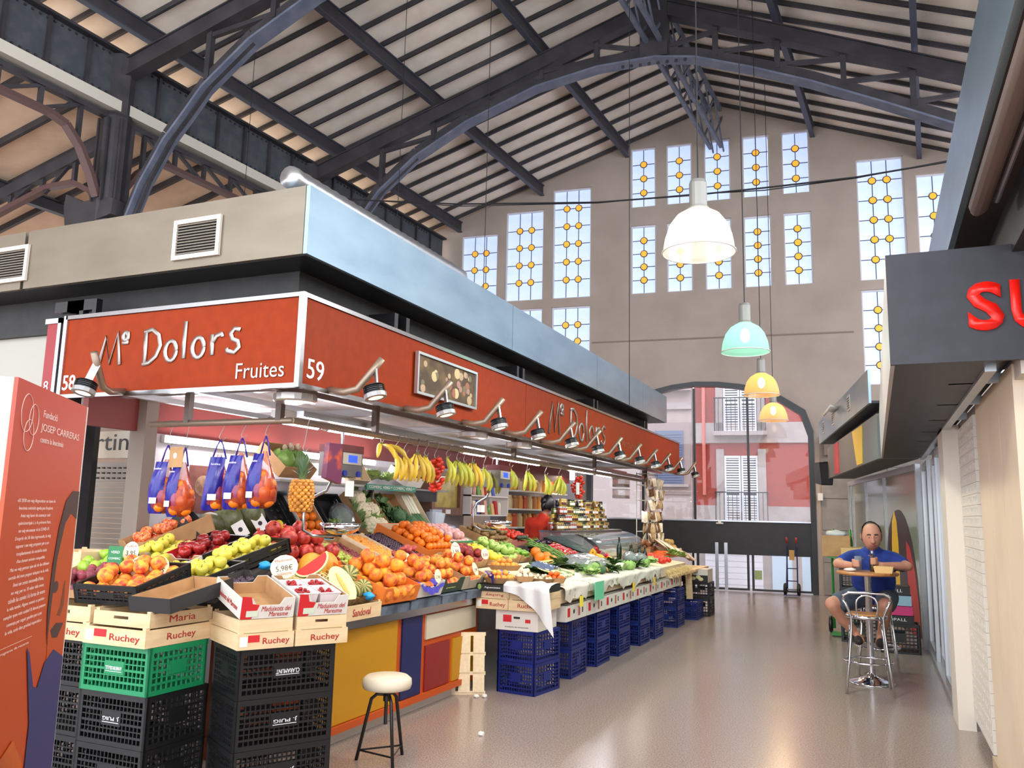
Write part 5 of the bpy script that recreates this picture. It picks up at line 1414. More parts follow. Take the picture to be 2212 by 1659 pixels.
FN = {'yapple': ('yellow_apple', 'apple'), 'rapple': ('red_apple', 'apple'), 'bapple': ('two_tone_apple', 'apple'), 'gapple': ('green_apple', 'apple'), 'peach': ('peach', 'peach'), 'opeach': ('orange_peach', 'peach'),
 'rpeach': ('red_peach', 'peach'), 'mand': ('mandarin', 'mandarin'), 'orange': ('orange', 'orange'), 'plum': ('purple_plum', 'plum'), 'dplum': ('dark_plum', 'plum'), 'gplum': ('green_plum', 'plum'), 'flat': ('flat_peach', 'peach'),
 'gpear': ('green_pear', 'pear'), 'apricot': ('apricot', 'apricot'), 'lemon': ('lemon', 'lemon'), 'pome': ('pomegranate', 'pomegranate'), 'tom': ('tomato', 'tomato'), 'kiwi': ('kiwi', 'kiwi'), 'lime': ('lime', 'lime'),
 'rpep': ('red_pepper', 'pepper'), 'ypep': ('yellow_pepper', 'pepper'), 'potato': ('potato', 'potato'), 'sweet': ('sweet_potato', 'sweet potato'), 'mush': ('mushroom', 'mushroom'), 'pink': ('wrapped_fruit', 'fruit')}
def put(kind, M, label, group):
    nm, cat = FN[kind]
    o = add(nm, FM_[kind], None, M)
    return tag(o, label, cat, group)
RND = random.Random(21)
def rrot(kind, flat=False):
    if kind in ('lemon', 'kiwi', 'lime', 'potato', 'sweet', 'gpear', 'rpep', 'ypep') and not flat:
        return RZ(RND.uniform(0, 360)) @ RX(RND.uniform(60, 115)) @ RZ(RND.uniform(0, 360))
    return RZ(RND.uniform(0, 360)) @ RX(RND.uniform(-35, 35)) @ RY(RND.uniform(-35, 35))
def pile(kind, M, w_, l_, r, label, group, layers=2, z0=.008, keep=1.0, y0=0.0, mound=.0):
    """hexagonally packed heap inside a crate; local x across, y along, z up"""
    dx = 2.06 * r; dy = dx * .866; zr = r * .95
    zc = z0 + zr
    for L in range(layers):
        ins = r * 1.05 + L * r * .85
        j = 0; y = ins + y0
        while y <= l_ - ins + .3 * r:
            x = -w_ / 2 + ins + (dx / 2 if (j + L) % 2 else 0)
            while x <= w_ / 2 - ins + .15 * r:
                if RND.random() < (keep if L == layers - 1 else 1.0):
                    s = r * RND.uniform(.92, 1.03)
                    jx, jy = RND.uniform(-.06, .06) * r, RND.uniform(-.06, .06) * r
                    put(kind, M @ T(x + jx, y + jy, zc) @ rrot(kind) @ SCL(s, s, s), label, group)
                x += dx
            y += dy; j += 1
        zc += r * 1.55
# front group
pile('peach', M_PEACH, .42, .44, .048, 'ripe red-blushed peach in the low black crate at the front', 'peaches in the low black crate', 2, keep=.9, z0=.02)
pile('mand', T(-4.72, 3.50, .93), .42, .44, .030, 'small mandarin in the wooden box behind the red display box', 'mandarins at the front left', 2, keep=.9)
pile('plum', M_PLUM, .30, .40, .036, 'purple plum between the mandarins and the front peaches', 'purple plums at the front', 2, keep=.8)
pile('gpear', M_GPEAR, .34, .42, .043, 'green pear in the grey-green tray at the far left', 'green pears', 2, keep=.8)
pile('yapple', M_YAP, .35, .42, .041, 'yellow apple in the white rimmed tray behind the front peaches', 'yellow apples in the white rimmed tray', 2, keep=.8)
pile('yapple', M_YAP2, .34, .42, .043, 'yellow-green apple in the black crate by the dark grapes', 'yellow apples by the dark grapes', 2, keep=.8)
pile('rapple', M_RAP, .38, .48, .045, 'dark red apple in the black crate on the front deck', 'dark red apples', 2, keep=.8)
pile('yapple', M_YAP3, .33, .50, .044, 'yellow apple in the black crate beside the dark red apples', 'yellow apples beside the dark red ones', 2, keep=.8)
pile('yapple', M_YAP0, .29, .44, .044, 'yellow apple in the red rimmed tray', 'yellow apples in the red rimmed tray', 2, keep=.7)
pile('bapple', M_BIC, .36, .54, .047, 'two-tone red apple in the tilted carton at the back left', 'two-tone apples', 2, keep=.7)
pile('dplum', M_BGR, .26, .30, .016, 'dark grape in the black printed tray by the pomegranates', 'dark grapes in the black tray', 2, keep=.6)
pile('pome', M_POM, .66, .56, .058, 'pomegranate in the straw-filled carton at the corner', 'pomegranates', 3, keep=.7)
# side deck
pile('opeach', M_OC, .48, .48, .055, 'big orange peach in the orange printed carton', 'peaches in the orange carton', 3, keep=.6, y0=-.02)
pile('opeach', M_WC, .40, .48, .050, 'yellow-orange peach in the carton with purple film', 'peaches in the white carton', 3, keep=.5)
pile('peach', M_GC, .40, .48, .048, 'red-blushed peach in the dark green carton', 'peaches in the dark green carton', 3, keep=.5)
pile('peach', M_CC, .40, .48, .048, 'red-blushed peach in the grey carton by the purple bag', 'peaches in the grey carton', 3, keep=.5)
pile('gplum', M_GPL, .29, .48, .022, 'small green plum in the brown tray by the pomegranates', 'small green plums', 2, keep=.8)
pile('plum', M_DGR, .29, .48, .013, 'dark red grape in the brown tray beside the green plums', 'dark red grapes', 1, keep=.7)
pile('apricot', M_APR, .28, .54, .025, 'apricot in the long pale wooden box', 'apricots in the long box', 1, keep=.95, z0=.035)
pile('dplum', M_DPL, .34, .58, .020, 'small dark plum in the black tray', 'small dark plums', 1, keep=.95, z0=.04)
pile('orange', M_ORA, .64, .60, .038, 'orange in the big orange carton', 'oranges in the big orange carton', 3, keep=.75, z0=.03)
pile('flat', M_FPE, .44, .22, .040, 'flat red peach heaped behind the dark green carton', 'flat peaches', 3, keep=.8, z0=.02)
pile('rpeach', M_RPE, .42, .42, .046, 'dark red peach in the brown carton past the purple bag', 'dark red peaches', 2, keep=.8)
pile('lemon', M_LEM, .38, .44, .034, 'lemon in the brown carton', 'lemons', 2, keep=.9)
pile('pink', M_PIN, .58, .42, .045, 'fruit in pink tissue in the carton with green print', 'pink wrapped fruit', 2, keep=.7)
pile('gapple', M_GAP, .44, .48, .043, 'pale green apple in the brown carton past the lemons', 'pale green apples', 2, keep=.7)
pile('kiwi', M_KIW, .54, .44, .034, 'kiwi in the brown carton at the back', 'kiwis', 3, keep=.7)
pile('lime', M_LIM, .34, .44, .028, 'lime in the brown carton beside the green apples', 'limes', 2, keep=.7)
pile('tom', M_TOV, .60, .40, .034, 'small vine tomato in the pink printed carton at the back', 'vine tomatoes', 2, keep=.8)
pile('rpep', M_PEP, .55, .38, .046, 'glossy red pepper in the brown carton', 'red peppers in the carton', 1, keep=.9, z0=.03)
# punnet-like bowls with apricots and small fruit on the avocado cartons
def bowl(M, label, m=CARD, r=.12, kind='apricot', n=7, fr=.024, flabel='', fgroup='', sc=(1, .7)):
    g = G(); k = 16
    pts0 = [(r * .8 * sc[0] * math.cos(a), r * .8 * sc[1] * math.sin(a)) for a in [2 * math.pi * q / k for q in range(k)]]
    pts1 = [(r * 1.05 * sc[0] * math.cos(a), r * 1.05 * sc[1] * math.sin(a)) for a in [2 * math.pi * q / k for q in range(k)]]
    pts2 = [(p[0] * .965, p[1] * .965) for p in pts1]; pts3 = [(p[0] * .95, p[1] * .95) for p in pts0]
    g.add([(*p, 0) for p in pts0] + [(*p, .05) for p in pts1] + [(*p, .05) for p in pts2] + [(*p, .005) for p in pts3],
          [tuple(range(k - 1, -1, -1)), tuple(range(3 * k, 4 * k))] + [(L * k + i, L * k + (i + 1) % k, (L + 1) * k + (i + 1) % k, (L + 1) * k + i) for L in range(3) for i in range(k)])
    b = g.build('cardboard_bowl', m, None, M)
    tag(b, label, 'bowl', 'cardboard bowls of small fruit')
    c = 0
    for L, (n_, rad) in enumerate(((n + 2, .62), (max(3, n // 2), .32))):
        for q in range(n_):
            a = 2 * math.pi * q / n_ + L
            put(kind, M @ T(r * rad * 1.1 * sc[0] * math.cos(a), r * rad * 1.1 * sc[1] * math.sin(a), .03 + fr * .8 + L * fr * 1.5) @ rrot(kind) @ SCL(fr, fr, fr), flabel, fgroup)
bowl(T(-3.12, 6.98, .925), 'cardboard bowl of red apricots on the left avocado carton', r=.16, n=11, fr=.026, flabel='red-blushed apricot in the bowl on the left avocado carton', fgroup='apricots in the left bowl')
bowl(T(-3.32, 7.52, 1.0), 'cardboard bowl of mixed apricots behind the lemons', r=.17, n=11, fr=.026, flabel='apricot in the bowl before the lemons', fgroup='apricots in the bowl before the lemons')
bowl(T(-2.90, 7.02, .945), 'cardboard bowl of white mushrooms on the right avocado carton', r=.085, kind='mush', n=4, fr=.026, flabel='white mushroom in the small bowl', fgroup='mushrooms in the bowl', sc=(1, 1))
bowl(T(-2.82, 7.24, .915), 'shallow cardboard bowl of pale mushrooms on the paper', r=.12, kind='mush', n=7, fr=.018, flabel='small pale mushroom in the shallow bowl', fgroup='pale mushrooms in the shallow bowl')
bowl(T(-2.80, 7.52, .905), 'cardboard bowl of cherry tomatoes on the paper', r=.11, kind='mand', n=7, fr=.024, flabel='small orange fruit in the bowl on the paper', fgroup='small orange fruit in the bowl')
# melons at the corner
MS = mat('ribbed_melon_skin', (196, 170, 104), .6, var=(14, (150, 140, 70), .4, .7))
def striped(g): g.sphere((0, 0, 0), 1, 40, 12, (1, 1, 1), lambda d: 1 - .05 * (abs(math.cos(5 * math.atan2(d.y, d.x))) < .22) * (1 - abs(d.z)) ** .3)
def melon_mesh():
    g = G(); g.smooth = True
    n, k = 40, 14; vs = []
    striped(g)
    for i, f in enumerate(g.f):
        c = [sum(g.v[q][a] for q in f) / len(f) for a in range(3)]
        g.mi[i] = 1 if abs(math.cos(5 * math.atan2(c[1], c[0]))) < .4 else 0
    return g.mesh('striped_melon', [MS, mat('melon_green_stripe', (86, 100, 44), .6)])
MM = melon_mesh()
for (x, y, z, r, rx, q) in ((-3.52, 5.17, 1.07, .085, 80, 'top one'), (-3.36, 4.98, .99, .070, 30, 'lower left'), (-3.36, 5.12, .99, .073, 60, 'lower right')):
    tag(add('striped_melon', MM, None, T(x, y, z) @ RZ(40) @ RX(rx) @ SCL(r, r, r)), 'small green-striped netted melon in the baskets, ' + q, 'melon', 'striped melons')
YM = fmesh('yellow_melon', lambda g: g.sphere((0, 0, 0), 1, 18, 12, (1, 1, 1.12)), fruit_mat('yellow_melon_skin', (232, 166, 46), (222, 150, 50), .5, 8))
for (x, y, z, q) in ((-3.70, 4.98, 1.13, 'left one'), (-3.74, 5.19, 1.13, 'right one')):
    o = tag(add('yellow_melon', YM, None, T(x, y, z) @ RX(25) @ SCL(.10, .10, .10)), 'golden yellow melon behind the cut melon, ' + q, 'melon', 'golden melons')
hm = thing('half_melon', 'halved pale yellow melon with its seeded hollow facing the aisle', 'melon', M=look((-3.31, 4.80, 1.05), (.62, -.62, .42)) @ RZ(28) @ SCL(.075, .14, .10))
g = G(); g.smooth = True
g.lathe([(0, -1), (.4, -.92), (.75, -.66), (.95, -.3), (1, 0)], 24); g.build('rind', fruit_mat('melon_rind', (206, 190, 100), (226, 210, 130), .5, 4), hm)
g = G(); g.lathe([(1, 0), (.93, .004), (0, .004)], 24); g.build('flesh', mat('melon_flesh', (240, 228, 150), .45), hm)
g = G(); g.smooth = True; g.sphere((0, 0, .004), 1, 16, 8, (.22, .66, .05)); g.build('seed_hollow', mat('melon_seed_pulp', (226, 186, 96), .5, var=(20, (206, 160, 70), .4, .6)), hm)
for (x, y, z, q) in ((-3.36, 4.80, .905, 'under the half melon'), (-3.40, 5.07, .905, 'under the striped melons')):
    g = G(); g.lathe([(0, 0), (.11, 0), (.15, .05), (.158, .055), (.145, .05), (.105, .008), (0, .008)], 18, fn=lambda t, zz: 1 + .02 * math.cos(18 * t))
    tag(g.build('wicker_basket', mat('wicker', (150, 120, 76), .8, var=(60, (110, 84, 50), .4, .6)), None, T(x, y, z)), 'low wicker basket ' + q, 'basket', 'wicker baskets')
for (x, y, z, q) in ((-3.52, 5.03, 1.06, 'between the melons'), (-3.26, 5.05, .955, 'in front of the striped melons'), (-3.72, 4.50, 1.17, 'left of the pomegranates')):
    g = G(); g.smooth = True; g.sphere((0, 0, 0), .036, 12, 8, (1.3, 1, .8), lambda d: 1 + .25 * math.sin(9 * d.x) * math.cos(8 * d.z + 2 * d.y))
    tag(g.build('blue_tissue', mat('cyan_tissue', (30, 150, 206), .5), None, T(x, y, z)), 'crumpled bright blue tissue ' + q, 'tissue', 'blue tissues')
# watermelon wedge
wm = thing('watermelon_slice', 'red watermelon wedge standing in front of the pomegranates', 'watermelon', M=look((-3.40, 4.56, 1.20), (.5, -.8, .35)) @ RX(-90) @ RY(-38) @ SCL(.85, .85, .95))
n = 14
arc_ = [(.145 * math.cos(math.pi + math.pi * i / n), .145 * math.sin(math.pi + math.pi * i / n) * .62) for i in range(n + 1)]
G().prism([(p[0] * .9, p[1] * .88) for p in arc_], -.02, .02, 'y').build('flesh', mat('watermelon_red', (214, 26, 14), .6, var=(20, (190, 22, 12), .4, .6)), wm)
g = G()
for a, b2 in zip(range(n), range(1, n + 1)):
    p, q = arc_[a], arc_[b2]
    g.hexa([(p[0] * .9, -.02, p[1] * .88), (q[0] * .9, -.02, q[1] * .88), (q[0], -.02, q[1]), (p[0], -.02, p[1]), (p[0] * .9, .02, p[1] * .88), (q[0] * .9, .02, q[1] * .88), (q[0], .02, q[1]), (p[0], .02, p[1])])
g.build('rind', mat('watermelon_rind', (206, 206, 140), .4), wm)
# berry punnets in the right strawberry carton
BER = fmesh('berry', lambda g: g.lathe([(0, -.95), (.35, -.8), (.75, -.1), (.85, .4), (.55, .8), (0, .9)], 8), fruit_mat('berry_skin', (170, 18, 26), (140, 12, 22), .3, 3))
for k, (x, y, q) in enumerate(((.405, .135, 'front left'), (.545, .135, 'front right'), (.40, .29, 'back left'), (.54, .29, 'back right'))):
    PM2 = CM @ T(x, y, .985 + .19 * y + .0) @ RX(11)
    g = G(); a0, b0, h0 = .055, .06, .07
    for (i, s, t) in ((0, 1, 0),):
        lo = [(-a0, -b0, 0), (a0, -b0, 0), (a0, b0, 0), (-a0, b0, 0)]; hi = [(p[0] * 1.15, p[1] * 1.12, h0) for p in lo]; li = [(p[0] * .93, p[1] * .93, .004) for p in lo]; hi2 = [(p[0] * 1.08, p[1] * 1.05, h0) for p in lo]
        g.add(lo + hi + hi2 + li, [(3, 2, 1, 0), (12, 13, 14, 15)] + [(L * 4 + i, L * 4 + (i + 1) % 4, L * 4 + 4 + (i + 1) % 4, L * 4 + 4 + i) for L in range(3) for i in range(4)])
    g.tube([(a0 * 1.15 * s, b0 * 1.12 * t, h0) for s, t in ((-1, -1), (1, -1), (1, 1), (-1, 1))], .004, 5, closed=True)
    tag(g.build('punnet', mat('white_punnet_plastic', (236, 226, 226), .3), None, PM2), 'white plastic punnet of berries in the strawberry carton, ' + q, 'punnet', 'berry punnets')
    for q2 in range(12):
        o = add('strawberry', BER, None, PM2 @ T(RND.uniform(-.04, .04), RND.uniform(-.042, .042), .052 + RND.uniform(0, .016)) @ rrot('x') @ SCL(.014, .014, .014))
        tag(o, 'red berry in the %s punnet of the strawberry carton' % q, 'berry', 'berries in the %s punnet' % q)
# price tickets
def ticket(M, t1, t2, label, w_=.10, h_=.13, c=(236, 214, 178), t3=None):
    k = thing('price_ticket', label, 'price ticket', M=M, group='price tickets')
    n = 14
    pts = [(w_ / 2 * math.cos(a) * (1 if abs(math.sin(a)) < .95 else .9), h_ / 2 * math.sin(a)) for a in [2 * math.pi * i / n for i in range(n)]]
    G().prism(pts, -.0015, 0, 'z').build('card', mat('ticket_%d' % c[2], c, .7), k)
    text(t2, T(0, -.01, .0005), INKK, k, width=w_ * .6, height=h_ * .26, extrude=.0006)
    if t1: text(t1, T(0, h_ * .27, .0005), INK, k, width=w_ * .62, height=h_ * .10, extrude=.0006)
    if t3: text(t3, T(0, -h_ * .3, .0005), INK, k, width=w_ * .5, height=h_ * .10, extrude=.0006)
FR = (.45, -.8, .25)
ticket(look((-3.36, 4.24, 1.19), FR) @ RZ(10), 'Maduixot', '5,98€', 'large tan price ticket reading 5,98 by the watermelon wedge', .17, .15, t3='MARESME')
ticket(look((-4.52, 4.12, 1.24), FR), 'GALA', '3,95', 'oval cream price ticket on the two-tone apple carton', .10, .14, (238, 222, 196))
ticket(look((-4.09, 3.80, 1.18), FR), 'Pera', '2,50', 'cream ticket standing left behind the front peaches', .11, .13, (240, 214, 170))
ticket(look((-3.97, 3.84, 1.18), FR) @ RZ(-20), 'Poma', '1,95', 'cream ticket standing right behind the front peaches', .11, .13, (240, 212, 168))
ticket(look((-3.50, 6.82, 1.20), (.8, -.55, .25)), 'Taronja', '1,98', 'oval cream ticket in front of the oranges', .10, .16, (236, 216, 190))
ticket(look((-3.22, 5.98, 1.04), (.8, -.55, .25)), None, '2,98', 'narrow ticket on the peaches with purple film', .06, .11, (228, 196, 170))
ticket(look((-3.22, 6.66, 1.06), (.8, -.55, .25)) @ RZ(15), None, '2,98', 'narrow ticket on the peaches in the grey carton', .05, .12, (230, 206, 172))
ticket(look((-3.50, 7.45, 1.15), (.8, -.55, .25)), None, '3,50', 'square ticket on the dark red peaches', .09, .11, (230, 200, 184))
ticket(look((-3.52, 5.98, 1.17), (.8, -.55, .25)), None, '2,75', 'pale ticket before the dark red grapes', .08, .08, (222, 200, 172))
gc = thing('green_sign_card', 'small green printed card standing among the green pears', 'card', M=look((-4.55, 4.02, 1.20), (.3, -.95, .1)))
G().box(-.05, .05, -.08, .08, -.002, 0).build('card', mat('green_card', (40, 120, 70), .6), gc)
text('COMERÇ', T(0, -.0, .0005), LW, gc, width=.08, height=.016, extrude=.0006); text('VERD', T(0, .04, .0005), LW, gc, width=.06, height=.016, extrude=.0006)
# straw
def straw(c, sx, sy, n, label, seed, fall=0):
    r_ = random.Random(seed); g = G()
    for k in range(n):
        x, y = c[0] + r_.uniform(-sx, sx), c[1] + r_.uniform(-sy, sy); z = c[2] + r_.uniform(-.01, .03)
        a = r_.uniform(0, 6.28); L = r_.uniform(.04, .10)
        d = Vector((math.cos(a) * L, math.sin(a) * L, r_.uniform(-.03, .03) - fall * r_.random() * L))
        p = Vector((x, y, z)); m_ = p + d * .5 + Vector((0, 0, r_.uniform(-.01, .03)))
        g.tube([p, m_, p + d], .0022, 3, cap=False)
    o = g.build('packing_straw', mat('pale_straw', (226, 200, 140), .7)); o['kind'] = 'stuff'
    tag(o, label, 'straw', kind='stuff')
straw((-3.66, 4.86, 1.06), .12, .22, 260, 'loose packing straw around the pomegranates', 1)
straw((-2.70, 12.35, .79), .07, .75, 700, 'loose packing straw hanging off the tomato table', 2, 1.2)
# ------------------------------------------------------------------ tomatoes and vegetables at the far end
M_T1 = RS(-2.76, 12.15, .742, 11); carton(M_T1, .75, .52, .08, 'brown carton of big tomatoes near the far end', CARD)
pile('tom', M_T1, .73, .50, .052, 'big red tomato in the carton near the far end', 'big tomatoes near the far end', 2, keep=.7, z0=.03)
M_T2 = RS(-2.70, 12.25, .765, 10)
pile('plum', RS(-2.66, 12.2, .742, 4), .7, .12, .028, 'pink radish-like root below the tomatoes', 'pink roots below the tomatoes', 1)
M_PO = RS(-3.0, 13.75, .90, 12); wood_box(M_PO, .6, .4, .12, 'pale wooden box of potatoes at the far end', None, brand=None, m=WOODP)
pile('potato', M_PO, .58, .38, .045, 'potato in the wooden box at the far end', 'potatoes', 3, keep=.8, z0=.02)
M_SW = RS(-3.25, 13.2, .96, 12); carton(M_SW, .5, .36, .08, 'brown carton of sweet potatoes before the potatoes', CARD)
pile('sweet', M_SW, .48, .34, .045, 'sweet potato in the carton before the potatoes', 'sweet potatoes', 2, keep=.8, z0=.02)
CAR = fmesh('carrot', lambda g: g.tube([(0, 0, 0), (.0, 0, .05), (.0, 0, .14), (0, 0, .2)], [.016, .018, .011, .002], 8), fruit_mat('carrot_skin', (238, 104, 26), (226, 84, 24), .5, 20))
for k in range(22):
    tag(add('carrot', CAR, None, T(-3.15 + RND.uniform(-.05, .05), 12.72 + k * .022, .965 + .018 * (k % 3)) @ RY(95 + RND.uniform(-8, 8)) @ RX(RND.uniform(-8, 8))), 'carrot in the row behind the big tomatoes', 'carrot', 'carrots')
BS = G(); BS.smooth = True; BS.lathe([(0, -.07), (.05, -.065), (.075, -.02), (.07, .02), (.045, .06), (.035, .12), (.04, .16), (.02, .18), (0, .175)], 14)
tag(BS.build('butternut_squash', fruit_mat('butternut_skin', (226, 168, 106), (214, 154, 92), .5, 5), None, T(-3.32, 13.95, 1.1) @ RX(70) @ RZ(20)), 'butternut squash lying at the far end by the netted roots', 'squash')
# cabbages / lettuce
def leaf_ball(r, m1, seed, n=9, layers=2):
    r_ = random.Random(seed); g = G(); g.smooth = True
    g.sphere((0, 0, 0), r * .9, 14, 9)
    for L in range(layers):
        for k in range(n):
            a = 2 * math.pi * k / n + L * .4 + r_.uniform(-.1, .1); t0 = -.9 + L * .5; R = r * (1.02 + .05 * (layers - L))
            def sf(u, v, a=a, R=R, t0=t0, ph=r_.uniform(0, 6)):
                w_ = (v - .5) * 1.1 * math.sin(math.pi * min(1, .15 + .8 * u)); th = t0 + u * 1.5
                rr = R * (1 + .10 * u * u + .03 * math.sin(v * 19 + ph) * u)
                return (rr * math.cos(th) * math.cos(a + w_), rr * math.cos(th) * math.sin(a + w_), rr * math.sin(th))
            g.surf(sf, 6, 7)
    return g.mesh('leafy_head', m1)
def leafy(n, L, wd, spread, m1, seed, core=0.0, curl=.5):
    """bunch of separate wavy leaves fanning out and up from one base"""
    r_ = random.Random(seed); g = G(); g.smooth = True
    if core: g.sphere((0, 0, core * .6), core, 12, 8)
    for k in range(n):
        a = k * 2.399 + r_.uniform(-.3, .3); el = r_.uniform(*spread); l_ = L * r_.uniform(.75, 1.1); ph = r_.uniform(0, 6); c = curl * r_.uniform(.6, 1.3)
        def sf(u, v):
            w_ = wd * math.sin(math.pi * min(1, .12 + .86 * u)) ** .7 * (v - .5); e = el - c * u
            rr = l_ * u * math.cos(e) + .01; z = l_ * u * math.sin(e) + .012 * math.sin(v * 15 + ph + 6 * u) * u
            return (rr * math.cos(a) - w_ * math.sin(a), rr * math.sin(a) + w_ * math.cos(a), z - .03 + .25 * abs(v - .5) * wd)
        g.surf(sf, 5, 6)
    return g.mesh('leafy_head', m1)
LET = leafy(30, .13, .11, (.5, 1.5), fruit_mat('lettuce_leaf', (118, 166, 70), (186, 208, 130), .5, 9), 4, .05, .35)
CAB = leaf_ball(.10, fruit_mat('cabbage_leaf', (120, 168, 70), (160, 196, 110), .45, 9), 6, 7)
DKG = leafy(34, .16, .075, (.2, 1.3), fruit_mat('dark_greens_leaf', (44, 78, 34), (84, 116, 54), .5, 12), 8, 0, .5)
BRO = fmesh('broccoli', lambda g: g.sphere((0, 0, 0), .085, 22, 14, (1, 1, .75), lambda d: 1 + .10 * math.sin(14 * d.x + 3 * d.z) * math.sin(13 * d.y) * math.cos(11 * d.z)), fruit_mat('broccoli_green', (48, 84, 52), (80, 112, 70), .8, 40))
def cauli():
    g = G(); g.smooth = True
    r_ = random.Random(2)
    g.m = 0
    for k in range(34):
        ph = math.acos(1 - .95 * (k + .5) / 34); a = k * 2.399
        d = Vector((math.sin(ph) * math.cos(a), math.sin(ph) * math.sin(a), math.cos(ph)))
        g.sphere(d * .062, .026, 7, 5, fn=lambda d2: 1 + .12 * math.sin(20 * d2.x) * math.sin(17 * d2.y))
    g.m = 1
    for k in range(8):
        a = 2 * math.pi * k / 8
        def sf(u, v, a=a, ph=r_.uniform(0, 6)):
            w_ = (v - .5) * .9 * (1 - .5 * u); R = .07 + .045 * u
            return (R * math.cos(a + w_) * (1 + .05 * math.sin(9 * v + ph)), R * math.sin(a + w_), -.05 + u * .10 + .01 * math.sin(v * 12 + ph))
        g.surf(sf, 5, 6)
    return g.mesh('cauliflower', [mat('cauliflower_curd', (240, 230, 196), .7), fruit_mat('cauliflower_leaf', (130, 166, 90), (164, 190, 120), .6, 9)])
CAU = cauli()
tag(add('lettuce', LET, None, T(-2.88, 12.95, .98) @ SCL(.9, .9, .8)), 'pale lettuce in front of the potatoes at the far end', 'lettuce')
tag(add('lettuce', LET, None, T(-2.80, 13.12, .95) @ RZ(50) @ SCL(.8, .8, .7)), 'smaller lettuce beside the green card at the far end', 'lettuce')
# oranges in a bowl, beans, corn, courgettes, aubergines, onions etc. on the side deck
for k, (x, y, z) in enumerate(((-3.52, 8.95, 1.06), (-3.50, 9.12, 1.06), (-3.60, 9.03, 1.11), (-3.42, 8.98, 1.02), (-3.44, 9.15, 1.02))):
    put('orange', T(x, y, z) @ SCL(.062, .062, .062), 'big bright orange behind the corn', 'big oranges behind the corn')
CORN = fmesh('corn_cob', lambda g: g.lathe([(0, -.1), (.018, -.1), (.024, -.05), (.024, .04), (.012, .09), (0, .1)], 12, fn=lambda t, z: 1 + .04 * math.cos(12 * t)), fruit_mat('corn_yellow', (240, 216, 140), (230, 200, 110), .5, 60))
for k in range(7): tag(add('corn_cob', CORN, None, T(-3.42 + (k % 2) * .01, 8.62 + k * .055, 1.0) @ RY(70) @ RX(RND.uniform(-6, 6))), 'pale corn cob in the row below the big oranges', 'corn', 'corn cobs')
BEAN = fmesh('green_bean', lambda g: g.tube([(0, 0, 0), (.01, .01, .05), (.005, .015, .11), (-.01, .01, .16)], [.003, .006, .006, .002], 6), fruit_mat('green_bean_skin', (92, 130, 52), (116, 150, 70), .5, 10))
for k in range(110):
    u, v = RND.random(), RND.random()
    tag(add('green_bean', BEAN, None, T(-3.35 - .5 * u, 9.42 + .34 * v, .985 + .19 * u + RND.uniform(0, .03)) @ RZ(RND.uniform(-40, 40)) @ RY(-72 + RND.uniform(-15, 15)) ), 'long green bean in the heap beside the big oranges', 'bean', 'green beans')
ZU = fmesh('courgette', lambda g: g.tube([(0, 0, -.1), (0, 0, -.085), (.004, 0, 0), (0, 0, .09), (0, 0, .1), (0, 0, .115)], [.012, .021, .024, .019, .008, .008], 10), fruit_mat('courgette_skin', (28, 50, 32), (46, 74, 42), .3, 10))
for k in range(16): tag(add('courgette', ZU, None, M_ZUC @ T(-.22 + (k % 8) * .062, .18 + .22 * (k // 8), .06 + .02 * (k % 2)) @ RX(90 + RND.uniform(-8, 8)) @ RZ(RND.uniform(0, 90))), 'dark green courgette in the black crate before the red-shirted seller', 'courgette', 'courgettes')
AUB = fmesh('aubergine', lambda g: (g.lathe([(0, -.09), (.03, -.085), (.042, -.04), (.036, .02), (.022, .07), (.012, .09)], 12)), fruit_mat('aubergine_skin', (38, 20, 40), (54, 28, 54), .12, 5, coat=.5))
for k in range(5): tag(add('aubergine', AUB, None, T(-3.86 - .03 * (k % 2), 9.62 + k * .1, 1.18) @ RY(70 + RND.uniform(-10, 10))), 'shiny dark aubergine behind the red peppers', 'aubergine', 'aubergines')
AVO = fmesh('avocado', pear_, fruit_mat('avocado_skin', (40, 44, 34), (60, 62, 44), .5, 9))
for k in range(8): tag(add('avocado', AVO, None, T(-4.10 + .08 * (k % 2), 9.5 + .08 * (k // 2), 1.25) @ RX(80) @ RZ(RND.uniform(0, 90)) @ SCL(.036, .036, .036)), 'dark avocado beside the kiwis at the back', 'avocado', 'avocados')
for k, (x, y, z, kd) in enumerate(((-3.30, 10.60, .98, 'ypep'), (-3.38, 10.74, 1.0, 'ypep'), (-3.24, 10.78, .97, 'ypep'), (-3.42, 10.60, 1.06, 'ypep'), (-3.42, 10.92, 1.02, 'rpep'), (-3.34, 10.98, .99, 'rpep'), (-3.46, 10.85, 1.09, 'rpep'))):
    put(kd, T(x, y, z) @ rrot(kd) @ SCL(.052, .052, .052), ('yellow' if kd == 'ypep' else 'red') + ' pepper in the heap before the glass case', 'peppers before the glass case')
# greens under film, asparagus, spring onions
for k, (x, y, z, s) in enumerate(((-3.22, 9.18, .97, .9), (-3.10, 9.42, .96, .85), (-3.32, 9.02, .99, .9), (-3.02, 9.68, .95, .8), (-3.26, 9.62, .98, .8))):
    tag(add('leafy_greens', DKG, None, T(x, y, z) @ RZ(k * 50) @ RY(30) @ SCL(s, s * 1.3, s * .7)), 'bunch of dark leafy greens under the clear film bag', 'greens', 'dark greens under film')
for k, (x, y, z) in enumerate(((-3.30, 8.42, .97), (-3.36, 8.62, .98), (-3.26, 8.24, .965), (-3.12, 10.35, .95), (-3.00, 10.60, .93), (-3.16, 10.5, .96))):
    tag(add('leafy_greens', DKG, None, T(x, y, z) @ RZ(k * 70) @ SCL(.8, 1.1, .6)), ('dark leafy bunch below the corn', 'bright leafy bunch left of the wrapped broccoli')[k > 2], 'greens', ('dark bunches below the corn', 'bunches by the broccoli')[k > 2])
g = G(); g.smooth = True
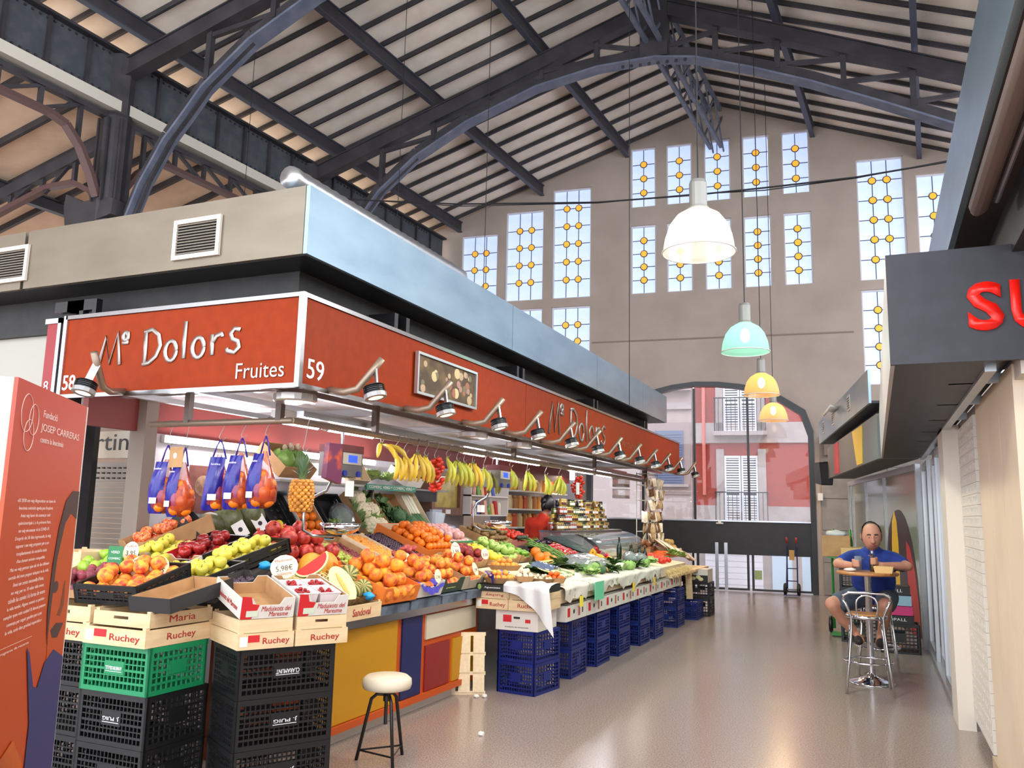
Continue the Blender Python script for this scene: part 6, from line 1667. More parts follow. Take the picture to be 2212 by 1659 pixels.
def bagf(u, v):
    a = math.pi * v; L = -.42 + .95 * u; q = .16 * (math.sin(math.pi * min(1, .12 + .8 * u))) * (1 + .06 * math.sin(17 * v + 9 * u) + .05 * math.sin(31 * u + 5 * v))
    return (-3.16 + .30 * math.cos(a) * (.6 + .5 * math.sin(math.pi * u)), 9.38 + L, .935 + q * math.sin(a) + .05 * u * 0)
g.surf(bagf, 26, 14)
FILM = thin('clear_film', (235, 240, 245), .78, .12)
tag(g.build('clear_bag', FILM), 'large clear plastic bag over the dark greens', 'plastic bag')
for k, (x, y, z) in enumerate(((-2.92, 10.62, .99), (-2.98, 10.80, 1.0), (-2.84, 10.84, .98), (-2.9, 11.02, .98))):
    tag(add('broccoli', BRO, None, T(x, y, z) @ RZ(k * 40)), 'broccoli head in clear wrap near the dark bottles', 'broccoli', 'wrapped broccoli')
    tag(G().sphere((0, 0, 0), .1, 14, 9, (1, 1, .85), lambda d: 1 + .04 * math.sin(15 * d.x + k) * math.cos(12 * d.y)).build('clear_wrap', FILM, None, T(x, y, z)), 'clear plastic wrap around a broccoli head', 'plastic wrap', 'wraps around the broccoli')
SPO = fmesh('spring_onion', lambda g: g.tube([(0, 0, 0), (0, 0, .03), (.004, 0, .12), (.0, .01, .22), (.01, .02, .3)], [.010, .014, .010, .008, .003], 7), fruit_mat('spring_onion_skin', (226, 220, 180), (110, 140, 70), .4, 8, .5, .6))
for k in range(9): tag(add('spring_onion', SPO, None, T(-2.86 - .02 * (k % 2), 7.98 + k * .035, .935 + .012 * (k % 2)) @ RY(-78) @ RX(RND.uniform(-8, 8))), 'pale spring onion in the bundle wrapped in blue film', 'spring onion', 'spring onions')
g = G(); g.smooth = True
g.surf(lambda u, v: (-3.02 - .22 * u, 7.98 + .36 * v, .975 + .035 * math.sin(math.pi * v) + .05 * u + .01 * math.sin(19 * v + 11 * u)), 12, 10)
tag(g.build('blue_film', mat('shiny_blue_film', (130, 150, 190), .15, .6)), 'shiny blue-silver film around the spring onions', 'film')
for k in range(16):
    put('potato', T(-2.82 - .05 * (k % 3) , 8.95 + .035 * k, .925 + .015 * (k % 2)) @ rrot('potato') @ SCL(.026, .022, .020), 'knobbly ginger root on the printed paper', 'ginger roots')
for k in range(40):
    tag(add('green_bean', BEAN, None, T(-2.88 + RND.uniform(-.12, .1), 9.75 + RND.uniform(0, .5), .93 + RND.uniform(0, .03)) @ RZ(RND.uniform(60, 120)) @ RY(88)), 'thin green herb stem between the ginger and the broccoli', 'herb', 'herb stems')
VG = [(LET, 'lettuce', 'pale lettuce'), (DKG, 'leafy_greens', 'dark chard bunch'), (CAB, 'cabbage', 'round green cabbage'), (BRO, 'broccoli', 'broccoli head'), (CAU, 'cauliflower', 'small cauliflower')]
for k in range(15):
    me_, nm_, lb_ = VG[(0, 1, 3, 2, 1, 0, 4, 1, 2, 3, 1, 0, 2, 1, 0)[k]]
    tag(add(nm_, me_, None, T(-2.80 - .13 * (k % 2), 8.62 + .185 * k, .945 + .015 * (k % 2)) @ RZ(k * 77) @ RX(RND.uniform(-20, 20)) @ SCL(.75, .8, .6)), '%s in the front row above the aisle, number %d from the near end' % (lb_, k + 1), nm_.replace('_', ' '), 'vegetables in the front row above the aisle')
# dark bottles
BOT = G(); BOT.smooth = True; BOT.lathe([(0, 0), (.034, 0), (.036, .01), (.036, .13), (.028, .17), (.013, .20), (.012, .255), (.015, .257), (.015, .27), (0, .27)], 14)
BOTM = BOT.mesh('bottle', mat('dark_green_bottle_glass', (20, 40, 24), .1, coat=.5))
for k, (x, y, z) in enumerate(((-3.22, 11.15, .95), (-3.10, 11.28, .93), (-3.02, 11.42, .92), (-3.14, 11.50, .935), (-2.98, 11.6, .915), (-3.08, 11.7, .925))):
    tag(add('bottle', BOTM, None, T(x, y, z) @ SCL(1, 1, 1.15 if k == 0 else .8)), ('tallest dark green bottle before the glass case' if k == 0 else 'dark bottle among the group before the glass case'), 'bottle', None if k == 0 else 'dark bottles before the glass case')
tag(G().box(-3.0, -2.97, 11.05, 11.2, .87, .98).build('green_card', mat('emerald_card', (30, 150, 90), .5)), 'emerald green card below the wrapped broccoli', 'card')
tag(G().box(-3.05, -2.92, 12.72, 12.9, .90, .95).build('green_box', mat('emerald_card', (30, 150, 90), .5)), 'small emerald green box by the lettuce at the far end', 'box')
# purple plastic bag at the end of the counter
g = G(); g.smooth = True
g.surf(lambda u, v: (-3.20 + .10 * v - .1 * (1 - abs(2 * u - 1)) * v, 6.80 + .34 * u, 1.02 - .13 * v * math.sin(math.pi * u) - .02 * v + .015 * math.sin(13 * u + 8 * v)), 14, 10)
tag(g.build('purple_bag', mat('purple_plastic_film', (78, 72, 190), .35)), 'purple plastic bag hanging at the end of the counter', 'plastic bag')
# ================================================================== back shelf and hanging goods
# tilted crates against the back wall
def BK(y, z=1.24, a=52, x=-4.72): return RS(x, y, z, a)
def back_crate(y, w_, label, m=CARD, l_=.5, plastic=False, z=1.24, a=52):
    M = BK(y, z, a)
    if plastic: plastic_crate(M, w_, l_, .10, m, label, nx=10, nz=3)
    else: carton(M, w_, l_, .09, label, m, notch=False)
    return M
B1 = back_crate(5.95, .36, 'black tray with moulded cells and lemons leaning on the back wall', PBLK, .5, True)
for k in range(5): put('lemon', B1 @ T(-.1 + .075 * (k % 3), .10 + .07 * (k // 3), .06) @ rrot('lemon') @ SCL(.036, .036, .036), 'lemon in the black moulded tray at the back', 'lemons in the black moulded tray')
for k in range(3): put('lemon', T(-4.66, 6.02 + .09 * k, 1.30) @ rrot('lemon') @ SCL(.038, .038, .038), 'lemon behind the bright blue box', 'lemons behind the blue box')
g = G()
for k in range(24): g.sphere((-.14 + (k % 4) * .09, .06 + (k // 4) * .075, .012), .026, 7, 5, (1, 1, .4))
g.build('cell_tray', PBLK, bpy.data.objects[[o.name for o in COL.objects if o.get('label', '').startswith('black tray with moulded')][0]], Matrix())
bx = G(); bx.box(-.09, .09, -.17, .17, 0, .11)
bb = thing('blue_lid_box', 'open dark box with a bright blue lid below the lemons', 'box', (-4.50, 6.10, 1.16))
bx.build('body', mat('slate_box', (92, 88, 92), .5), bb); G().box(-.12, .10, -.18, .18, .11, .125).build('lid', mat('cyan_plastic', (70, 190, 214), .4), bb)
bb2 = thing('blue_lid_box', 'bright blue box lid on top of the black moulded tray', 'box', (-4.98, 5.86, 1.66))
G().box(-.07, .07, -.14, .14, 0, .03).build('lid', mat('cyan_plastic', (70, 190, 214), .4), bb2)
B2 = back_crate(6.36, .34, 'pale lined carton of oranges leaning on the back wall', CARDW, .5)
for k in range(13): put('orange', B2 @ T(-.11 + .11 * (k % 3) + .02 * (k // 3 % 2), .07 + .095 * (k // 3), .05) @ rrot('orange') @ SCL(.042, .042, .042), 'orange in the pale lined carton at the back wall', 'oranges at the back wall')
B3 = back_crate(6.80, .42, 'black slatted crate of artichokes and wrapped greens at the back', PBLK, .5, True)
for k in range(4): tag(add('artichoke', LET, None, B3 @ T(-.12 + .07 * (k % 2), .08 + .08 * (k // 2), .07) @ SCL(.42, .42, .5)), 'small pale artichoke in the black slatted crate', 'artichoke', 'artichokes')
tag(add('broccoli', BRO, None, B3 @ T(.08, .22, .08) @ SCL(1.25, 1.5, 1.3)), 'big wrapped broccoli in the black slatted crate at the back', 'broccoli')
tag(G().sphere((0, 0, 0), .13, 14, 9, (1, 1.3, .9), lambda d: 1 + .05 * math.sin(15 * d.x) * math.cos(12 * d.y)).build('clear_wrap', FILM, None, B3 @ T(.08, .22, .08)), 'clear wrap around the big broccoli at the back', 'plastic wrap')
B4 = back_crate(7.42, .50, 'brown carton of cauliflowers leaning on the back wall', CARD, .55)
for k, (x, y) in enumerate(((-.14, .12), (.02, .10), (-.14, .30), (.02, .30), (-.1, .46))): tag(add('cauliflower', CAU, None, B4 @ T(x, y, .075) @ RZ(k * 60) @ RX(15) @ SCL(1.3, 1.3, 1.3)), 'cream cauliflower in the carton at the back wall', 'cauliflower', 'cauliflowers')
B5 = back_crate(7.92, .46, 'brown carton of dark cabbages leaning on the back wall', CARD, .55)
for k in range(7): tag(add('savoy_cabbage', DKG, None, B5 @ T(-.13 + .13 * (k % 3), .1 + .16 * (k // 3), .07) @ RZ(k * 47) @ SCL(.85, .85, .7)), 'dark green cabbage head beside the cauliflowers', 'cabbage', 'dark cabbages')
tag(add('broccoli', BRO, None, B5 @ T(-.08, .2, .15)), 'yellowish broccoli head lying left among the dark cabbages', 'broccoli'); tag(add('broccoli', BRO, None, B5 @ T(.08, .12, .15) @ RZ(90)), 'yellowish broccoli head lying right among the dark cabbages', 'broccoli')
B6 = BK(8.38, 1.24, 56); wood_box(B6, .34, .60, .09, 'pale wooden box of leeks leaning on the back wall', None, brand=None, m=WOODP)
def leek():
    g = G(); g.smooth = True
    g.m = 0; g.tube([(0, .55, 0), (0, .52, 0), (0, .36, 0), (0, .27, 0)], [.012, .017, .016, .016], 8)
    g.m = 1
    for k in range(4):
        a = (k - 1.5) * .05
        g.surf(lambda u, v, a=a, k=k: ((v - .5) * (.03 + .012 * math.sin(u * 3)) + a * u * .9, .28 - .30 * u, .010 + .012 * k * u - .02 * u * u + .006 * abs(v - .5)), 6, 2)
    return g.mesh('leek', [mat('leek_white', (236, 234, 206), .4), fruit_mat('leek_green', (62, 104, 70), (100, 140, 90), .45, 9)])
LK = leek()
for k in range(9): tag(add('leek', LK, None, B6 @ T(-.12 + .03 * k, .02, .035 + .016 * (k % 2)) @ RZ(RND.uniform(-3, 3))), 'long white and green leek in the box at the back wall', 'leek', 'leeks')
# bag stand: translucent bucket of bags, register, blue packets
tag(G().lathe([(.09, 0), (.12, .25), (.118, .25), (.088, .004)], 18).build('bag_roll_tub', mat('frosted_plastic', (206, 216, 224), .3), None, T(-4.85, 8.86, 1.28) @ RX(-8)), 'frosted plastic tub beside the leeks', 'tub')
rg_ = thing('cash_register', 'grey electronic scale register on the back worktop right of the leeks', 'register', (-4.85, 9.10, 1.212))
G().hexa([(-.14, -.16, 0), (.16, -.16, 0), (.16, .16, 0), (-.14, .16, 0), (-.14, -.16, .22), (.08, -.16, .16), (.08, .16, .16), (-.14, .16, .22)]).build('body', mat('grey_register_plastic', (150, 158, 170), .4), rg_)
G().hexa([(.082, -.1, .155), (.15, -.1, .03), (.15, .1, .03), (.082, .1, .155), (.086, -.1, .157), (.154, -.1, .032), (.154, .1, .032), (.086, .1, .157)]).build('keypad', mat('pale_keypad', (206, 210, 220), .5), rg_)
G().box(-.13, -.09, -.12, .12, .22, .36).build('display', mat('clear_display', (190, 200, 214), .2), rg_)
for (y, c, q) in ((9.55, (30, 70, 170), 'dark blue'), (9.78, (190, 206, 230), 'pale blue')):
    tag(G().hexa([(-.12, -.14, 0), (.12, -.14, 0), (.12, .14, 0), (-.12, .14, 0), (-.1, -.12, .09), (.06, -.12, .06), (.06, .12, .06), (-.1, .12, .09)]).build('folded_bags', mat(q.replace(' ', '_') + '_bags', c, .4), None, T(-4.8, y, 1.212)), q + ' pack of folded bags on the back worktop', 'bag pack')
# papayas/melons at back left with white cards
PAP = fmesh('papaya', lambda g: g.sphere((0, 0, 0), 1, 16, 10, (1, 1, 1.2)), fruit_mat('dark_melon_skin', (72, 76, 44), (96, 98, 58), .4, 6))
for k, (y, z, s, q) in enumerate(((5.36, 1.42, .13, 'middle front'), (5.58, 1.47, .135, 'right, highest'), (5.18, 1.40, .10, 'left'), (5.30, 1.27, .085, 'lower left'), (5.64, 1.26, .08, 'lower right'))):
    tag(add('dark_melon', PAP, None, T(-4.85 + .03 * (k % 2), y, z) @ RX(30 * k) @ SCL(s, s, s)), 'large dark green melon with straw by the back wall, ' + q, 'melon', 'dark green melons')
tag(add('green_papaya', fmesh('papaya_g', pear_, fruit_mat('papaya_skin', (140, 160, 50), (116, 140, 44), .4, 4)), None, T(-4.66, 5.74, 1.30) @ RX(20) @ SCL(.075, .075, .075)), 'yellow-green papaya right of the dark melons', 'papaya')
straw((-4.74, 5.35, 1.22), .1, .3, 200, 'packing straw under the dark melons', 5)
for k, (y, z, q) in enumerate(((5.33, 1.37, 'left'), (5.56, 1.42, 'right'))):
    cd = thing('melon_card', 'white diamond-shaped card on the dark melons, ' + q, 'card', M=look((-4.68, y, z), (.85, -.45, .2)) @ RZ(30), group='white cards on the melons')
    G().box(-.055, .055, -.065, .065, -.002, 0).build('card', M_WHITE, cd); G().sphere((0, 0, 0), .02, 8, 6, (1, 1, .05)).build('printed_seal', INKK, cd)
cx_ = carton(RS(-4.72, 5.02, 1.2, 40, 10), .20, .36, .10, 'dark patterned carton leaning left of the melons', CARDK, CARDK, notch=False)
G().box(-.06, .04, -.003, -.001, .02, .08).build('white_label', M_WHITE, cx_)
# goods on the wall shelf
wc = wood_box(T(-4.97, 7.35, 1.80) @ RZ(90) @ RX(60), .30, .30, .10, 'pale wooden box standing on end on the wall shelf', None, brand=None, m=WOODP)
cb_ = carton(RS(-4.86, 6.2, 1.82, 40), .46, .36, .12, 'brown carton of cabbages on the left of the wall shelf', CARD, notch=False)
for k, (y, z, q) in enumerate(((6.1, 1.98, 'left'), (6.30, 1.98, 'right'))): tag(add('cabbage', CAB, None, T(-4.93, y, z) @ RZ(k * 60)), 'bright green cabbage on the wall shelf, ' + q, 'cabbage', 'cabbages on the shelf')
for k in range(4): put('mush', T(-4.96 + .03 * (k % 2), 6.16 + .05 * k, 2.10 + .02 * (k % 2)) @ SCL(.028, .028, .028), 'white mushroom on top of the shelf cabbages', 'mushrooms on the shelf')
for k, (y, s, q) in enumerate(((7.12, .8, 'left of the wooden box'), (7.62, .95, 'right of the wooden box'), (7.95, .8, 'before the white box'), (8.68, .85, 'at the right end'))):
    tag(add('lettuce', LET, None, T(-4.95, y, 1.89) @ RZ(k * 80) @ SCL(s, s, s)), 'pale green lettuce on the wall shelf, ' + q, 'lettuce', 'lettuces on the shelf')
carton(RS(-4.82, 8.28, 1.81, 30), .34, .30, .12, 'white box of dark mushrooms on the wall shelf', CARDW, CARDK, notch=False)
for k in range(8): put('dplum', RS(-4.82, 8.28, 1.81, 30) @ T(-.12 + .06 * (k % 4), .08 + .1 * (k // 4), .05) @ SCL(.03, .03, .025), 'dark mushroom in the white shelf box', 'dark mushrooms')
tag(G().tube([(0, 0, 0), (.0, .03, .15), (.02, .06, .32)], [.03, .04, .02], 8).build('celery', fruit_mat('celery_green', (90, 150, 60), (150, 190, 100), .5, 12), None, T(-4.92, 6.96, 1.80)), 'bunch of green celery standing behind the scale display', 'celery')
# ------------------------------------------------------------------ hooks helper
M_WIRE = mat('steel_wire', (140, 136, 130), .35, .8)
def hook_part(parent, L):
    g = G(); g.smooth = True
    g.tube([(.0, 0, L + .02), (.018, 0, L + .028), (.03, 0, L + .012), (.02, 0, L - .02), (0, 0, .05), (-.012, 0, .02), (0, 0, -.005), (.02, 0, .0), (.03, 0, .02)], .003, 5)
    return g.build('hook', M_WIRE, parent)
# net bags of oranges hung from the front rail
M_NAVY = mat('navy_printed_film', (34, 34, 130), .25, var=(9, (84, 40, 130), .5, .7))
def orange_bag(x, L, yaw, q, card=False):
    b = thing('orange_bag', 'net bag of oranges with navy printed film, ' + q, 'bag of oranges', M=T(x, 4.4, 2.12 - L) @ RZ(yaw), group='hanging bags of oranges')
    hook_part(b, L)
    g = G(); g.smooth = True
    for s in (-1, 1): g.tube([(s * .045, 0, -.13), (s * .02, 0, -.04), (0, 0, .0)], .006, 5)
    g.build('strap', M_NAVY, b)
    g = G(); g.smooth = True
    def fl(u, v):
        w_ = .050 + .012 * u; z = -.12 - .36 * u
        return ((v - .5) * 2 * w_ * (1 - .2 * (u > .97)) - .030 * u, -.05 - .055 * math.sin(math.pi * u) * math.cos((v - .5) * 2.2) + .006 * math.sin(17 * v + 9 * u), z)
    g.surf(fl, 14, 8); g.build('front_film', M_NAVY, b)
    text('Sunshine', T(-.01, -.085, -.17) @ RX(86), LW, b, width=.06, height=.014, extrude=.0006)
    G().box(-.045, .01, -.103, -.100, -.41, -.37).build('white_label', LW, b)
    g = G(); g.smooth = True
    g.lathe([(.012, -.1), (.03, -.15), (.06, -.24), (.095, -.34), (.09, -.43), (.04, -.475), (0, -.48)], 14); g.build('net', thin('orange_net', (236, 80, 60), .72, .2), b)
    r_ = random.Random(int(x * 1000))
    for k in range(11):
        a = k * 2.4; zz = -.43 + .042 * (k // 3) * 1.35
        rad = .048 if k // 3 < 3 else .03
        add('orange', FM_['orange'], b, T(rad * math.cos(a), rad * math.sin(a), zz) @ SCL(.042, .042, .042))
    if card:
        g = G().box(-.075, .075, -.07, -.066, -.14, .0); o = g.build('cardboard_tag', CARD, b)
        G().cyl((-.01, -.0715, -.06), (-.01, -.0705, -.06), .02, n=12).build('tag_hole', M_WHITE, o)
orange_bag(-4.56, .15, 10, 'leftmost of the five')
orange_bag(-4.40, .17, -10, 'second from left, with cardboard tag', True)
orange_bag(-4.09, .12, 35, 'third from left, in front of the poster')
orange_bag(-3.90, .11, 8, 'fourth from left')
orange_bag(-3.70, .10, -6, 'rightmost of the five')
# pineapple
pn = thing('pineapple', 'whole pineapple with leafy crown hanging beside the scale', 'pineapple', (-3.40, 4.42, 1.63))
hk = hook_part(pn, .2); hk.matrix_local = T(0, 0, .29)
g = G(); g.smooth = False
n_, k_ = 16, 10
for i in range(k_):
    z = -.10 + .2 * (i + .5) / k_; R = .068 * math.sqrt(max(.05, 1 - ((z) / .125) ** 2)) ** .6
    for j in range(11):
        a = 2 * math.pi * (j + .5 * (i % 2)) / 11
        g.sphere((R * math.cos(a), R * math.sin(a), z), .019, 6, 4, (1, 1, .9))
g.lathe([(0, -.11), (.05, -.1), (.066, -.03), (.066, .03), (.05, .1), (0, .11)], 12)
g.build('body', fruit_mat('pineapple_skin', (196, 130, 40), (150, 92, 30), .6, 30), pn)
g = G(); g.smooth = True
for L in range(5):
    for k in range(8):
        a = 2 * math.pi * k / 8 + L * .4; hh = .10 + .035 * L; sp = .085 - .014 * L
        g.surf(lambda u, v, a=a, hh=hh, sp=sp: ((.02 + sp * u * u) * math.cos(a) - (v - .5) * .022 * (1 - u) * math.sin(a), (.02 + sp * u * u) * math.sin(a) + (v - .5) * .022 * (1 - u) * math.cos(a), .10 + hh * u - .03 * u * u), 5, 2)
g.build('leaf_crown', fruit_mat('pineapple_leaf', (60, 84, 56), (92, 116, 76), .5, 8), pn)
# bananas
BAN = G(); BAN.smooth = True
BAN.tube([(.0, 0, 0), (.003, 0, -.022), (.016, 0, -.05), (.032, 0, -.10), (.030, 0, -.15), (.012, 0, -.19), (.004, 0, -.20)], [.006, .007, .015, .018, .017, .009, .004], 7)
BANM = [BAN.mesh('banana', fruit_mat('banana_skin', (226, 186, 50), (206, 172, 60), .45, 9)), BAN.mesh('banana_green', fruit_mat('green_banana_skin', (170, 176, 50), (196, 186, 60), .45, 9)), BAN.mesh('banana_dark', fruit_mat('dark_banana_skin', (136, 128, 44), (110, 104, 36), .5, 9))]
BQ = ['first from the scale, spread sideways', 'second from the scale', 'third from the scale', 'fourth from the scale', 'fifth, beside the tomato bunch', 'sixth, greenish, right of the tomato bunch', 'seventh, greenish', 'eighth', 'ninth', 'tenth, before the second scale', 'dark one at the second scale', 'alone, right of the second scale', 'third from the far end', 'second from the far end', 'nearest the far tomato bunch']
for i, (y, n_, kd, L) in enumerate(((5.50, 3, 0, .05), (5.72, 4, 0, .10), (5.86, 4, 0, .10), (6.06, 4, 0, .09), (6.2, 4, 0, .10), (6.60, 3, 1, .08), (6.80, 5, 1, .1), (6.94, 4, 1, .11), (7.12, 5, 0, .1), (7.38, 4, 1, .13), (7.56, 3, 2, .15), (8.02, 3, 1, .09), (8.50, 3, 1, .1), (9.05, 4, 1, .12), (9.52, 6, 1, .11))):
    b = thing('banana_bunch', 'hanging bunch of bananas, ' + BQ[i], 'bananas', (-3.5, y, 2.12 - L), RND.uniform(-.6, .6), 'hanging banana bunches')
    hook_part(b, L)
    G().sphere((0, 0, -.01), .016, 8, 5, (1, 1.4, .9)).build('stalk', mat('banana_stalk', (110, 104, 46), .6), b)
    for k in range(n_):
        t = (k - (n_ - 1) / 2)
        MB_ = T(0, t * .016, -.012) @ RZ(t * 32 + RND.uniform(-8, 8)) @ RX(t * 9) @ RY(-12 - (45 if i == 0 else 0)) @ SCL(1.15, 1.15, 1.15)
        add('banana', BANM[kd], b, MB_)
def tomato_bunch(y, z, n_, q):
    b = thing('tomato_bunch', 'hanging bunch of small red tomatoes, ' + q, 'tomatoes', (-3.5, y, z), group='hanging tomato bunches')
    h_ = hook_part(b, 2.12 - z - .14); h_.matrix_local = T(0, 0, .14)
    G().tube([(0, 0, .14), (.01, 0, .05), (0, 0, -.15)], .006, 6).build('vine', M_GST, b)
    for k in range(n_):
        ph = k * 2.4; t = (k + .5) / n_; R = (.075, .03, .07)[k % 3] * math.sin(math.pi * (.1 + .82 * t)) ** .7
        add('tomato', FM_['tom'], b, T(R * math.cos(ph), R * math.sin(ph), .13 - .27 * t) @ rrot('tom') @ SCL(.026, .026, .026))
tomato_bunch(6.38, 1.87, 32, 'before the brown cabinet')
tomato_bunch(10.22, 1.90, 30, 'above the seller, with paper note')
tag(G().box(-3.46, -3.455, 10.02, 10.14, 1.80, 1.95).build('paper_note', M_WHITE), 'white paper note hanging left of the far tomato bunch', 'note')
# hanging scales
def scale(y, zb, label, col):
    s = thing('hanging_scale', label, 'scale', (-3.5, y, zb), group='hanging electronic scales')
    G().box(-.09, .09, -.14, .14, 0, .22).build('body', mat('pewter_casing', (122, 116, 112), .35, .5), s)
    G().box(-.092, .094, -.142, .142, .17, .222).build('top_cap', mat('maroon_cap', (96, 36, 38), .4), s)
    G().box(.09, .096, -.115, .115, .085, .165).build('display_bezel', mat('beige_bezel', (176, 166, 150), .5), s)
    G().box(.096, .098, -.05, .06, .10, .15).build('screen', mat('blue_lcd', (40, 70, 230), .3, emit=1.2), s)
    for (y2, q) in ((-.09, 0), (.08, 1)): G().lathe([(0, 0), (.022, 0), (.022, .015), (0, .015)], 12).build('badge', mat('navy_badge', (30, 44, 130), .4), s, T(.09, y2, .02) @ RY(90))
    G().cyl((0, 0, .22), (0, 0, 2.12 - zb - .02), .012, n=8).build('hanger', M_STEEL, s)
    pz = -.40
    g = G(); g.smooth = True; g.lathe([(0, 0), (.10, .0), (.165, .03), (.18, .075), (.188, .078), (.172, .028), (.10, -.006), (0, -.006)], 24); g.build('pan', M_CHROME, s, T(.02, 0, pz) @ SCL(.78, .78, .9))
    g = G(); g.smooth = True; g.tube([(-.06, .0, .0), (-.10, -.02, -.1), (-.16, -.12, -.16), (-.17, -.17, -.22), (-.17, -.17, pz + .02), (-.12, -.12, pz - .02), (0, 0, pz - .02)], .012, 7); g.build('pan_arm', M_STEEL, s)
    return s
scale(4.98, 1.78, 'hanging electronic scale with blue screen and round steel pan near the corner', 0)
scale(7.68, 1.80, 'second hanging electronic scale with steel pan over the middle of the stall', 1)
tag(G().box(-3.42, -3.415, 4.93, 5.03, 1.64, 1.75).build('paper_tag', M_WHITE), 'white oval tag hanging below the first scale', 'tag')
tag(G().box(-3.6, -3.55, 7.45, 7.52, 1.55, 1.62).build('paper_tag', M_WHITE), 'white oval tag hanging before the brown cabinet', 'tag')
tag(G().hexa([(-3.46, 4.70, 1.76), (-3.44, 4.85, 1.72), (-3.40, 4.85, 1.72), (-3.42, 4.70, 1.76), (-3.46, 4.72, 2.0), (-3.44, 4.84, 2.0), (-3.40, 4.84, 2.0), (-3.42, 4.72, 2.0)]).build('printed_bag', mat('purple_orange_bag', (110, 50, 80), .3, var=(7, (226, 96, 30), .5, .7))), 'shiny purple and orange printed bag hanging left of the first scale', 'bag')
# ------------------------------------------------------------------ glass case, jars, packets at the far end
gcs = thing('glass_case', 'curved glass refrigerated display case near the far end', 'glass case', (-3.9, 12.05, 1.0))
g = G(); g.smooth = True
g.surf(lambda u, v: (.05 + .5 * math.sin(v * 1.5), -1.25 + 2.5 * u, .32 * math.cos(v * 1.5) - .02), 4, 10); g.build('curved_glass', thin('case_glass', (190, 214, 214), .82, .04), gcs)
G().box(-.35, .10, -1.27, 1.27, .30, .325).build('top_shelf', M_STEEL, gcs)
G().box(-.35, .5, -1.25, 1.25, -.06, -.03).build('inner_tray', mat('white_tray', (220, 226, 226), .4), gcs)
for y in (-1.26, 1.25): G().prism([(-.35, -.05), (.52, -.05), (.45, .12), (.25, .25), (.05, .31), (-.35, .31)], y, y + .012, 'y').build('end_panel', thin('case_glass', (190, 214, 214), .82, .04), gcs)
for k in range(6):
    tag(G().hexa([(-.1, -.14, 0), (.12, -.14, 0), (.12, .14, 0), (-.1, .14, 0), (-.08, -.12, .07), (.1, -.12, .06), (.1, .12, .06), (-.08, .12, .07)]).build('food_tray', mat('tray_tone_%d' % (k % 3), ((226, 226, 220), (200, 180, 150), (170, 190, 150))[k % 3], .5), None, T(-3.75 + .06 * (k % 2), 11.35 + .37 * k, .972)), 'tray of food inside the glass case', 'food tray', 'trays in the glass case')
# jar pyramid
def jar_mesh(c, i):
    g = G(); g.smooth = True
    g.m = 0; g.lathe([(0, 0), (.036, 0), (.04, .008), (.04, .078), (.032, .09)], 12)
    g.m = 1; g.lathe([(.034, .088), (.036, .09), (.036, .108), (.0, .108)], 12)
    g.m = 2; g.lathe([(.0405, .025), (.0408, .026), (.0408, .06), (.0405, .061)], 12, a0=-1.0, a1=1.0)
    return g.mesh('jar', [mat('jar_content_%d' % i, c, .15, coat=.4), mat('jar_lid_%d' % (i % 3), ((200, 170, 80), (40, 40, 40), (206, 204, 200))[i % 3], .3, .5), mat('jar_label_%d' % (i % 4), ((236, 230, 214), (226, 196, 150), (206, 206, 206), (80, 30, 30))[i % 4], .6)])
JM = [jar_mesh(c, i) for i, c in enumerate(((120, 84, 30), (60, 36, 26), (150, 50, 34), (176, 140, 50), (90, 100, 40), (40, 40, 44), (200, 130, 40), (150, 130, 70)))]
JC = ['amber', 'brown', 'brick red', 'honey', 'olive', 'black', 'orange', 'straw-coloured']
for lay in range(4):
    for r in range(2):
        for k in range(27 - lay * 2):
            if lay == 3 and RND.random() < .55: continue
            i = ((k // 3) + lay + (r * 2)) % 8 if k < 14 else (0, 3, 7, 4, 6)[(k + lay) % 5]
            o = add('jar', JM[i], None, T(-4.02 - .09 * r, 10.85 + .09 * k + .01 * lay + .05 * lay, 1.325 + .109 * lay) @ RZ(RND.uniform(-20, 20)))
            tag(o, '%s preserve jar in the %s row on the glass case, %s rank' % (JC[i], ('lowest', 'second', 'third', 'top')[lay], ('front', 'back')[r]), 'jar', 'preserve jars on the glass case')
# clear boxes and packets at the post
for k, (z, c) in enumerate(((1.82, (226, 210, 190)), (2.0, (200, 196, 190)))):
    bxk = thing('clear_box', 'clear plastic box of dried fruit on a stand, ' + ('lower', 'upper')[k], 'box', (-3.75, 13.1, z))
    G().box(-.1, .1, -.16, .16, 0, .14).build('shell', thin('clear_box_plastic', (230, 230, 230), .7, .1), bxk); G().box(-.09, .09, -.15, .15, .005, .05).build('dried_fruit', mat('dried_mix', (186, 150, 110), .8, var=(40, (120, 84, 60), .4, .6)), bxk); G().box(-.105, .105, -.165, .165, .14, .155).build('lid', M_WHITE, bxk)
st_ = thing('wire_stand', 'white wire stand hung with packets near the end of the sign', 'stand', (-3.45, 13.6, .9))
for (x, y) in ((-.1, -.3), (.1, -.3), (-.1, .3), (.1, .3)): G().cyl((x, y, 0), (x, y, 1.35), .008, n=6).build('upright', M_WHITE, st_)
for z in (.4, .65, .9, 1.15, 1.33): G().tube([(-.1, -.3, z), (.1, -.3, z), (.1, .3, z), (-.1, .3, z)], .006, 5, closed=True).build('ring', M_WHITE, st_)
PK = G(); PK.smooth = True
PK.surf(lambda u, v: ((u - .5) * .13, -.02 * math.sin(math.pi * u) * math.sin(math.pi * v) , -.16 * v + .006 * math.sin(9 * u)), 5, 5); PK.surf(lambda u, v: ((u - .5) * .13, .018 * math.sin(math.pi * u) * math.sin(math.pi * v), -.16 * v + .006 * math.sin(9 * u)), 5, 5)
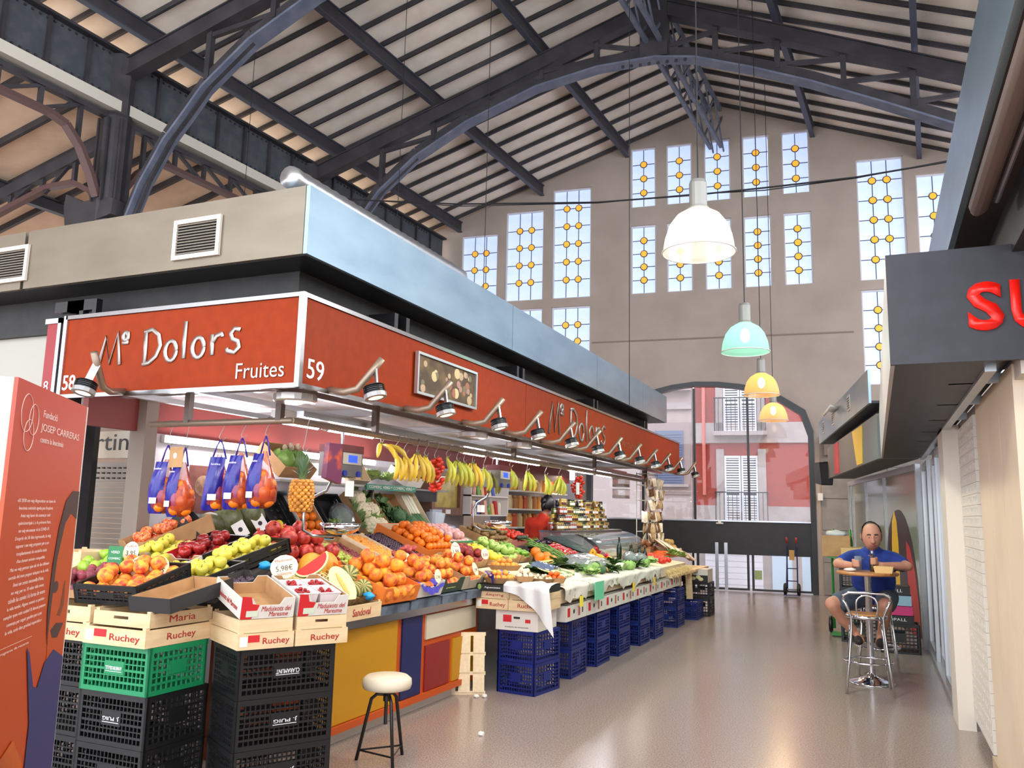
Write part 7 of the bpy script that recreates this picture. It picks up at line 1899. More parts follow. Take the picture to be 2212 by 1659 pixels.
PKM = [PK.mesh('packet', mat('packet_film_%d' % i, c, .25, var=(20, c2, .4, .6))) for i, (c, c2) in enumerate((((190, 160, 120), (150, 120, 84)), ((226, 216, 200), (190, 176, 150)), ((120, 84, 60), (90, 60, 44)), ((206, 190, 160), (226, 220, 210))))]
c_ = 0
for lay, z in enumerate((2.16, 1.98, 1.80, 1.62, 1.44, 1.28)):
    for k in range(9):
        y = 13.05 + .13 * k + .05 * (lay % 2) - (.10 * lay if lay > 2 else 0); x = -3.32 + .02 * (k % 2) + .03 * max(0, lay - 2)
        tag(add('packet', PKM[(k + lay) % 4], None, T(x, y, z) @ RZ(70 + RND.uniform(-55, 55)) @ RX(RND.uniform(-22, 22)) @ RY(RND.uniform(-15, 15)) @ SCL(.85, 1, RND.uniform(.8, 1.15))), '%s packet of dried goods in %s row of the wire stand' % (('tan', 'cream', 'brown', 'pale')[(k + lay) % 4], ('the top', 'the second', 'the third', 'the fourth', 'the fifth', 'the lowest')[lay]), 'packet', 'packets on the wire stand')
for k in range(14):
    u = k / 13
    tag(add('packet', PKM[(1, 3, 0)[k % 3]], None, T(-3.25 + .20 * u + .04 * (k % 2), 13.1 + 1.0 * u, 1.22 - .22 * u) @ RZ(90 + RND.uniform(-20, 20)) @ RX(-55) @ SCL(1.6, 1.6, 2.0)), 'shiny cellophane bag of dried food sloping down from the wire stand', 'packet', 'cellophane bags below the wire stand')
NT = G(); NT.smooth = True; NT.sphere((0, 0, 0), .1, 14, 9, (.7, 1.2, .7), lambda d: 1 + .08 * math.sin(12 * d.x) * math.sin(12 * d.y))
tag(NT.build('netted_roots', mat('violet_net', (150, 70, 150), .6, var=(60, (110, 50, 110), .4, .6)), None, T(-3.28, 13.72, 1.05) @ RX(-20)), 'violet net of garlic beside the butternut squash', 'net bag')
# bright stall behind: shelves with lamps seen through the gap
fb = thing('far_stall', 'brightly lit neighbouring stall with shelves seen behind the seller', 'stall', (-5.75, 14.4, 0))
G().box(-.05, 0, -2.0, 2.2, 0, 2.5).build('back_panel', mat('steel_grey_panel', (150, 150, 156), .4), fb)
G().box(0.0, .06, -1.8, 2.0, 2.25, 2.45).build('light_box', mat('lit_white_sign', (246, 244, 250), .4, emit=1.6), fb)
text('Llegums i cuinats', face_px(.062, .1, 2.35), INKK, fb, width=2.6, height=.11, extrude=.002)
for z in (1.3, 1.6, 1.9): G().box(.02, .4, -1.8, .6, z, z + .025).build('glass_shelf', M_WHITE, fb)
G().box(.02, .9, -1.8, 1.9, .2, 1.15).build('counter', M_STEEL, fb)
for k in range(30):
    c = ((236, 170, 90), (206, 90, 50), (226, 206, 150), (186, 120, 60))[k % 4]
    tag(G().lathe([(0, 0), (.05, 0), (.055, .02), (.055, .16), (.04, .19), (.04, .22), (0, .22)], 10).build('far_jar', mat('far_jar_%d' % (k % 4), c, .3), None, T(-5.55, 12.7 + .22 * (k % 10), (1.325, 1.625, 1.925)[k // 10])), '%s jar on the %s shelf of the lit stall behind' % (('orange', 'red', 'cream', 'brown')[k % 4], ('lower', 'middle', 'upper')[k // 10]), 'jar', 'jars in the lit stall behind')
tb = bpy.data.lights.new('far_stall_tube', 'AREA'); tb.energy = 40; tb.shape = 'RECTANGLE'; tb.size = 3.4; tb.size_y = .15; tb.color = (1, .9, .75)
to = bpy.data.objects.new('far_stall_tube', tb); COL.objects.link(to); to.parent = fb; to.matrix_local = T(.5, 0, 2.24)
# ================================================================== people
SKIN = mat('warm_skin', (206, 150, 122), .55, sss=.1, var=(9, (192, 132, 108), .4, .7))
def flesh(nodes, edges):
    """closed volume along the skeleton, tapering from joint to joint"""
    g = G()
    for a, b in edges:
        (p, r), (q, s) = nodes[a], nodes[b]
        r = r if isinstance(r, tuple) else (r, r); s = s if isinstance(s, tuple) else (s, s)
        L = (Vector(q) - Vector(p)).length; n = max(3, int(L / .018))
        for k in range(n + 1):
            t = k / n; c = Vector(p).lerp(Vector(q), t); rx = r[0] + (s[0] - r[0]) * t; ry = r[1] + (s[1] - r[1]) * t
            g.sphere(c, 1, 12, 8, (rx, ry, (rx + ry) / 2))
    return g.mesh('flesh', SKIN)
def fuse(meshes, voxel, name, m):
    """join meshes into one continuous skin"""
    bm = bmesh.new()
    for x in meshes: bm.from_mesh(x)
    me = bpy.data.meshes.new(name); bm.to_mesh(me); bm.free()
    ob = bpy.data.objects.new(name, me)
    rm = ob.modifiers.new('remesh', 'REMESH'); rm.mode = 'VOXEL'; rm.voxel_size = voxel
    sm = ob.modifiers.new('smooth', 'SMOOTH'); sm.iterations = 4; sm.factor = .5
    out = baked(ob)
    out.materials.clear(); out.materials.append(m)
    for p in out.polygons: p.use_smooth = True
    return out
def head_mesh(M, s=1.0, face=True):
    """head facing local -Y, chin at z about -.12, top .13"""
    g = G(M @ SCL(s, s, s)); g.smooth = True
    def fn(d):
        r = 1.0
        f = max(0, -d.y)
        r += .05 * f * (1 if -.75 < d.z < -.35 else 0) * (1 - abs(d.x))          # chin, jaw
        r -= .06 * max(0, abs(d.x) - .55) * (1 if d.z < .1 else .3)
        if face:
            for ex in (-.34, .34): r -= .07 * math.exp(-(((d.x - ex) / .16) ** 2 + ((d.z - .08) / .12) ** 2)) * (f > .3)
            r += .05 * math.exp(-((d.z - .24) / .08) ** 2) * (f ** 3) * math.exp(-(d.x / .5) ** 2)   # brow
            r -= .035 * math.exp(-(((d.z + .48) / .035) ** 2 + (d.x / .24) ** 2)) * (f > .3)           # mouth line
            r += .035 * math.exp(-(((d.z + .42) / .05) ** 2 + (d.x / .22) ** 2)) * (f > .3) + .03 * math.exp(-(((d.z + .56) / .05) ** 2 + (d.x / .2) ** 2)) * (f > .3)
        return r
    g.sphere((0, 0, 0), 1.0, 40, 28, (.085, .105, .128), fn)
    if face:
        g.tube([(0, -.098, .03), (0, -.118, -.005), (0, -.128, -.028), (0, -.108, -.042)], [.009, .012, .017, .010], 8)
        for s2 in (-1, 1): g.sphere((s2 * .014, -.112, -.03), .009, 8, 6)
    for s2 in (-1, 1): g.sphere((s2 * .086, .005, .0), .03, 10, 8, (.35, .7, 1.05))
    return g.mesh('head', SKIN)
def finger_meshes(fingers, r=.009):
    out = []
    for pts in fingers:
        g = G(); g.smooth = True
        P = [Vector(p) for p in pts]
        g.tube(P, [r * 1.1] + [r] * (len(P) - 2) + [r * .75], 7)
        g.sphere(P[-1], r * .8, 7, 5)
        out.append(g.mesh('finger', SKIN))
    return out
# ------------------------------------------------------------------ the man at the high table
PX, PY = -.04, 9.50
man = thing('person', 'man in a blue polo shirt sitting at the high table holding a glass and bottle', 'person', (PX, PY + .1, 0))
def m_(x, y, z): return (x, y - .1, z)
B = {
 'pel': (m_(0, .16, .80), (.17, .15)), 'bel': (m_(0, .08, .94), (.20, .175)), 'che': (m_(0, .04, 1.10), (.185, .14)), 'nb': (m_(0, .0, 1.215), .085), 'nt': (m_(0, -.03, 1.27), .062),
 'sl': (m_(-.19, .02, 1.15), .078), 'el': (m_(-.33, -.19, 1.11), .048), 'wl': (m_(-.19, -.345, 1.105), .034), 'pl': (m_(-.155, -.345, 1.118), (.032, .02)),
 'sr': (m_(.19, .02, 1.15), .078), 'er': (m_(.32, -.20, 1.11), .048), 'wr': (m_(.085, -.345, 1.115), .034), 'pr': (m_(.03, -.345, 1.135), (.032, .02)),
 'hl': (m_(-.12, .12, .77), .105), 'kl': (m_(-.40, -.16, .70), .070), 'cl': (m_(-.30, -.04, .53), .058), 'al': (m_(-.18, .06, .40), .040), 'fl': (m_(-.14, -.06, .345), (.04, .03)),
 'hr': (m_(.12, .12, .77), .105), 'kr': (m_(.10, -.30, .73), .070), 'cr': (m_(.08, -.16, .55), .058), 'ar': (m_(.05, -.02, .40), .040), 'fr': (m_(.03, -.14, .345), (.04, .03)),
}
E_ = [('pel', 'bel'), ('bel', 'che'), ('che', 'nb'), ('nb', 'nt'), ('che', 'sl'), ('sl', 'el'), ('el', 'wl'), ('wl', 'pl'), ('che', 'sr'), ('sr', 'er'), ('er', 'wr'), ('wr', 'pr'),
      ('pel', 'hl'), ('hl', 'kl'), ('kl', 'cl'), ('cl', 'al'), ('al', 'fl'), ('pel', 'hr'), ('hr', 'kr'), ('kr', 'cr'), ('cr', 'ar'), ('ar', 'fr')]
raw = flesh(B, E_)
HM = T(*m_(0, -.085, 1.395)) @ RX(12) @ RZ(6)
hd = head_mesh(HM, 1.12)
gx_, gy_, gz_ = -.13, -.40, 1.13      # glass held by his right hand (image left)
bx_, by_, bz_ = .0, -.385, 1.16      # bottle held by his left hand
F1 = []
for k in range(4):
    z = gz_ + .035 - .020 * k
    F1.append([m_(gx_ - .03, gy_ + .05, z), m_(gx_ - .052, gy_ + .005, z), m_(gx_ - .035, gy_ - .04, z - .003), m_(gx_ + .008, gy_ - .047, z - .005)])
F1.append([m_(gx_ - .01, gy_ + .06, gz_ + .03), m_(gx_ + .035, gy_ + .035, gz_ + .045), m_(gx_ + .046, gy_ - .005, gz_ + .05)])
for k in range(4):
    z = bz_ + .03 - .019 * k
    F1.append([m_(bx_ + .035, by_ + .04, z), m_(bx_ + .044, by_ + .0, z), m_(bx_ + .026, by_ - .034, z - .003), m_(bx_ - .014, by_ - .036, z - .005)])
F1.append([m_(bx_ + .02, by_ + .05, bz_ + .03), m_(bx_ - .02, by_ + .035, bz_ + .045), m_(bx_ - .034, by_ + .0, bz_ + .05)])
skin = fuse([raw, hd] + finger_meshes(F1, .0105), .009, 'body', SKIN)
add('body', skin, man)
# clothes grow over the same skeleton
def cloth(nodes, pts, edges, root, grow, name, m, parent, extra={}):
    nd = {}
    for n in pts:
        p, r = nodes[n]
        nd[n] = (p, (r[0] + grow, r[1] + grow) if isinstance(r, tuple) else (r + grow, r + grow))
    nd.update(extra)
    return add(name, fuse([flesh(nd, edges)], .011, name, m), parent)
def mid(a, b, t): return tuple(a[i] + (b[i] - a[i]) * t for i in range(3))
POLO = mat('royal_blue_cotton', (34, 62, 150), .8, var=(8, (26, 48, 122), .4, .7), bump=(30, .2))
ex = {'ul': (mid(B['sl'][0], B['el'][0], .62), (.076, .076)), 'ur': (mid(B['sr'][0], B['er'][0], .62), (.076, .076))}
cloth(B, ['pel', 'bel', 'che', 'nb', 'sl', 'sr'], [('pel', 'bel'), ('bel', 'che'), ('che', 'nb'), ('che', 'sl'), ('sl', 'ul'), ('che', 'sr'), ('sr', 'ur')], 'pel', .018, 'polo_shirt', POLO, man, ex)
g = G(); g.smooth = True
g.lathe([(.078, 0), (.092, .035), (.096, .03), (.09, -.01)], 16, (m_(0, -.015, 1.225)), a0=-1.2, a1=4.34); g.build('collar', POLO, man)
ex = {'ql': (mid(B['hl'][0], B['kl'][0], .72), (.102, .102)), 'qr': (mid(B['hr'][0], B['kr'][0], .78), (.102, .102))}
cloth(B, ['pel', 'hl', 'hr'], [('pel', 'hl'), ('hl', 'ql'), ('pel', 'hr'), ('hr', 'qr')], 'pel', .012, 'shorts', mat('slate_denim', (84, 92, 106), .85, var=(12, (66, 74, 88), .4, .7)), man, ex)
for s2, a, f in ((-1, 'al', 'fl'), (1, 'ar', 'fr')):
    g = G(); g.smooth = True
    p, q = Vector(B[a][0]), Vector(B[f][0])
    g.sphere(((p + q) / 2 + Vector((0, -.02, -.03))), .06, 14, 8, (.8, 2.1, .8)); g.build('shoe', mat('dark_trainer', (52, 46, 46), .7), man)
    g = G(); g.smooth = True; g.tube([p + Vector((0, .0, .05)), p, p + Vector((0, 0, -.02))], .048, 10); g.build('sock', mat('grey_sock', (150, 146, 140), .9), man)
# hair: receding dark fringe round the sides and back
HAIR = mat('dark_brown_hair', (44, 34, 30), .6, var=(30, (62, 50, 44), .4, .6))
g = G(HM @ SCL(1.12, 1.12, 1.12)); g.smooth = True
def hair(u, v):
    a = math.radians(-14 + 208 * u); ph = math.radians(-26 + (48 + 42 * math.sin(math.pi * u)) * v)
    k = 1.008 + .008 * math.sin(40 * u + 9 * v)
    return (.087 * k * math.cos(a) * math.cos(ph) * 1.02, .107 * k * math.sin(a) * math.cos(ph), .130 * k * math.sin(ph) + .012)
g.surf(hair, 34, 10)
def crown(u, v):
    d = RX(-38) @ Vector((math.sin(.92 * v) * math.cos(6.2832 * u), math.sin(.92 * v) * math.sin(6.2832 * u), math.cos(.92 * v)))
    return (d.x * .087, d.y * .107, d.z * .1305)
g.surf(crown, 22, 7)
g.build('hair', HAIR, man)
for s2 in (-1, 1):
    g = G(HM @ SCL(1.12, 1.12, 1.12)); g.smooth = True; g.tube([(s2 * .047, -.094, .034), (s2 * .03, -.102, .04), (s2 * .014, -.104, .036)], .0045, 5); g.build('eyebrow', HAIR, man)
    g = G(HM @ SCL(1.12, 1.12, 1.12)); g.smooth = True; g.sphere((s2 * .03, -.088, .012), .012, 10, 8, (1.2, .7, .7)); ey = g.build('eye', mat('eye_white', (226, 220, 214), .2), man)
    g = G(HM @ SCL(1.12, 1.12, 1.12)); g.smooth = True; g.sphere((s2 * .03, -.0945, .009), .0055, 8, 6, (1, .5, 1)); g.build('iris', mat('dark_iris', (40, 28, 22), .2), ey)
    g = G(HM @ SCL(1.12, 1.12, 1.12)); g.smooth = True; g.sphere((s2 * .03, -.089, .0145), .0128, 10, 8, (1.2, .72, .5)); g.build('eyelid', SKIN, man)
g = G(HM @ SCL(1.12, 1.12, 1.12)); g.smooth = True; g.tube([(-.026, -.097, -.062), (0, -.106, -.060), (.026, -.097, -.062)], [.003, .006, .003], 6); g.build('lips', mat('lip_tone', (176, 104, 92), .5), man)
# table, glass, bottle, food box
tb2 = thing('high_table', 'round wooden high table on a chrome pedestal in front of the seated man', 'table', (-.09, 9.06, 0))
g = G(); g.lathe([(0, 1.025), (.275, 1.025), (.285, 1.035), (.285, 1.05), (.278, 1.055), (0, 1.055)], 32); g.build('top', mat('varnished_beech', (196, 134, 78), .35, var=(6, (176, 114, 62), .4, .7, (1, 8, 1))), tb2)
g = G(); g.smooth = True; g.lathe([(.032, .04), (.032, 1.0), (.06, 1.02), (.09, 1.025)], 18); g.build('pole', M_CHROME, tb2)
g = G(); g.smooth = True; g.lathe([(.035, .10), (.05, .07), (.12, .045), (.20, .02), (.215, .008), (.215, 0), (0, 0)], 32); g.build('base', M_CHROME, tb2)
def wp(x, y, z): return (PX + x, PY + y, z)
gl = thing('drinking_glass', 'clear straight glass held in the left-hand side hand of the man', 'glass', wp(gx_, gy_, gz_ - .06))
g = G(); g.smooth = True; g.lathe([(0, .004), (.028, .004), (.034, .13), (.036, .13), (.030, 0), (0, 0)], 16); g.build('wall', thin('drink_glass', (190, 200, 226), .6, .03), gl)
bt_ = thing('drink_bottle', 'small dark bottle with silver cap held by the seated man', 'bottle', wp(bx_, by_, 1.056))
g = G(); g.smooth = True; g.lathe([(0, 0), (.026, 0), (.028, .01), (.028, .11), (.014, .15), (.012, .18), (0, .18)], 14); g.build('body', mat('brown_bottle_glass', (60, 40, 26), .12), bt_)
G().lathe([(.013, .175), (.014, .2), (0, .2)], 12).build('cap', M_ALU, bt_)
fb_ = thing('food_box', 'cream takeaway box on the right of the high table', 'box', M=T(.06, 8.92, 1.056) @ RZ(-6))
G().hexa([(-.075, -.055, 0), (.075, -.055, 0), (.075, .055, 0), (-.075, .055, 0), (-.088, -.066, .062), (.088, -.066, .062), (.088, .066, .062), (-.088, .066, .062)]).build('tray', mat('cream_card', (232, 196, 130), .6), fb_)
g = G(); g.smooth = True; g.sphere((0, 0, 0), .05, 12, 7, (1.1, .7, .35), lambda d: 1 + .2 * math.sin(8 * d.x + 3) * math.cos(7 * d.y))
tag(g.build('napkin', M_WHITE, None, T(-.24, 8.98, 1.072)), 'crumpled white napkin on the left of the high table', 'napkin')
# stools
def bar_stool(x, y, rz, label):
    s = thing('bar_stool', label, 'stool', (x, y, 0), math.radians(rz), 'chrome bar stools')
    g = G(); g.lathe([(0, .665), (.165, .665), (.172, .675), (.172, .69), (.16, .70), (0, .70)], 28); g.build('seat', mat('varnished_beech', (196, 134, 78), .35), s)
    g = G(); g.smooth = True; g.lathe([(.175, .655), (.182, .66), (.182, .685), (.175, .688)], 28); g.build('seat_ring', M_CHROME, s)
    for (sx, sy) in ((-1, -1), (1, -1), (-1, 1), (1, 1)):
        g = G(); g.smooth = True
        if sy < 0:
            g.tube([(sx * .20, -.20, .0), (sx * .165, -.17, .30), (sx * .14, -.15, .55), (sx * .135, -.15, .68), (sx * .165, -.175, .76), (sx * .20, -.19, .83)], .0125, 8)
        else:
            g.tube([(sx * .19, .20, .0), (sx * .155, .16, .40), (sx * .125, .13, .66)], .0125, 8)
        g.build('leg', M_CHROME, s)
    g = G(); g.smooth = True
    g.tube([(-.20, -.19, .83), (-.195, -.195, .87), (-.15, -.20, .895), (0, -.205, .90), (.15, -.20, .895), (.195, -.195, .87), (.20, -.19, .83)], .014, 8); g.build('back_rail', M_CHROME, s)
    g = G(); g.smooth = True
    g.tube([(-.085, -.15, .68), (-.09, -.17, .76)] + [(-.09 * math.cos(a), -.18, .80 + .075 * math.sin(a)) for a in [math.pi * k / 10 for k in range(11)]] + [(.09, -.17, .76), (.085, -.15, .68)], .009, 7); g.build('back_loop', M_CHROME, s)
    g = G(); g.smooth = True
    g.tube([(.215 * math.cos(a), .215 * math.sin(a), .27) for a in [2 * math.pi * k / 24 for k in range(24)]], .011, 7, closed=True); g.build('foot_ring', M_CHROME, s)
    return s
bar_stool(-.11, 8.62, 3, 'empty chrome bar stool with wooden seat in front of the high table')
bar_stool(-.03, 9.66, 182, 'chrome bar stool under the seated man')
ws_ = thing('work_stool', 'low stool with cream round padded seat and three black legs beside the counter', 'stool', (-2.88, 4.72, 0))
g = G(); g.smooth = True; g.lathe([(0, .43), (.12, .43), (.15, .44), (.158, .465), (.155, .495), (.13, .515), (0, .52)], 28); g.build('seat', mat('cream_vinyl', (226, 212, 186), .4), ws_)
g = G(); g.cyl((0, 0, .22), (0, 0, .43), .011, n=10); g.cyl((0, 0, .36), (0, 0, .42), .02, n=10); g.build('screw_post', M_BLACK, ws_)
ft = []
for k in range(3):
    a = math.radians(200 + 120 * k); c, s_ = math.cos(a), math.sin(a)
    g = G(); g.smooth = True; g.tube([(.0, .0, .40), (.06 * c, .06 * s_, .40), (.095 * c, .095 * s_, .37), (.115 * c, .115 * s_, .28), (.175 * c, .175 * s_, .0)], .011, 8); g.build('leg', M_BLACK, ws_)
    ft.append((.162 * c, .162 * s_, .06))
G().tube(ft, .006, 6, closed=True).build('brace', M_BLACK, ws_)
# ------------------------------------------------------------------ the seller seen from behind
WX, WY = -4.50, 11.45
wom = thing('person', 'seller with black tied hair in a red-orange top seen from behind the jars', 'person', (WX, WY, 0))
W_ = {
 'pel': ((0, 0, 1.0), (.15, .12)), 'wai': ((0, 0, 1.14), (.13, .10)), 'che': ((0, .01, 1.34), (.15, .115)), 'nb': ((.03, .02, 1.50), .06), 'nt': ((.06, .04, 1.58), .05),
 'sl': ((-.16, .0, 1.42), .062), 'el': ((-.21, .03, 1.16), .045), 'wl': ((-.15, .20, 1.06), .032), 'pl': ((-.12, .26, 1.07), (.03, .018)),
 'sr': ((.17, .02, 1.42), .062), 'er': ((.24, .12, 1.2), .045), 'wr': ((.18, .30, 1.2), .032), 'pr': ((.15, .36, 1.21), (.03, .018)),
 'hl': ((-.09, 0, .95), .095), 'kl': ((-.1, .0, .5), .062), 'al': ((-.1, .03, .09), .042), 'fl': ((-.1, .14, .045), (.04, .035)),
 'hr': ((.09, 0, .95), .095), 'kr': ((.1, .0, .5), .062), 'ar': ((.1, .03, .09), .042), 'fr': ((.1, .14, .045), (.04, .035))}
WE = [('pel', 'wai'), ('wai', 'che'), ('che', 'nb'), ('nb', 'nt'), ('che', 'sl'), ('sl', 'el'), ('el', 'wl'), ('wl', 'pl'), ('che', 'sr'), ('sr', 'er'), ('er', 'wr'), ('wr', 'pr'), ('pel', 'hl'), ('hl', 'kl'), ('kl', 'al'), ('al', 'fl'), ('pel', 'hr'), ('hr', 'kr'), ('kr', 'ar'), ('ar', 'fr')]
WH = T(.09, .06, 1.69) @ RZ(170) @ RX(10)
FW = []
for (px_, py_, pz_) in (W_['pl'][0], W_['pr'][0]):
    for k in range(4): FW.append([(px_ - .024 + .016 * k, py_ + .02, pz_), (px_ - .024 + .016 * k, py_ + .055, pz_ - .002), (px_ - .024 + .016 * k, py_ + .08 - .006 * abs(k - 1.5), pz_ - .018)])
    FW.append([(px_ - .02, py_ - .005, pz_), (px_ - .045, py_ + .025, pz_ - .005), (px_ - .045, py_ + .048, pz_ - .015)])
add('body', fuse([flesh(W_, WE), head_mesh(WH, .98)] + finger_meshes(FW, .008), .011, 'body', SKIN), wom)
RED = mat('red_orange_jersey', (232, 62, 34), .8, var=(8, (214, 50, 28), .4, .7))
cloth(W_, ['pel', 'wai', 'che', 'nb', 'sl', 'el', 'wl', 'sr', 'er', 'wr'], [('pel', 'wai'), ('wai', 'che'), ('che', 'nb'), ('che', 'sl'), ('sl', 'el'), ('el', 'wl'), ('che', 'sr'), ('sr', 'er'), ('er', 'wr')], 'pel', .014, 'long_sleeved_top', RED, wom)
cloth(W_, ['pel', 'hl', 'kl', 'al', 'hr', 'kr', 'ar'], [('pel', 'hl'), ('hl', 'kl'), ('kl', 'al'), ('pel', 'hr'), ('hr', 'kr'), ('kr', 'ar')], 'pel', .010, 'trousers', mat('black_trousers', (36, 34, 38), .8), wom)
for q in ('fl', 'fr'):
    g = G(); g.smooth = True; p = W_[q][0]; g.sphere((p[0], p[1] - .03, .045), .06, 12, 8, (.8, 1.9, .72)); g.build('shoe', mat('black_shoe', (30, 28, 30), .6), wom)
BH = mat('black_hair', (20, 18, 22), .45)
g = G(WH @ SCL(.98, .98, .98)); g.smooth = True
g.surf(lambda u, v: tuple(1.09 * q for q in ((.088 * math.sin(.1 + 2.2 * v) * math.cos(math.radians(-25 + 230 * u)), .108 * math.sin(.1 + 2.2 * v) * math.sin(math.radians(-25 + 230 * u)), .132 * math.cos(.1 + 2.2 * v) + .004 * math.sin(30 * u)))), 26, 12)
g.surf(lambda u, v: tuple(1.07 * q for q in ((.088 * math.sin(1.1 * v) * math.cos(6.2832 * u), .108 * math.sin(1.1 * v) * math.sin(6.2832 * u), .132 * math.cos(1.1 * v)))), 22, 7)
g.sphere((0, .135, .02), .045, 12, 8, (1, 1, 1.1)); g.tube([(0, .13, .0), (0, .14, -.06), (0, .125, -.13)], [.035, .03, .012], 9)
g.build('tied_hair', BH, wom)
# ------------------------------------------------------------------ tall display box in the left foreground
d_ = Vector((-1.89 + 1.58, 1.54 - 1.12, 0)); L_ = d_.length; exv = d_.normalized(); nz = Vector((exv.y, -exv.x, 0))
TM = Matrix(((exv.x, 0, nz.x, -1.58), (exv.y, 0, nz.y, 1.12), (0, 1, 0, 0), (0, 0, 0, 1)))
to_ = thing('display_box', 'tall orange charity display box with white lettering in the left foreground', 'display box', M=TM)
MG = mat('orange_gradient_print', (206, 78, 60), .5)
nt = MG.node_tree; bs = nt.nodes['Principled BSDF']; tcn = nt.nodes.new('ShaderNodeTexCoord'); sx_ = nt.nodes.new('ShaderNodeSeparateXYZ'); rmp = nt.nodes.new('ShaderNodeValToRGB'); mrr = nt.nodes.new('ShaderNodeMapRange')
mrr.inputs['From Min'].default_value = 1.0; mrr.inputs['From Max'].default_value = 1.8
rmp.color_ramp.elements[0].color = lin((198, 76, 12)); rmp.color_ramp.elements[1].color = lin((200, 80, 66)); e = rmp.color_ramp.elements.new(.6); e.color = lin((198, 74, 24))
nt.links.new(tcn.outputs['Object'], sx_.inputs[0]); nt.links.new(sx_.outputs['Y'], mrr.inputs['Value']); nt.links.new(mrr.outputs[0], rmp.inputs[0]); nt.links.new(rmp.outputs[0], bs.inputs['Base Color'])
G().box(0, L_, 0, 1.8, -.008, 0).build('printed_face', MG, to_)
CRM = mat('cream_board', (226, 202, 172), .6)
G().box(0, .008, 0, 1.8, -.32, -.008).build('left_side', CRM, to_); G().box(L_ - .008, L_, 0, 1.8, -.32, -.008).build('right_side', CRM, to_); G().box(.008, L_ - .008, 0, 1.8, -.32, -.312).build('back_side', CRM, to_); G().box(.008, L_ - .008, 1.79, 1.8, -.312, -.008).build('top_panel', CRM, to_)
G().box(L_ - .006, L_ + .001, 0, 1.8, 0, .001).build('white_edge', M_WHITE, to_)
PW = mat('pink_white_print', (246, 216, 206), .6); PD = mat('brown_portrait_tone', (120, 62, 40), .6, var=(10, (150, 74, 36), .4, .7)); PD2 = mat('dark_portrait_tone', (74, 50, 48), .6); PO = mat('orange_portrait_tone', (196, 80, 20), .6)
for (cx, cy, r) in ((.07, 1.735, .036), (.115, 1.725, .030), (.092, 1.69, .030)):
    g = G(); g.tube([(cx + r * math.cos(a), cy + r * 1.1 * math.sin(a), .001) for a in [2 * math.pi * k / 24 for k in range(24)]], .0009, 4, closed=True); g.build('logo_ring', PW, to_)
text('Fundació', T(.225, 1.744, .0005), PW, to_, width=.10, height=.016, extrude=.0006)
text('JOSEP CARRERAS', T(.318, 1.714, .0005), PW, to_, width=.30, height=.021, extrude=.0006)
text('contra la leucèmia', T(.255, 1.687, .0005), PW, to_, width=.17, height=.013, extrude=.0006)
BODY = ['«El 2020 em vaig diagnosticar un tipus de', 'leucèmia mieloide aguda poc freqüent.', 'Aviat vaig haver de començar amb', 'quimioteràpia i, a la primera fase,', 'em vaig encomanar de la COVID-19.', 'Després de 50 dies ingressada, la vaig', 'superar i em vaig preparar per a un', 'trasplantament de medul·la òssia', 'd\'un donant anònim compatible.', 'Mai no vaig pensar que als de les últimes', 'sortida del meu poguer adoptar-te la vida.', 'Avui em sento meravella il·lusa,', 'no vaig per tu. El valor dels meus', 'cabells ha canviat i la forma de veure', 'la vida també. Alguns somnis es perden', 'compler quan estic acabat! El dimoni pensem', 'comença per seguir gaudint pas a pas', 'la vida, amb dies gradual especials.»']
for i, ln in enumerate(BODY):
    text(ln, T(.20, 1.553 - i * .0158, .0005), PW, to_, width=.0062 * len(ln), height=.0095, extrude=.0004)
G().box(.05, .26, 1.255, 1.2557, 0, .0006).build('printed_rule', PW, to_); text('programa de recerca', T(.15, 1.245, .0005), PW, to_, width=.18, height=.007, extrude=.0004)
def flat(pts, m, nm, z): G().prism(pts, z, z + .0006, 'z').build(nm, m, to_)
flat([(.515, 1.03), (.515, 1.56), (.46, 1.565), (.42, 1.54), (.385, 1.48), (.365, 1.40), (.36, 1.33), (.375, 1.25), (.385, 1.18), (.36, 1.13), (.36, 1.03)], PO, 'portrait_face', .0006)
flat([(.515, 1.51), (.515, 1.58), (.46, 1.58), (.41, 1.555), (.375, 1.49), (.355, 1.40), (.352, 1.30), (.372, 1.22), (.376, 1.32), (.385, 1.42), (.42, 1.50), (.46, 1.525)], PD2, 'portrait_hair', .0013)
flat([(.395 + .022 * math.cos(a), 1.35 + .014 * math.sin(a)) for a in [2 * math.pi * k / 14 for k in range(14)]], PD2, 'portrait_eye', .0013)
flat([(.47, 1.36), (.478, 1.30), (.455, 1.275), (.43, 1.28), (.45, 1.30), (.46, 1.35)], PD, 'portrait_nose', .0013)
flat([(.39, 1.25), (.43, 1.262), (.49, 1.255), (.45, 1.225), (.41, 1.23)], PD2, 'portrait_mouth', .0013)
PB = mat('navy_print', (52, 52, 110), .6)
flat([(.23, 1.235), (.25, 1.22), (.30, 1.14), (.33, 1.13), (.37, 1.18), (.43, 1.20), (.515, 1.17), (.515, .60), (.20, .60), (.26, .80), (.30, .95), (.30, 1.06)], PB, 'portrait_shirt', .0019)
flat([(.0, .80), (.02, .95), (.10, 1.02), (.20, 1.05), (.28, .98), (.26, .82), (.19, .66), (0, .6)], mat('amber_print', (206, 96, 24), .6, var=(6, (160, 66, 20), .4, .7)), 'portrait_hand', .0025)
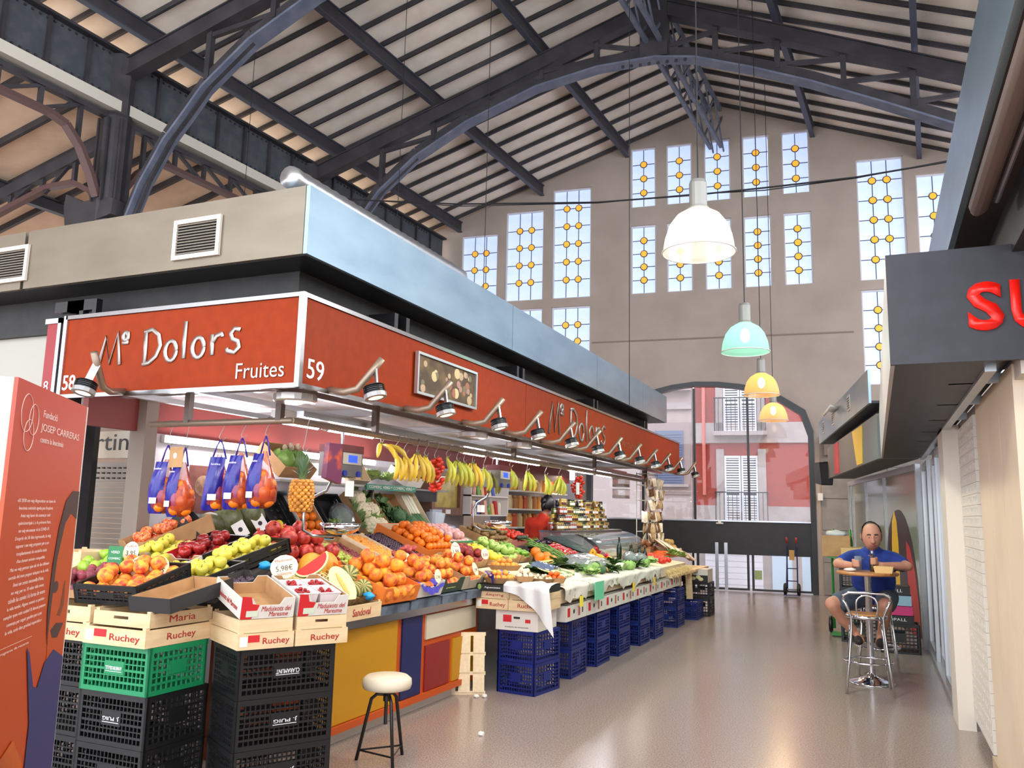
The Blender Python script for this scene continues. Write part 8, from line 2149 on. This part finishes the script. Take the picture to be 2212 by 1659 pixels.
# ------------------------------------------------------------------ hand truck, boxes by the man, litter
ht = thing('hand_truck', 'blue-framed hand truck with black wheels leaning against the doors', 'hand truck', M=T(-1.60, 18.20, 0) @ RX(-4))
mfr2 = mat('navy_steel_tube', (44, 48, 96), .4, .3)
for s2 in (-1, 1):
    g = G(); g.smooth = True; g.tube([(s2 * .10, 0, .10), (s2 * .10, .02, .75), (s2 * .09, .0, .95), (s2 * .09, -.06, 1.12)], .014, 8); g.build('side_rail', mfr2, ht)
    g = G(); g.smooth = True; g.tube([(s2 * .09, -.04, 1.06), (s2 * .095, -.08, 1.17)], .02, 8); g.build('hand_grip', mat('red_grip', (170, 50, 46), .5), ht)
    g = G(); g.smooth = True; g.tube([(s2 * .13 + math.cos(a) * 0, -.12 + .095 * math.cos(a), .13 + .095 * math.sin(a)) for a in [2 * math.pi * k / 20 for k in range(20)]], .032, 8, closed=True); w2_ = g.build('wheel', M_BLACK, ht)
    G().cyl((s2 * .115, -.12, .13), (s2 * .145, -.12, .13), .05, n=14).build('hub', mat('grey_hub', (150, 146, 140), .4), w2_)
G().cyl((-.13, -.12, .13), (.13, -.12, .13), .012, n=8).build('axle', M_STEEL, ht)
for z in (.3, .55, .8): G().cyl((-.1, .01, z), (.1, .01, z), .010, n=8).build('cross_bar', mfr2, ht)
for s2 in (-1, 1): G().tube([(s2 * .1, .0, .75), (s2 * .11, -.12, .16)], .010, 7).build('strut', mfr2, ht)
G().box(-.05, .05, -.03, .0, .72, .92).build('label_plate', mat('tan_label', (196, 150, 80), .6), ht)
G().box(-.15, .15, -.34, -.10, .01, .025).build('toe_plate', mfr2, ht)
gt = thing('hand_truck', 'green hand truck carrying cardboard boxes behind the man', 'hand truck', M=T(-.44, 12.6, 0))
mg2 = mat('green_steel_tube', (40, 140, 60), .4)
for s2 in (-1, 1):
    g = G(); g.smooth = True; g.tube([(s2 * .13, 0, .08), (s2 * .13, 0, 1.25), (s2 * .11, .08, 1.42)], .016, 8); g.build('side_rail', mg2, gt)
    g = G(); g.smooth = True; g.tube([(s2 * .18, .1 + .09 * math.cos(a), .12 + .09 * math.sin(a)) for a in [2 * math.pi * k / 18 for k in range(18)]], .028, 7, closed=True); g.build('wheel', M_BLACK, gt)
G().box(-.16, .16, -.3, .0, .02, .04).build('toe_plate', mg2, gt); G().box(-.17, .17, -.34, -.0, 1.04, 1.06).build('upper_shelf', mg2, gt)
carton(T(-.50, 12.25, 1.062), .36, .32, .28, 'open brown cardboard box with white bags beside the man', CARD, notch=False)
g = G(); g.smooth = True; g.sphere((0, 0, 0), .12, 14, 8, (1.2, .8, .45), lambda d: 1 + .15 * math.sin(9 * d.x + 2) * math.cos(8 * d.y))
tag(g.build('white_bags', mat('milky_plastic', (226, 224, 222), .4), None, T(-.50, 12.4, 1.36)), 'crumpled white bags on top of the open brown box', 'bags')
carton(T(-.22, 11.98, 1.0), .42, .26, .20, 'tan cardboard box left behind the shoulder of the man', mat('tan_card', (216, 176, 116), .7), notch=False, lid=True)
plastic_crate(T(-.24, 11.9, .0), .44, .36, .33, PBLK, 'black plastic crate standing left behind the man, lower', 'crates behind the man', nx=9, nz=6)
plastic_crate(T(-.24, 11.9, .332), .44, .36, .33, PBLK, 'black plastic crate standing left behind the man, middle', 'crates behind the man', nx=9, nz=6)
plastic_crate(T(-.24, 11.9, .664), .44, .36, .33, PBLK, 'black plastic crate standing left behind the man, upper', 'crates behind the man', nx=9, nz=6)
plastic_crate(T(.22, 11.2, 0), .44, .38, .34, PBLK, 'black plastic crate on the floor right of the stools', None, nx=9, nz=7)
for k, (z, h_, c, q) in enumerate(((.342, .10, (44, 42, 42), 'black one with white print, lowest'), (.444, .11, (206, 60, 120), 'pink one'), (.556, .12, (150, 186, 206), 'pale blue one'), (.678, .10, (48, 46, 46), 'black one with white print, top'))):
    cc_ = carton(T(.18 - .01 * k, 11.2, z), .40, .36, h_, 'produce carton stacked right of the man, ' + q, mat('stack_card_%d' % k, c, .6), notch=False, lid=True, brand='TOPALL' if k in (0, 3) else None, ink=LW, group='cartons stacked right of the man')
for k, (x, y, q) in enumerate(((-3.16, 6.62, 'left'), (-3.10, 6.66, 'right'), (-2.6, 5.55, 'by the stool leg'))):
    g = G(); g.sphere((0, 0, 0), .022, 8, 5, (1.2, 1, .6), lambda d: 1 + .3 * math.sin(9 * d.x + k) * math.cos(7 * d.y)); tag(g.build('paper_scrap', M_WHITE, None, T(x, y, .012)), 'scrap of white paper on the floor, ' + q, 'paper scrap', 'paper scraps')
bpy.data.scenes.remove(TMP)
